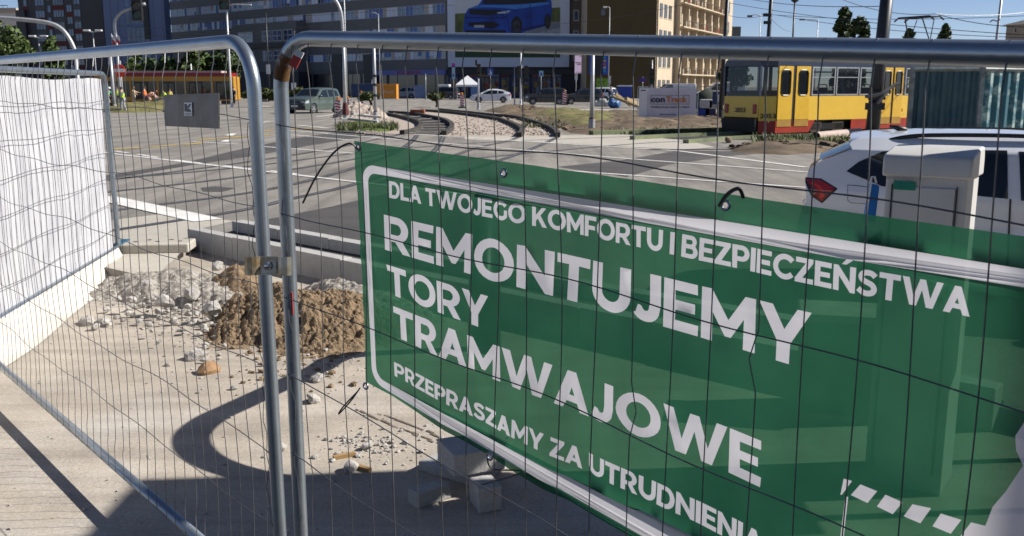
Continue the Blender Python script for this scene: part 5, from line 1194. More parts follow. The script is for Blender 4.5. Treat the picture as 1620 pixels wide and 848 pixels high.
m_ = MB(); m_.tube([loc2(.25, -.08, 0), loc2(.25, -.08, tp)], .09, 6); m_.build('downpipe', mat('brown pipe', (.1, .07, .05), .6), hb); m_ = MB(); xd = F2.x(1064); m_.tube([loc2(xd, -.08, 0), loc2(xd, -.08, tp)], .09, 6); m_.build('downpipe', MATS['brown pipe'], hb)
# --- blocks on the left
F = Face(41, 135, 172, 130)
ld = thing('apartment_building', 'dark apartment block with brick red panels at the upper left', 'building', F.o, F.rz); blk(ld, 'wall', 0, F.L, 0, 34, CLD2, 0, 3); blk(ld, 'stair_step', -F.L * .01, F.x(50), 0, F.at(42, 16)[1], CLD2, -.6, -.003)
REDB = mat('brick red panel', (.13, .025, .022), .8, var=.15, scale=.4); LGR = mat('slate panel', (.085, .09, .1), .8, var=.1, scale=.4)
cols = [(46, 51), (64, 78), (83, 88), (92, 108), (113, 121), (124, 134)]
zfl = [F.at(90, y)[1] for y in (122, 103, 84, 65, 46, 27, 8, -11, -30)]; rg = random.Random(8)
for fi, z in enumerate(zfl):
    for ci, (pa, pb) in enumerate(cols):
        zz = z + (.9 if ci in (2, 4) else 0); window(ld, F.x(pa), F.x(pb), zz, zz + 1.25, max(1, int((pb - pa) / 4)), mat('dark frame', (.1, .11, .12), .6), WGL, .08, -.02)
        if (fi + ci) % 3 == 0: m_ = MB(); m_.box((F.x(pa) - .2, -.03, zz - 1.35), (F.x(pb) + .2, .01, zz - .12)); m_.build('red_panel', REDB, ld)
        elif ci % 2: m_ = MB(); m_.box((F.x(pa) - .1, -.03, zz - 1.3), (F.x(pb) + .1, .01, zz - .12)); m_.build('grey_panel', LGR, ld)
F = Face(173, 128, 268, 128)
bl_ = thing('office_building', 'plain blue grey block between the dark flats and the grey offices', 'building', F.o, F.rz); BG = mat('blue grey panel', (.13, .17, .29), .5, 0, var=.06, scale=.15); blk(bl_, 'wall', 0, F.L, 0, 34, BG, 0, 3)
for k in range(9):
    x0 = F.x(204); x1 = F.x(240); window(bl_, x0, x1, .5 + k * 3.1, 3.2 + k * 3.1, 5, mat('blue frame', (.1, .16, .33), .5), WGL, .12, -.03)
m_ = MB(); m_.box((F.x(233), -.4, F.at(240, 62)[1]), (F.x(241), -.04, 30)); m_.build('dark_pier', DARKPOLE, bl_)
for px in (181, 193, 248, 262): m_ = MB(); m_.box((F.x(px), -.015, 0), (F.x(px) + .06, .005, 30)); m_.build('panel_joint', mat('joint', (.06, .08, .12), .6), bl_)
F = Face(-40, 210, 44, 210)
pb_ = thing('apartment_building', 'pale sunlit apartment block far off behind the left tree', 'building', F.o, F.rz); zt_ = F.at(20, 21)[1]; blk(pb_, 'wall', 0, F.L, 0, zt_, mat('pale render', (.6, .55, .5), .8, var=.05), 0, 20); blk(pb_, 'parapet', .5, F.L - 1.5, zt_ + .005, zt_ + 1.6, mat('tan render', (.4, .33, .25), .8), .4, 19)
m_ = MB(); m_.tube([(1, .5, zt_ + 2.3), (F.L - 4, .5, zt_ + 2.3)], .1, 4)
for k in range(9): m_.tube([(1 + k * (F.L - 5) / 8, .5, zt_ + 1.6), (1 + k * (F.L - 5) / 8, .5, zt_ + 2.3)], .06, 4)
m_.build('roof_railing', CLD2, pb_)
for k in range(5):
    for q in range(3): window(pb_, 2 + q * (F.L / 3.2), 4.5 + q * (F.L / 3.2), 2 + k * 3, 3.5 + k * 3, 2, FRM, WGL, .1, -.02)
F = Face(1583, 118, 1690, 112)
fh = thing('house', 'beige house with low dark roof at the far right', 'building', F.o, F.rz); zt_ = F.at(1600, 40)[1]; blk(fh, 'wall', 0, F.L, 0, zt_, mat('tan wall', (.36, .31, .25), .85, var=.08, scale=.5), 0, 9)
m_ = MB(); m_.add([(-.6, -.6, zt_ + .01), (F.L + 1, -.6, zt_ + .01), (F.L + 1, 9.6, zt_ + .01), (-.6, 9.6, zt_ + .01), (4, 4.5, zt_ + 1.7), (F.L, 4.5, zt_ + 1.7)], [(0, 1, 5, 4), (1, 2, 5), (2, 3, 4, 5), (3, 0, 4), (3, 2, 1, 0)]); m_.build('roof', mat('dark roof', (.1, .095, .09), .8), fh); window(fh, F.x(1600), F.x(1604), zt_ - 1.2, zt_ - .4, 1, FRM, WGD, .08, -.02)
F = Face(1154, 190, 1168, 190); ft = thing('tower_block', 'small grey tower far behind the balcony house', 'building', F.o, F.rz); blk(ft, 'wall', 0, F.L, 0, F.at(1160, 42)[1], CLAD, 0, 8); window(ft, .3, F.L - .3, 11, 12.5, 3, FRM, WGL, .1, -.02)
# ================================================================ trees
LEAF = [mat('leaves ' + k, c, .55, 0, c2=c2, scale=1.2, spec=.3) for k, c, c2 in (('deep', (.045, .075, .02), (.022, .04, .012)), ('mid', (.075, .11, .025), (.035, .06, .015)), ('olive', (.1, .115, .03), (.045, .06, .02)))]
BARK = mat('bark', (.09, .07, .05), .9, 0, var=.25, scale=6, bump=.6, bscale=30)
def tree(label, x, y, z0, h, rx, rz, cz, leafm, n=2600, ls=.34, seed=0, name='tree', group=None, trunk_r=.16, clump=26):
    t = thing(name, label, 'tree' if name != 'bush' else 'bush', (x, y, z0), 0, group); rg = random.Random(seed); m_ = MB()
    top = cz - rz * .2
    m_.tube(smooth_path([(0, 0, -.1), (.06, .04, h * .3), (-.05, .06, max(.4, top * .7)), (.05, 0, max(.6, cz))], 4), [trunk_r * (1 - .6 * k / 12) for k in range(13)], 8)
    for k in range(6):
        a = k * 1.05 + seed; b = (rx * .65 * math.cos(a), rx * .65 * math.sin(a), cz + rz * rg.uniform(-.3, .5)); m_.tube(smooth_path([(0, 0, max(.2, top * .55)), (b[0] * .4, b[1] * .4, (top * .55 + b[2]) / 2 + .2), b], 3), [trunk_r * .5, trunk_r * .45, trunk_r * .4, trunk_r * .33, trunk_r * .28, trunk_r * .2, trunk_r * .1], 5)
    m_.build('trunk', BARK, t, smooth=True)
    cl = []
    for k in range(clump):
        a = rg.uniform(0, 6.28); b = math.asin(rg.uniform(-1, 1)); r_ = rg.uniform(.45, .95)
        if name == 'poplar': q = rg.uniform(-1, 1); e_ = (1 - max(0, (q - .35) / .65) ** 2.2) ** .5; cl.append((rx * .62 * r_ * e_ * math.cos(a), rx * .62 * r_ * e_ * math.sin(a), cz + rz * .86 * q, rg.uniform(.2, .34))); continue
        cl.append((rx * r_ * math.cos(a) * math.cos(b), rx * r_ * math.sin(a) * math.cos(b), cz + rz * r_ * math.sin(b), rg.uniform(.22, .42)))
    m_ = MB()
    for k in range(n):
        c = cl[rg.randrange(clump)]; q = Vector((rg.gauss(0, 1), rg.gauss(0, 1), rg.gauss(0, 1))).normalized() * (rg.random() ** .45)
        p = Vector((c[0] + q.x * rx * c[3], c[1] + q.y * rx * c[3], c[2] + q.z * (rx * 1.3 if name == 'poplar' else rz) * c[3]))
        nn = (q * .7 + Vector((rg.gauss(0, .5), rg.gauss(0, .5), rg.gauss(0, .5) + .3))).normalized(); u = nn.orthogonal().normalized(); v = nn.cross(u); s_ = ls * rg.uniform(.6, 1.3)
        m_.add([p - u * s_, p - v * s_ * .6 + nn * s_ * .15, p + u * s_, p + v * s_ * .6 + nn * s_ * .15], [(0, 1, 2, 3)])
    m_.build('crown', leafm, t); return t
def tree_px(label, px, ptop, pbot, half, Y, leafm, n=2600, seed=0, name='tree', group=None, ls=None, base=None, clump=26):
    """crown spans ptop..pbot (photo rows) at distance Y, half width in px"""
    zt_ = A(px, ptop, Y).z; zb_ = A(px, pbot, Y).z; s_ = Y / 1500 * 1.03; x = A(px, 120, Y).x; rz = (zt_ - zb_) / 2; cz = (zt_ + zb_) / 2 - ZR
    return tree(label, x, Y, ZR, cz, half * s_, rz, cz, leafm, n, ls or max(.1, Y * .0028), seed, name, group, clump=clump)
tree_px('broad green tree at the left edge behind the white sheeting', 8, 26, 118, 44, 88, LEAF[1], 4200, 1)
tree_px('small green tree left of the curved lamp arm', 88, 64, 135, 20, 100, LEAF[1], 1600, 2)
for i, (px, a, b, hw_) in enumerate([(215, 88, 140, 24), (262, 78, 138, 30), (312, 74, 138, 32), (356, 80, 138, 27)]):
    tree_px(['low dark tree right of the no entry sign', 'dark bushy tree second from the left behind the red tram', 'tallest dark tree behind the red tram', 'dark tree above the front end of the red tram'][i], px, a, b, hw_, 112, LEAF[0] if i % 2 else LEAF[1], 2200, 10 + i, group='trees behind the red tram')
tree_px('tall slim poplar left of the black mast', 1329, 7, 150, 17, 165, LEAF[0], 6500, 21, 'poplar', clump=70)
tree_px('shorter poplar beside the tall slim one', 1354, 24, 150, 21, 170, LEAF[0], 6500, 22, 'poplar', clump=60)
tree_px('round tree top showing under the pantograph', 1434, 48, 85, 11, 160, LEAF[1], 1200, 23); tree_px('round tree top right of the pantograph', 1488, 41, 85, 11, 160, LEAF[1], 1200, 24)
for i, px in enumerate((1470, 1530, 1590, 1650)): tree_px(['bush showing over the container beside the tram roof', 'bush showing over the middle of the container', 'bush showing over the right part of the container', 'bush beyond the right frame edge over the container'][i], px, 97, 135, 34, 60, LEAF[0], 1300, 30 + i, 'bush', 'bushes over the container')
tree_px('dark green tree seen through the tram cab', 1165, 95, 140, 26, 75, LEAF[0], 1200, 41)
for i, px in enumerate((408, 440, 470, 585, 690)): tree_px(['low hedge bush left of the second fence post', 'low hedge bush behind the second fence post', 'low hedge bush behind the green car', 'low hedge bush left of the orange cabin', 'low bush right of the orange cabin'][i], px, 140 if i < 3 else 147, 158, 19 if i < 4 else 12, 84, LEAF[2], 900, 50 + i, 'bush', 'hedge bushes along the far kerb')
# grass tufts on the banks
m_ = MB(); rg = random.Random(77)
def tufts(n, x0, x1, y0, y1, hmin, hmax):
    for _ in range(n):
        p = G(rg.uniform(x0, x1), rg.uniform(y0, y1)); h = rg.uniform(hmin, hmax)
        for k in range(3):
            a = rg.uniform(0, 6.28); d = Vector((math.cos(a), math.sin(a), 0)); q = Vector((-d.y, d.x, 0)) * .012 * p.y / 20; b = p + d * .05 + Vector((0, 0, .0)); m_.add([b - q, b + q, b + d * h * .5 + Vector((0, 0, h))], [(0, 1, 2)])
tufts(500, 532, 628, 199, 207.5, .1, .35); tufts(900, 825, 985, 179, 203, .06, .22); tufts(700, 155, 295, 169, 177.5, .15, .4); tufts(500, 1195, 1340, 219, 229, .1, .3); tufts(250, 940, 1160, 207, 213, .1, .25); tufts(250, 400, 475, 156, 160, .6, 1.2)
m_.build('grass', LEAF[2], kind='stuff')
# ================================================================ poles, signals, signs
def pole(name, label, cat, px, pbase, ptop, r, m=STEEL, Y=None, group=None, lean=0.0, base=True, taper=.7):
    """upright post; pbase is the row of its foot (None: foot hidden, distance Y given)"""
    if Y is None: g = G(px, pbase)
    else: g = A(px, 140, Y); g.z = ZR
    t = thing(name, label, cat, g, 0, group); h = A(px, ptop, g.y).z - ZR
    m_ = MB(); m_.tube([(0, 0, 0), (lean * .5, 0, h * .5), (lean, 0, h)], [r, r * (1 + taper) / 2, r * taper], 10); m_.build('post', m, t, smooth=True)
    if base: m_ = MB(); m_.lathe([(r * 1.9, 0), (r * 1.9, .04), (r * 1.35, .06), (r * 1.3, .5), (r * 1.02, .52)], 10); m_.build('foot', m, t)
    return t, g, h
def sc(g): return g.y / 1500 * 1.017
def arm(t, pts, r, m=STEEL, nm='arm'):
    m_ = MB(); m_.tube(smooth_path(pts, 5), r, 8); return m_.build(nm, m, t, smooth=True)
def head_box(t, x, z, w_, h, d=.25, y=-.1, m=BLACK, nm='signal_head', lens=True):
    m_ = MB(); m_.box((x - w_ / 2, y - d / 2, z - h / 2), (x + w_ / 2, y + d / 2, z + h / 2)); o = m_.build(nm, m, t, bevel=.02)
    if lens:
        for k in range(3):
            zz = z + h * (.31 - .31 * k); M = Matrix.Translation((x, y - d / 2 - .004, zz)) @ Matrix.Rotation(R(90), 4, 'X')
            m_ = MB(); m_.lathe([(w_ * .36, -.003), (w_ * .34, .012)], 12, M); m_.build('lens', mat('lens%d' % k, ((.05, .006, .006), (.05, .03, .005), (.006, .04, .02))[k], .2), o)
            m_ = MB(); q = [(w_ * .4 * math.cos(R(a)), w_ * .4 * math.sin(R(a))) for a in range(0, 181, 20)]
            m_.add([(x + p[0], y - d / 2, zz + p[1]) for p in q] + [(x + p[0], y - d / 2 - .2, zz + p[1]) for p in q], [(i, i + 1, i + 11, i + 10) if 0 else (i, i + 1, i + 1 + len(q), i + len(q)) for i in range(len(q) - 1)]); m_.build('visor', m, o)
    return o
def disc(t, x, z, r, m, nm, y=-.12, n=24):
    m_ = MB(); m_.lathe([(r, -.015), (r, .015)], n, Matrix.Translation((x, y, z)) @ Matrix.Rotation(R(90), 4, 'X')); return m_.build(nm, m, t)
def plate(t, x0, x1, z0, z1, m, nm, y=-.12, d=.03):
    m_ = MB(); m_.box((x0, y - d, z0), (x1, y, z1)); return m_.build(nm, m, t)
def zof(g, py): return A(810, py, g.y).z - ZR
# curved lamp post at the far left
t, g, h = pole('lamp_post', 'grey lamp post with long arm curving off the left frame edge', 'lamp post', 124, None, 92, .13, Y=48)
s_ = sc(g); arm(t, [(0, 0, h - .05), (-1 * s_, 0, zof(g, 78)), (-9 * s_, 0, zof(g, 58)), (-20 * s_, 0, zof(g, 44)), (-38 * s_, 0, zof(g, 36)), (-75 * s_, 0, zof(g, 31)), (-128 * s_, 0, zof(g, 27))], [.1] * 31)
# signal mast with bent arm, no entry sign and flags
t, g, h = pole('signal_mast', 'bent grey mast carrying a traffic signal over the no entry sign', 'traffic signal', 192, 172, 55, .14)
s_ = sc(g); arm(t, [(0, 0, h - .1), (-1 * s_, 0, zof(g, 42)), (2 * s_, 0, zof(g, 30)), (11 * s_, 0, zof(g, 20)), (24 * s_, 0, zof(g, 14)), (48 * s_, 0, zof(g, 6))], [.12] * 26); head_box(t, 36 * s_, zof(g, 10), 15 * s_, 42 * s_, .4)
t, g, h = pole('road_sign', 'round red no entry sign on a thin post', 'road sign', 196, 176, 96, .06)
s_ = sc(g); disc(t, 0, zof(g, 112), 9.8 * s_, mat('reflective red', (.8, .04, .025), .4, var=.03), 'sign_disc', -.3); plate(t, -9 * s_, 9 * s_, zof(g, 114.2), zof(g, 109), mat('reflective white', (.85, .85, .85), .4, var=.02), 'white_bar', -.316, .012)
t, g, h = pole('signal_post', 'dark grey signal post with round sign back left of the no entry sign', 'traffic signal', 181.5, 177, 88, .13)
s_ = sc(g); disc(t, -9 * s_, zof(g, 112), 10 * s_, BLACK, 'sign_back', .1); disc(t, -10.5 * s_, zof(g, 112), 9 * s_, mat('sign rim pale', (.5, .45, .3), .5), 'sign_face', .16); head_box(t, -4 * s_, zof(g, 170), 8 * s_, 14 * s_, .3, nm='control_box', lens=False)
for px, y0, lb in ((183, 55, 'small white and red flag left of the bent mast'), (191, 54, 'white and red flag right of the bent mast')):
    t, g, h = pole('flag', lb, 'flag', px + (0 if px < 186 else -1), None, y0 - 2, .03, Y=70, base=False, group='flags by the mast'); s_ = sc(g)
    for k, m_0 in enumerate((WHITEP, REDP)):
        m_ = MB(); vs = [(q * s_ * 1.2, .04 * math.sin(q), zof(g, y0 + q * .9 + (0 if k == 0 else 6 + q * .4) + e * (7 + q * .3))) for q in range(0, 6) for e in (0, 1)]
        m_.add(vs, [(2 * i, 2 * i + 2, 2 * i + 3, 2 * i + 1) for i in range(5)]); m_.build('white_stripe' if k == 0 else 'red_stripe', m_0, t)
t, g, h = pole('road_sign', 'grey sign plate seen from behind on a slanting post', 'road sign', 240, 158, 107, .08, lean=-.2); s_ = sc(g); plate(t, -2 * s_, 14 * s_, zof(g, 122), zof(g, 109), mat('sign back grey', (.13, .14, .14), .5), 'sign_plate')
t, g, h = pole('road_sign', 'narrow white double plate on a thin post right of the no entry sign', 'road sign', 220, 160, 105, .05); s_ = sc(g); plate(t, -2 * s_, 2 * s_, zof(g, 114), zof(g, 105), WHITEP, 'upper_plate'); plate(t, -1 * s_, 3 * s_, zof(g, 123), zof(g, 115), WHITEP, 'lower_plate')
t, g, h = pole('signal_post', 'thin pale post with dark signal in front of the red tram', 'traffic signal', 306, 165, 101, .08, m=WHITEP); s_ = sc(g); head_box(t, 2.5 * s_, zof(g, 119), 5 * s_, 16 * s_, .3)
t, g, h = pole('signal_mast', 'slim white mast hung with a dark signal at the top edge, left of the posts', 'traffic signal', 367, 170, 10, .09, m=WHITEP); s_ = sc(g); head_box(t, -2 * s_, zof(g, -2), 15 * s_, 32 * s_, .4); arm(t, [(0, 0, h), (12 * s_, 0, zof(g, 7)), (38 * s_, 0, zof(g, 8))], .05)
for i, (px, py) in enumerate(((62, 60), (148, 51))):
    t, g, h = pole('street_lamp', ['double armed street lamp before the dark flats, lower left one', 'double armed street lamp before the dark flats, higher right one'][i], 'street lamp', px + 6, None, py, .07, Y=100, group='double armed lamps before the dark flats'); s_ = sc(g)
    for q in (-1, 1): arm(t, [(0, 0, h), (q * 6 * s_, 0, h + .1), (q * 13 * s_, 0, h + .15)], .06); m_ = MB(); m_.box((q * 9 * s_ - 5 * s_, -.2, h + .1), (q * 9 * s_ + 5 * s_, .2, h + .25)); m_.build('lamp_head', WHITEP, t, bevel=.05)
t, g, h = pole('signal_post', 'dark post with white control box left of the second fence post', 'traffic signal', 427, 160, 20, .10, DARKPOLE); s_ = sc(g); plate(t, -3 * s_, 3 * s_, zof(g, 117), zof(g, 102), WHITEP, 'white_box'); 
t, g, h = pole('road_sign', 'blank white plate on a dark post behind the fence bend', 'road sign', 466, 162, 95, .06, DARKPOLE); s_ = sc(g); plate(t, -3.5 * s_, 3.5 * s_, zof(g, 144), zof(g, 131), WHITEP, 'sign_plate')
# lamp post with bow at x=545 and its neighbours
t, g, h = pole('lamp_post', 'grey steel lamp post with bowed top in front of the gravel pile', 'lamp post', 547, 189, 45, .115); s_ = sc(g); arm(t, [(0, 0, h - .1), (-1 * s_, 0, zof(g, 28)), (-4 * s_, 0, zof(g, 12)), (-12 * s_, 0, zof(g, -2)), (-30 * s_, 0, zof(g, -14)), (-60 * s_, 0, zof(g, -20))], [.085] * 26)
m_ = MB(); m_.lathe([(.14, zof(g, 56)), (.14, zof(g, 50))], 10); m_.build('collar', STEEL, t); m_ = MB(); m_.lathe([(.2, .25), (.16, .6), (.125, .9)], 10); m_.build('painted_foot', mat('dark red paint', (.1, .02, .02), .7), t)
t, g, h = pole('lamp_post', 'grey steel lamp post right of the gravel pile', 'lamp post', 594.5, 193, 52, .10); s_ = sc(g)
for z in (zof(g, 120), zof(g, 134), zof(g, 151), zof(g, 178)): m_ = MB(); m_.lathe([(.115, z - .06), (.115, z + .06)], 10); m_.build('strap', BLACK, t)
t, g, h = pole('lamp_post', 'very thin tall lamp post left of the gravel pile', 'lamp post', 550, 176, -40, .06)
t, g, h = pole('street_lamp', 'thin street lamp with small head before the grey offices', 'street lamp', 602, 158, 23, .07); s_ = sc(g); arm(t, [(0, 0, h), (-4 * s_, 0, h + .2), (-9 * s_, 0, h + .25)], .05); m_ = MB(); m_.box((-12 * s_, -.12, h + .15), (-6 * s_, .12, h + .32)); m_.build('lamp_head', mat('lamp grey', (.25, .3, .35), .4), t, bevel=.04)
for px, pb, pt_, lb in ((575, 150, 116, 'short grey post left of the orange cabin'), (589, 158, 126, 'white bollard post beside the orange cabin'), (674, 158, 117, 'thin grey post by the black car with roof box'), (814, 166, 105, 'thin grey signal post left of the white pole')):
    pole('post', lb, 'post', px, pb, pt_, .06)
t, g, h = pole('signal_post', 'short post with two dark signals beside the white crossing car', 'traffic signal', 757, 173, 106, .09); s_ = sc(g); head_box(t, 1 * s_, zof(g, 112), 6 * s_, 20 * s_, .3); head_box(t, -3 * s_, zof(g, 99), 3 * s_, 8 * s_, .2, nm='camera_head', lens=False)
t, g, h = pole('signal_mast', 'tall white pole with dark signals between the cars', 'traffic signal', 824, 166, 83, .11, m=WHITEP); s_ = sc(g); head_box(t, -3 * s_, zof(g, 114), 6 * s_, 18 * s_, .3); head_box(t, 8 * s_, zof(g, 114), 6 * s_, 18 * s_, .3); arm(t, [(0, 0, zof(g, 107)), (8 * s_, 0, zof(g, 107))], .04)
t, g, h = pole('lamp_post', 'grey steel lamp post with rusty foot on the dirt bank', 'lamp post', 936, 208, 80, .10); m_ = MB(); m_.lathe([(.13, .1), (.125, .55)], 10); m_.build('rusty_foot', mat('rust foot', (.14, .05, .03), .8), t)
for i, (px, y0, y1, c, nm) in enumerate([(718, 104, 125, (.3, .45, .6), 'tall pale blue sign with pink top by the shop'), (776, 108, 120, (.02, .08, .4), 'blue square sign left of the white pole'), (856, 112, 121, (.25, .45, .6), 'pale blue sign above the black cars'), (911, 116, 126, (.6, .6, .6), 'small white sign below the pink screen'), (964, 120, 132, (.65, .65, .62), 'white narrow sign at the corner of the brown gable')]):
    t, g, h = pole('road_sign', nm, 'road sign', px, 158, y0, .05); s_ = sc(g); w_ = (2.4, 4.5, 3.4, 2.2, 1.6)[i] * s_; sp = plate(t, -w_, w_, zof(g, y1), zof(g, y0), mat('sign colour %d' % i, c, .5), 'sign_plate')
    if i == 0: plate(t, -w_, w_, zof(g, 106), zof(g, 100), mat('pink sign', (.5, .03, .35), .5), 'pink_plate'); plate(t, -w_ * .5, w_ * .5, zof(g, 121), zof(g, 118), mat('sign navy', (.02, .04, .2), .5), 'symbol', -.152, .004)
    if i in (1, 2): m_ = MB(); z0, z1 = zof(g, y1 - 2), zof(g, y0 + 2); m_.add([(-w_ * .6, -.153, z0), (w_ * .6, -.153, z0), (0, -.153, z1)], [(0, 1, 2)]); m_.build('symbol', WHITEP if i == 1 else mat('sign navy', (.02, .04, .2), .5), t)
# dark masts on the right
def mast(label, px, pbase, ptop, r, lean, Y=None, bits=()):
    t, g, h = pole('catenary_mast', label, 'mast', px, pbase, ptop, r, DARKPOLE, Y, lean=lean, taper=.85); s_ = sc(g)
    for z, w_, hh in bits: m_ = MB(); zz = zof(g, z); m_.box((-r - w_, -r - .08, zz - hh), (r + .03, -r - .002, zz + hh)); m_.build('clamp_box', BLACK, t)
    return t, g, h
t, g, h = mast('thick black catenary mast in front of the yellow tram', 1377, 235, -60, .2, .2, bits=((151, .05, .12), (168, .12, .1))); s_ = sc(g)
m_ = MB(); zz = zof(g, 150); m_.tube(smooth_path([(-.35, -.25, zz - .05), (0, -.3, zz), (.2, -.28, zz + .1), (.5, -.2, zz + .28), (.62, -.2, zz + .3)], 4), .05, 8); m_.tube(smooth_path([(.0, -.27, zz - .25), (.12, -.3, zz - .05), (.3, -.25, zz + .08)], 4), .05, 8); m_.build('wrapped_cable', mat('grey film', (.12, .12, .12), .4), t)
mast('dark catenary mast in front of the balcony house', 1139, 190, -30, .12, .15, None)
mast('dark catenary mast rising behind the yellow tram at its tail', 1209, None, -40, .14, .2, 62, ((24, .2, .1), (36, .15, .1)))
t, g, h = pole('street_lamp', 'black street lamp with round head left of the poplars', 'street lamp', 1250, None, 4, .09, DARKPOLE, Y=75); m_ = MB(); m_.lathe([(.1, h), (.28, h + .12), (.3, h + .3), (.1, h + .42)], 12); m_.build('lamp_head', BLACK, t); m_ = MB()
t, g, h = pole('street_lamp', 'grey street lamp with flat arm pointing left beside the poplars', 'street lamp', 1288, None, 32, .06, Y=95); s_ = sc(g); arm(t, [(0, 0, h), (-10 * s_, 0, h + .05), (-24 * s_, 0, h + .05)], .05); m_ = MB(); m_.box((-28 * s_, -.15, h - .02), (-20 * s_, .15, h + .14)); m_.build('lamp_head', mat('lamp grey', (.25, .3, .35), .4), t, bevel=.03)
t, g, h = pole('street_lamp', 'thin lamp with small head in front of the brown gable', 'street lamp', 962, 158, 12, .07); s_ = sc(g); arm(t, [(0, 0, h), (-3 * s_, 0, h + .1), (-8 * s_, 0, h + .05)], .05); m_ = MB(); m_.box((-10 * s_, -.15, h - .05), (-5 * s_, .15, h + .15)); m_.build('lamp_head', WHITEP, t, bevel=.03); plate(t, -13 * s_, -7 * s_, zof(g, 24), zof(g, 15), mat('blue grey plate', (.12, .15, .2), .5), 'side_plate')
t, g, h = pole('lamp_post', 'slim grey post with small camera right of the pantograph', 'lamp post', 1566, None, -30, .07, Y=42, lean=.15); s_ = sc(g); arm(t, [(.1, 0, zof(g, 34)), (-5 * s_, 0, zof(g, 32)), (-9 * s_, 0, zof(g, 35))], .03)
t, g, h = pole('street_lamp', 'small street lamp left of the dark mast in the sky gap', 'street lamp', 1198, None, 25, .05, Y=90); s_ = sc(g); arm(t, [(0, 0, h), (-8 * s_, 0, h + .1), (-16 * s_, 0, h)], .04); m_ = MB(); m_.box((-20 * s_, -.1, h - .12), (-13 * s_, .1, h + .05)); m_.build('lamp_head', DARKPOLE, t)
t, g, h = pole('signal_mast', 'dark traffic signal at the edge of the brown gable', 'traffic signal', 1030, 165, 95, .09); s_ = sc(g); head_box(t, 0, zof(g, 121), 8 * s_, 24 * s_, .35)
t, g, h = pole('road_sign', 'violet street name plate at the foot of the brown gable', 'road sign', 1016, 160, 122, .05); s_ = sc(g); plate(t, -6 * s_, 5 * s_, zof(g, 130), zof(g, 123), mat('violet plate', (.08, .03, .22), .5), 'name_plate')
# overhead wires
def wire(a, b, sag=.25, r=.014):
    A0 = A(*a); B0 = A(*b); pts = [A0.lerp(B0, k / 16) - Vector((0, 0, sag * 4 * (k / 16) * (1 - k / 16))) for k in range(17)]
    m_ = MB(); m_.tube(pts, r, 5, False); return tag(m_.build('overhead_wire', BLACK), 'thin dark overhead wire crossing the sky at the upper right', 'wire', 'overhead wires')
for a, b in [((1150, -10, 60), (1390, 10, 34)), ((1150, 4, 62), (1700, 60, 34)), ((1205, 22, 62), (1640, 24, 46)), ((1320, -6, 40), (1480, 22, 40)), ((1480, 22, 40), (1700, 5, 44)), ((1480, 22, 40), (1700, 40, 36)), ((1230, 24, 62), (1640, 60, 40)), ((1140, 20, 70), (1212, 24, 62)), ((1212, 20, 62), (1250, 50, 90))]: wire(a, b)
for a, b in [((-20, 64, 60), (560, 36, 70)), ((180, 40, 80), (720, 62, 90)), ((880, 38, 90), (1140, -6, 60)), ((300, 30, 90), (720, 8, 90))]:
    o = wire(a, b); o['label'] = 'thin dark overhead wire in front of the office buildings'; o['group'] = 'overhead wires before the offices'
# ================================================================ road works furniture
def beacon(px, pb, pt_, w_, label, left=True):
    g = G(px, pb); t = thing('marker_board', label, 'marker board', g, 0, 'red and white marker boards'); s_ = sc(g); h = zof(g, pt_); w_ = w_ * s_
    m_ = MB(); m_.box((-w_ * .9, -.25, 0), (w_ * .9, .25, .12)); m_.build('foot_block', BLACK, t, bevel=.02)
    m_ = MB(); m_.box((-w_ / 2, -.03, .121), (w_ / 2, .03, h)); bd = m_.build('board', WHITEP, t)
    m_ = MB(); st = (h - .12) / 5
    for k in range(5):
        z = .12 + st * (k + .1); sl = st * .45; m_.add([(-w_ / 2, -.034, z + (sl if left else 0)), (w_ / 2, -.034, z + (0 if left else sl)), (w_ / 2, -.034, min(h, z + st * .5 + (0 if left else sl))), (-w_ / 2, -.034, min(h, z + st * .5 + (sl if left else 0)))], [(0, 1, 2, 3)])
    m_.build('red_stripes', REDP, bd)
    if h > .7: m_ = MB(); m_.lathe([(.06, h), (.09, h + .05), (.09, h + .16), (.04, h + .2)], 8); m_.build('warning_lamp', mat('amber lamp', (.5, .2, .02), .3), t)
for a in [(535.5, 184, 158, 8.5, 'biggest red and white marker board, left of the bowed lamp post'), (551, 178, 157, 5, 'narrow marker board partly behind the bowed lamp post'), (572, 166, 147, 6, 'marker board in front of the dark blue site sheeting'), (731, 171, 150, 6, 'marker board standing alone at the head of the tracks'), (893, 166, 145, 6, 'marker board in front of the dark car queue'), (420, 161, 142, 6, 'pale marker board between the two fence posts'), (454, 172, 150, 5, 'reddish marker board right of the second fence post'), (1422, 208, 178, 8, 'marker board standing by the second tram door')]: beacon(*a)
def cabin(name, label, cat, px0, px1, pt_, pb, m, d=2.5, feat=None, lift=0.0):
    g = G(px0, pb); g2 = G(px1, pb); t = thing(name, label, cat, g); w_ = g2.x - g.x; h = A(px0, pt_, g.y).z - ZR
    m_ = MB(); m_.box((0, 0, lift), (w_, d, h)); m_.build('body', m, t, bevel=.02); return t, w_, h, g
t, w_, h, g = cabin('site_cabin', 'cabin wrapped in an orange printed sheet by the far kerb', 'cabin', 597, 627.5, 133, 157, mat('orange sheet', (.62, .24, .02), .6, var=.1, scale=1))
m_ = MB(); text_on(m_, 'conTRACK', (w_ / 2, -.012, h * .47), (1, 0, 0), (0, 0, 1), w_ * .74, h * .17); m_.build('sheet_lettering', mat('pale print', (.6, .5, .4), .6), t); m_ = MB(); m_.box((-.05, -.05, 0), (w_ + .05, -.021, .12)); m_.build('lower_edge', WHITEP, t)
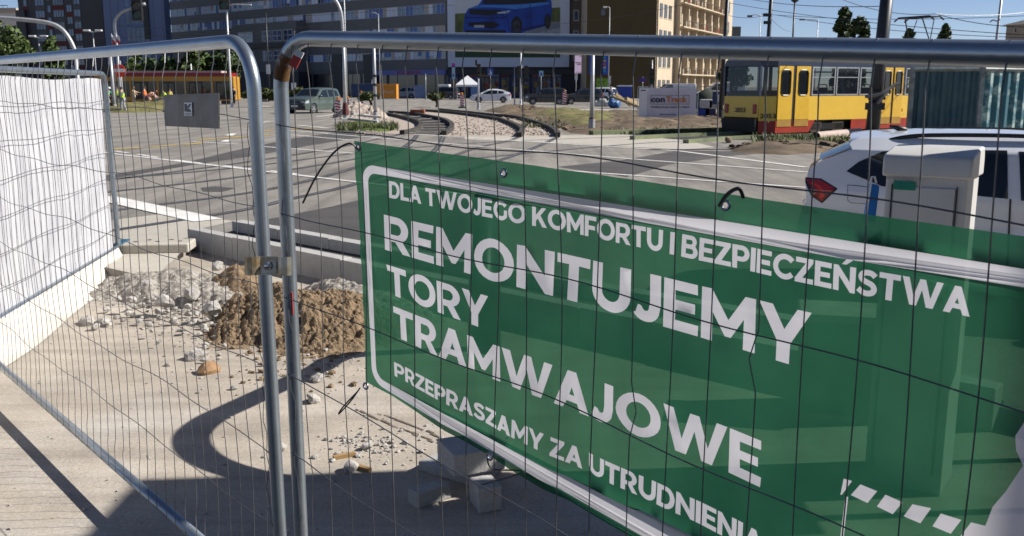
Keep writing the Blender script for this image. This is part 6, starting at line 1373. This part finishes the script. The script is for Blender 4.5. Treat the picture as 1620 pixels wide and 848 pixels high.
t, w_, h, g = cabin('portable_cabin', 'white portable cabin behind the workers at the left', 'cabin', 152, 167, 129, 160, WHITEP, 2); m_ = MB(); m_.box((w_ * .3, -.04, .1), (w_ * .75, -.005, h * .8)); m_.build('door', mat('pale grey door', (.5, .5, .52), .5), t)
t, w_, h, g = cabin('concrete_barrier', 'pale concrete barrier block behind the crouching workers', 'barrier', 244, 268, 154, 168, CONC, .6)
t, w_, h, g = cabin('waste_container', 'blue waste container with white top in front of the brown gable', 'container', 979, 999, 135, 158, mat('container blue', (.01, .04, .3), .5), 2); m_ = MB(); m_.box((-.1, -.1, h - .15), (w_ + .1, 2.1, h + .02)); m_.build('rim', WHITEP, t)
t, w_, h, g = cabin('market_stall', 'dark blue shop stall next to the white pitched tent', 'stall', 744, 760, 123, 156, MATS['shop deep blue'], 1.5); m_ = MB(); m_.box((.1, -.04, .3), (w_ - .1, -.005, h - .6)); m_.build('counter_opening', mat('pale blue', (.1, .18, .4), .6), t)
g = G(721, 158); t = thing('tent', 'white pitched market tent in front of the shop windows', 'tent', g); w_ = G(757, 158).x - g.x; h0 = zof(g, 134); h1 = zof(g, 119)
m_ = MB(); m_.add([(0, 0, h0), (w_, 0, h0), (w_, w_, h0), (0, w_, h0), (w_ / 2, w_ / 2, h1), (0, 0, h0 - .25), (w_, 0, h0 - .25), (w_, w_, h0 - .25), (0, w_, h0 - .25)], [(0, 1, 4), (1, 2, 4), (2, 3, 4), (3, 0, 4), (5, 6, 1, 0), (6, 7, 2, 1), (7, 8, 3, 2), (8, 5, 0, 3)]); m_.build('canopy', WHITEP, t)
for x in (.05, w_ - .05):
    for y in (.05, w_ - .05): m_ = MB(); m_.tube([(x, y, 0), (x, y, h0)], .04, 6); m_.build('leg', STEEL, t)
# printed sheet fences
def sheetfence(label, pa, pb, pbase, pt_, m, group=None, yaw=0, frame=True, sheet=(0, 1, 0, 1)):
    a = G(pa, pbase); b = G(pb, pbase + yaw); t = thing('site_fence', label, 'fence', a, math.atan2(b.y - a.y, b.x - a.x), group); L_ = (b - a).length; h = A(pa, pt_, a.y).z - ZR
    m_ = MB(); m_.tube([(0, .02, 0), (0, .02, h), (L_, .02, h), (L_, .02, 0)], .025, 6); m_.tube([(0, .02, .12), (L_, .02, .12)], .02, 6); m_.build('tube_frame', GALV, t)
    for x in (0, L_): m_ = MB(); m_.box((x - .12, -.35, 0), (x + .12, .35, .13)); m_.build('foot_block', CONC, t, bevel=.02)
    x0, x1, z0, z1 = sheet; n = 10; m_ = MB(); vs = [(lerp(x0, x1, i / n) * L_, -.02 + .02 * math.sin(i * 2.1 + j), lerp(z0, z1, j / 4) * h + (.03 * math.sin(i * .9) if j == 0 else 0)) for i in range(n + 1) for j in range(5)]
    m_.add(vs, [(i * 5 + j, i * 5 + 5 + j, i * 5 + 6 + j, i * 5 + j + 1) for i in range(n) for j in range(4)]); m_.build('printed_sheet', m, t, smooth=True); return t, L_, h
SHT = mat('lilac grey sheet', (.7, .67, .72), .6, 0, var=.05, scale=1.5)
t, L_, h = sheetfence('site fence hung with a pale lettered banner before the balcony house', 1008, 1100, 190, 137.5, SHT, sheet=(.16, .995, .04, .97))
ORG = mat('orange print', (.65, .22, .04), .6); NVY = mat('navy print', (.02, .02, .06), .6)
m_ = MB(); m_.box((.02 * L_, -.05, .05 * h), (.158 * L_, -.02, .97 * h)); m_.build('white_sheet', mat('white sheet', (.82, .82, .82), .6, var=.02), t); m_ = MB(); m_.box((.05 * L_, -.056, .88 * h), (.13 * L_, -.0502, .91 * h)); m_.build('dark_slot', BLACK, t)
m_ = MB(); y = -.06; text_on(m_, 'con', (.345 * L_, y, .6 * h), (1, 0, 0), (0, 0, 1), .24 * L_, .13 * h, bold=.03); m_.build('lettering', NVY, t); m_ = MB(); text_on(m_, 'Track', (.665 * L_, y, .625 * h), (1, 0, 0), (0, 0, 1), .37 * L_, .18 * h, bold=.03); m_.build('lettering', ORG, t)
m_ = MB()
for a, b in (((.22, .48), (.88, .49)), ((.22, .74), (.88, .75)), ((.22, .49), (.225, .74)), ((.875, .49), (.88, .74))): m_.box((a[0] * L_, y, a[1] * h), (b[0] * L_, y + .004, b[1] * h))
m_.build('printed_frame', NVY, t)
m_ = MB(); text_on(m_, 'Prefabrykacja szyta na miarę', (.56 * L_, y, .39 * h), (1, 0, 0), (0, 0, 1), .66 * L_, .07 * h); text_on(m_, 'MADE IN POLAND', (.52 * L_, y, .17 * h), (1, 0, 0), (0, 0, 1), .27 * L_, .035 * h); m_.build('small_lettering', NVY, t)
t, L_, h = sheetfence('site fence with dark blue sheet between the pale banner and the tram', 1103, 1168, 189, 137, mat('navy sheet', (.05, .07, .17), .6), sheet=(.35, .99, .45, .85), yaw=.5)
m_ = MB(); m_.box((.47 * L_, -.05, .54 * h), (.6 * L_, -.044, .76 * h)); m_.build('white_square', WHITEP, t); m_ = MB(); text_on(m_, 'NON N', (.8 * L_, -.05, .63 * h), (1, 0, 0), (0, 0, 1), .3 * L_, .1 * h); m_.build('lettering', WHITEP, t)
sheetfence('dark blue sheeted fence behind the bowed lamp post', 556, 592, 159, 132.5, mat('dark blue sheet', (.02, .045, .13), .7), sheet=(.0, 1, .3, 1))
sheetfence('pale blue sheeted fence right of the red car', 656, 674, 157, 135, mat('pale blue sheet', (.13, .2, .36), .7), sheet=(.0, 1, .1, 1))
# heap of site things right of the cars
g = G(972, 171); m_ = MB(); rock_geo(m_, Vector((0, 0, .35)), .62, 3.3, .7, 3); o = m_.build('tarpaulin', mat('bright blue tarp', (.02, .1, .28), .5), smooth=True); o.location = g; tag(o, 'crumpled blue tarpaulin on the earth left of the pale banner', 'tarpaulin')
for i, (px, py, a, b, r) in enumerate([(988, 168, .6, .5, .12), (992, 172, -.4, .35, .1), (1000, 170, 1.0, .2, .14)]):
    m_ = MB(); m_.box((-1.3, -r, -r), (1.3, r, r)); o = m_.build('timber_beam', mat('raw timber', (.36, .26, .13), .8, var=.15, scale=3)); o.location = G(px, py) + Vector((0, 0, .5)); o.rotation_euler = (0, b, a); tag(o, 'raw timber beam in the heap left of the pale banner', 'timber', 'timber beams in the heap')
g = G(950, 168)
for i, px in enumerate((946, 953, 959)): m_ = MB(); m_.box((-.35, -.3, 0), (.35, .3, .5 + .2 * (i % 2))); o = m_.build('sack', mat('white sack', (.5, .5, .48), .8), bevel=.15); o.location = G(px, 168.5); tag(o, ['white sack left of two others behind the dirt bank', 'taller white sack between two others behind the dirt bank', 'white sack nearest the blue tarpaulin'][i], 'sack')
def van(label, px, pb, L_=5.2, h=1.9, face=180):
    g = G(px, pb); t = thing('parked_van', label, 'van', g, R(face)); m_ = MB(); pr = [(-L_ / 2, .3), (-L_ / 2, h * .97), (-L_ / 2 + .15, h), (L_ * .12, h), (L_ * .3, h * .62), (L_ * .47, h * .5), (L_ / 2, h * .36), (L_ / 2, .3)]
    M = Matrix.Rotation(R(90), 4, 'X'); m_.prism(pr, -.95, .95, M); m_.build('body', WHITEP, t, bevel=.06)
    m_ = MB()
    for y in (-.96, .957): m_.add([(L_ * .0, y, h * .62), (L_ * .26, y, h * .62), (L_ * .12, y, h * .93), (0, y, h * .93)], [(0, 1, 2, 3)])
    m_.build('side_window', GLASS, t); m_ = MB(); m_.add([(L_ * .292, -.8, h * .66), (L_ * .292, .8, h * .66), (L_ * .142, .8, h * .96), (L_ * .142, -.8, h * .96)], [(0, 1, 2, 3)]); m_.build('windscreen', GLASS, t)
    for x in (-L_ * .3, L_ * .3):
        for sd in (-1, 1): m_ = MB(); m_.lathe([(.3, -.1), (.34, -.08), (.34, .08), (.3, .1), (.2, .08)], 16, Matrix.Translation((x, sd * .9, .34)) @ Matrix.Rotation(R(-90 * sd), 4, 'X')); m_.build('wheel', RUBBER, t)
van('white van behind the pale banner in front of the balcony house', 1062, 161, 5.4, 2.1); van('white van behind the blue sheeted fence', 1138, 162, 5.4, 2.2)
g = G(1118, 172); m_ = MB(); m_.lathe([(1.35, 0), (1.3, .6), (.95, 1.15), (.4, 1.5), (.05, 1.6)], 16); o = m_.build('covered_heap', mat('dark green cover', (.04, .05, .035), .9, var=.2), smooth=True); o.location = g; tag(o, 'dark covered heap behind the gap right of the pale banner', 'heap')
for i, (px, z, c) in enumerate([(1112, .0, (.02, .05, .3)), (1116, .55, (.5, .5, .5)), (1122, .0, (.03, .03, .1)), (1128, .5, (.45, .43, .4)), (1146, .0, (.1, .07, .05))]):
    m_ = MB(); m_.box((-.32, -.3, z), (.32, .3, z + .5)); o = m_.build('site_box', mat('box%d' % i, c, .7), bevel=.03); o.location = G(px, 186); tag(o, ['blue box at the foot of the stack behind the site fence', 'pale box stacked on the blue one behind the site fence', 'dark navy box behind the site fence', 'pale grey box beside the dark one behind the site fence', 'brown box next to the tram tail'][i], 'box')
# ================================================================ red and yellow tram far left
Yt = 97; a = A(150, 140, Yt); t = thing('tram', 'long red topped yellow tram passing behind the workers at the left', 'tram', (a.x, Yt, ZR)); Lt = A(366, 140, Yt).x - a.x
zz = lambda py: A(200, py, Yt).z - ZR; z0, zw, zy, zr_, zt2 = .35, zz(141), zz(128.5), zz(121), zz(112)
TY2 = mat('far tram yellow', (.42, .21, .02), .4, var=.05); TR2 = mat('far tram red', (.22, .012, .015), .4, var=.08)
def tb(nm, z0, z1, m, x0=0, x1=None, y0=0): m_ = MB(); m_.box((x0, y0, z0), (Lt if x1 is None else x1, 2.4 - y0, z1)); return m_.build(nm, m, t)
tb('skirt', z0, .75, TY2); tb('lower_side', .752, zw - .6, mat('far tram dark', (.03, .03, .035), .3)); tb('window_band', zw - .598, zy, GLASS, y0=.02); tb('yellow_band', zy + .002, zr_, TY2); tb('red_roof', zr_ + .002, zt2 - .2, TR2); tb('roof', zt2 - .198, zt2, mat('pale roof', (.5, .42, .38), .5), .5, Lt - 1, .3)
for k in range(5):
    x = Lt * (.09 + .2 * k); m_ = MB(); m_.box((x, -.03, .5), (x + 1.35, -.002, zy - .05)); d_ = m_.build('door', BLACK, t); m_ = MB(); m_.box((x + .1, -.05, .9), (x + .6, -.031, zy - .2)); m_.box((x + .75, -.05, .9), (x + 1.25, -.031, zy - .2)); m_.build('door_glass', GLASS, d_)
    if k < 4: m_ = MB(); m_.box((x + 2.3, -.025, .76), (x + 2.45, -.002, zy)); m_.build('pillar', TY2, t)
m_ = MB(); m_.box((Lt + .002, .1, .4), (Lt + .25, 2.3, zr_)); m_.build('nose', TY2, t, bevel=.1); m_ = MB(); m_.box((Lt - .9, -.06, 1.0), (Lt - .1, -.003, zy - .1)); m_.build('cab_window', GLASS, t)
for k in range(8): m_ = MB(); m_.box((1 + k * Lt / 8.3, .15, .05), (1.8 + k * Lt / 8.3, 2.25, .34)); m_.build('bogie', BLACK, t)
# ================================================================ people
SKIN = mat('skin', (.42, .25, .17), .6, var=.05)
def skin_mesh(pts, edges, rad, root=0, lv=1):
    me = bpy.data.meshes.new('s'); me.from_pydata([tuple(p) for p in pts], edges, []); o = bpy.data.objects.new('s', me); col.objects.link(o)
    md = o.modifiers.new('k', 'SKIN'); sv = me.skin_vertices[0].data
    for i, r_ in enumerate(rad): sv[i].radius = (r_, r_) if not isinstance(r_, tuple) else r_; sv[i].use_root = (i == root)
    sb = o.modifiers.new('s', 'SUBSURF'); sb.levels = lv; sb.render_levels = lv
    dg = bpy.context.evaluated_depsgraph_get(); m2 = bpy.data.meshes.new_from_object(o.evaluated_get(dg)); bpy.data.objects.remove(o); bpy.data.meshes.remove(me); return m2
def put(me, nm, m, parent):
    me.name = nm; me.materials.clear(); me.materials.append(m)
    for p in me.polygons: p.use_smooth = True
    o = bpy.data.objects.new(nm, me); col.objects.link(o); o.parent = parent; return o
def person(label, px, pb, h=1.76, face=-90, top=(.3, .5, .05), legs=(.2, .2, .22), hat=None, hair=(.05, .035, .025), bend=0.0, stride=.12, arms=(.2, -.1), vest=None, back=None):
    """bend leans the trunk forward from the hips; arms swing forward by the given angles; local +x is forward"""
    g = G(px, pb); t = thing('person', label, 'person', g, R(face)); k = h / 1.76
    hip = Vector((-.10 * bend, 0, .93)); u = Vector((math.sin(bend), 0, math.cos(bend)))
    ch = hip + u * .30; sh = hip + u * .50; nk = hip + u * .58 + Vector((.02, 0, 0)); hd = hip + u * .70 + Vector((.05 + .03 * bend, 0, 0)); tp_ = hip + u * .80 + Vector((.04, 0, 0))
    P_ = [hip, hip + u * .14, ch, sh, nk, hd - u * .02, tp_]; E_ = [(0, 1), (1, 2), (2, 3), (3, 4), (4, 5), (5, 6)]; Rd = [(.13, .15), (.115, .14), (.125, .165), (.10, .14), .055, (.095, .08), .05]
    J = {}
    for sd, st in ((1, stride), (-1, -stride)):
        i = len(P_); knee = Vector((st * .55 + .03, sd * .095, .49)); an = Vector((st * 1.0 - .05, sd * .10, .085)); toe = an + Vector((.17, 0, -.045))
        P_ += [hip + Vector((0, sd * .085, -.06)), knee, an, toe]; E_ += [(0, i), (i, i + 1), (i + 1, i + 2), (i + 2, i + 3)]; Rd += [.095, .065, .045, .035]; J['l', sd] = (hip + Vector((0, sd * .085, -.02)), knee, an, toe)
    for sd, a in ((1, arms[0]), (-1, arms[1])):
        i = len(P_); s0 = sh + Vector((0, sd * .17, -.02)); el = s0 + Vector((math.sin(a) * .28, sd * .06, -math.cos(a) * .28)); a2 = a + .45; wr = el + Vector((math.sin(a2) * .25, 0, -math.cos(a2) * .25)); ha = wr + (wr - el).normalized() * .13
        P_ += [s0, el, wr, ha]; E_ += [(3, i), (i, i + 1), (i + 1, i + 2), (i + 2, i + 3)]; Rd += [.06, .045, .034, .03]; J['a', sd] = (s0, el, wr)
    put(skin_mesh([p * k for p in P_], E_, [tuple(q * k for q in r_) if isinstance(r_, tuple) else r_ * k for r_ in Rd]), 'body', SKIN, t)
    pts = [hip - u * .02, hip + u * .12, ch, sh + u * .03]; ed = [(0, 1), (1, 2), (2, 3)]; rd = [(.15, .172), (.137, .165), (.147, .19), (.10, .15)]
    for sd in (1, -1):
        s0, el, wr = J['a', sd]; i = len(pts); pts += [s0, el, el.lerp(wr, .8)]; ed += [(2, i), (i, i + 1), (i + 1, i + 2)]; rd += [.078, .062, .048]
    put(skin_mesh([p * k for p in pts], ed, [tuple(q * k for q in r_) if isinstance(r_, tuple) else r_ * k for r_ in rd]), 'jacket', mat('cloth %.2f %.2f %.2f' % top, top, .8, var=.08, scale=5), t)
    if vest: put(skin_mesh([p * k for p in (hip + u * .02, hip + u * .14, ch, sh - u * .0)], [(0, 1), (1, 2), (2, 3)], [tuple(q * k for q in r_) for r_ in ((.165, .185), (.155, .182), (.165, .207), (.12, .17))]), 'vest', mat('vest %.2f %.2f %.2f' % vest, vest, .7, var=.05), t)
    pts = [hip + u * .03]; ed = []; rd = [(.145, .165)]
    for sd in (1, -1):
        a, b, c, d = J['l', sd]; i = len(pts); pts += [a, b, c + Vector((0, 0, .03))]; ed += [(0, i), (i, i + 1), (i + 1, i + 2)]; rd += [.112, .085, .065]
    put(skin_mesh([p * k for p in pts], ed, [tuple(q * k for q in r_) if isinstance(r_, tuple) else r_ * k for r_ in rd]), 'trousers', mat('trouser %.2f %.2f %.2f' % legs, legs, .85, var=.1), t)
    for sd in (1, -1):
        a, b, c, d = J['l', sd]; put(skin_mesh([p * k for p in (c + Vector((-.03, 0, -.03)), c + Vector((.05, 0, -.03)), d)], [(0, 1), (1, 2)], [.055 * k, .052 * k, .042 * k]), 'shoe', BLACK, t)
    c = (hd + u * .045) * k; m_ = MB(); M = Matrix.Translation(c) @ Matrix.Rotation(bend * .6, 4, 'Y')
    if hat: m_.lathe([(.135 * k, -.0), (.13 * k, .02), (.115 * k, .03), (.11 * k, .07), (.07 * k, .115), (.01, .125 * k)], 12, M); m_.build('helmet', mat('hat %.2f %.2f %.2f' % hat, hat, .5), t, smooth=True)
    else: m_.lathe([(.085 * k, -.05 * k), (.104 * k, 0), (.10 * k, .05 * k), (.06 * k, .088 * k), (.01, .096 * k)], 12, M @ Matrix.Translation((-.012, 0, 0))); m_.build('hair', mat('hair %.2f' % hair[0], hair, .8), t, smooth=True)
LIME = (.42, .62, .03); ORA = (.75, .18, .04)
person('worker in lime vest half hidden by the sheeted fence post', 147, 172, face=-60, top=LIME, legs=(.25, .22, .2), vest=LIME)
person('worker with white helmet and lime vest bending over the ground', 171, 170, face=-20, top=(.05, .3, .28), legs=(.4, .3, .25), hat=(.75, .75, .72), vest=LIME, bend=.35, arms=(.7, .5))
person('worker in lime vest behind the two sign posts', 187, 171, face=-90, top=LIME, legs=(.15, .15, .16), vest=LIME)
person('dark haired worker in lime vest and grey trousers, nearest the kerb', 195.5, 178, face=180, top=(.1, .12, .1), legs=(.3, .31, .34), vest=LIME)
person('worker in sand coloured clothes facing left', 212.5, 168, face=10, top=(.6, .45, .3), legs=(.6, .47, .33), arms=(1.0, .6), hair=(.3, .2, .1))
person('tall worker in orange shirt beside the slanting sign post', 230, 168, face=0, top=ORA, legs=(.35, .25, .22), vest=ORA, hair=(.1, .05, .03))
person('worker bending low in orange and yellow clothes', 238, 168, face=20, top=(.8, .45, .4), legs=(.7, .45, .4), vest=(.75, .5, .05), bend=1.0, arms=(.6, .3), hair=(.35, .1, .05))
person('crouched worker in lime vest behind the concrete barrier', 263, 170, h=1.6, face=-120, top=LIME, legs=(.35, .05, .04), vest=(.6, .6, .05), bend=.5, arms=(.6, .4))
person('worker in yellow vest and red trousers right of the barrier', 270, 169, h=1.6, face=-80, top=(.6, .5, .1), legs=(.6, .06, .05), vest=(.65, .55, .06))
person('person dressed in black standing left of the fence corner', 370.5, 166, face=-100, top=(.012, .012, .014), legs=(.015, .015, .017), stride=.05)
person('worker in orange vest behind the green car', 479, 161, face=-120, top=ORA, legs=(.1, .1, .12), vest=ORA)
person('person in dark blue at the corner of the brown gable', 966, 167, face=-60, top=(.03, .06, .12), legs=(.05, .07, .09), hair=(.4, .38, .33))
# unseen board added beyond the right edge to cast the shadow across the pavement
t = thing('shadow_board', 'unseen board on two posts added beyond the right edge to cast a shadow', 'road sign', (3.4, 4.02, 0), R(90))
m_ = MB()
m_.box((0, -.02, 2.95), (.87, .02, 4.12)); m_.build('upper_board', mat('sign back grey', (.13, .14, .14), .5), t, bevel=.01)
m_ = MB(); m_.box((0, -.02, 1.6), (.45, .02, 2.949)); m_.build('lower_board', MATS['sign back grey'], t, bevel=.01)
for x in (.15, .72): m_ = MB(); m_.tube([(x, .055, 0), (x, .055, 4.0)], .03, 10); m_.build('post', STEEL, t)
# unseen house added behind the camera's right shoulder to shade the near pavement
t = thing('apartment_building', 'unseen plain house added beyond the right edge to shade the pavement before the fence', 'building', (5.6, 1.95, 0), R(-90))
m_ = MB(); m_.box((0, 0, 0), (24, 10, 11)); m_.build('wall', mat('grey render', (.3, .28, .25), .9, var=.08, scale=.6), t)
m_ = MB(); m_.box((-.3, -.4, 11.003), (24.3, 10.3, 11.4)); m_.build('roof', MATS['dark roof'], t)
for k in range(7):
    for q in range(3): window(t, 1.5 + k * 3.2, 2.9 + k * 3.2, 1.2 + q * 3.3, 2.8 + q * 3.3, 2, FRM, WGD, .08, -.02)
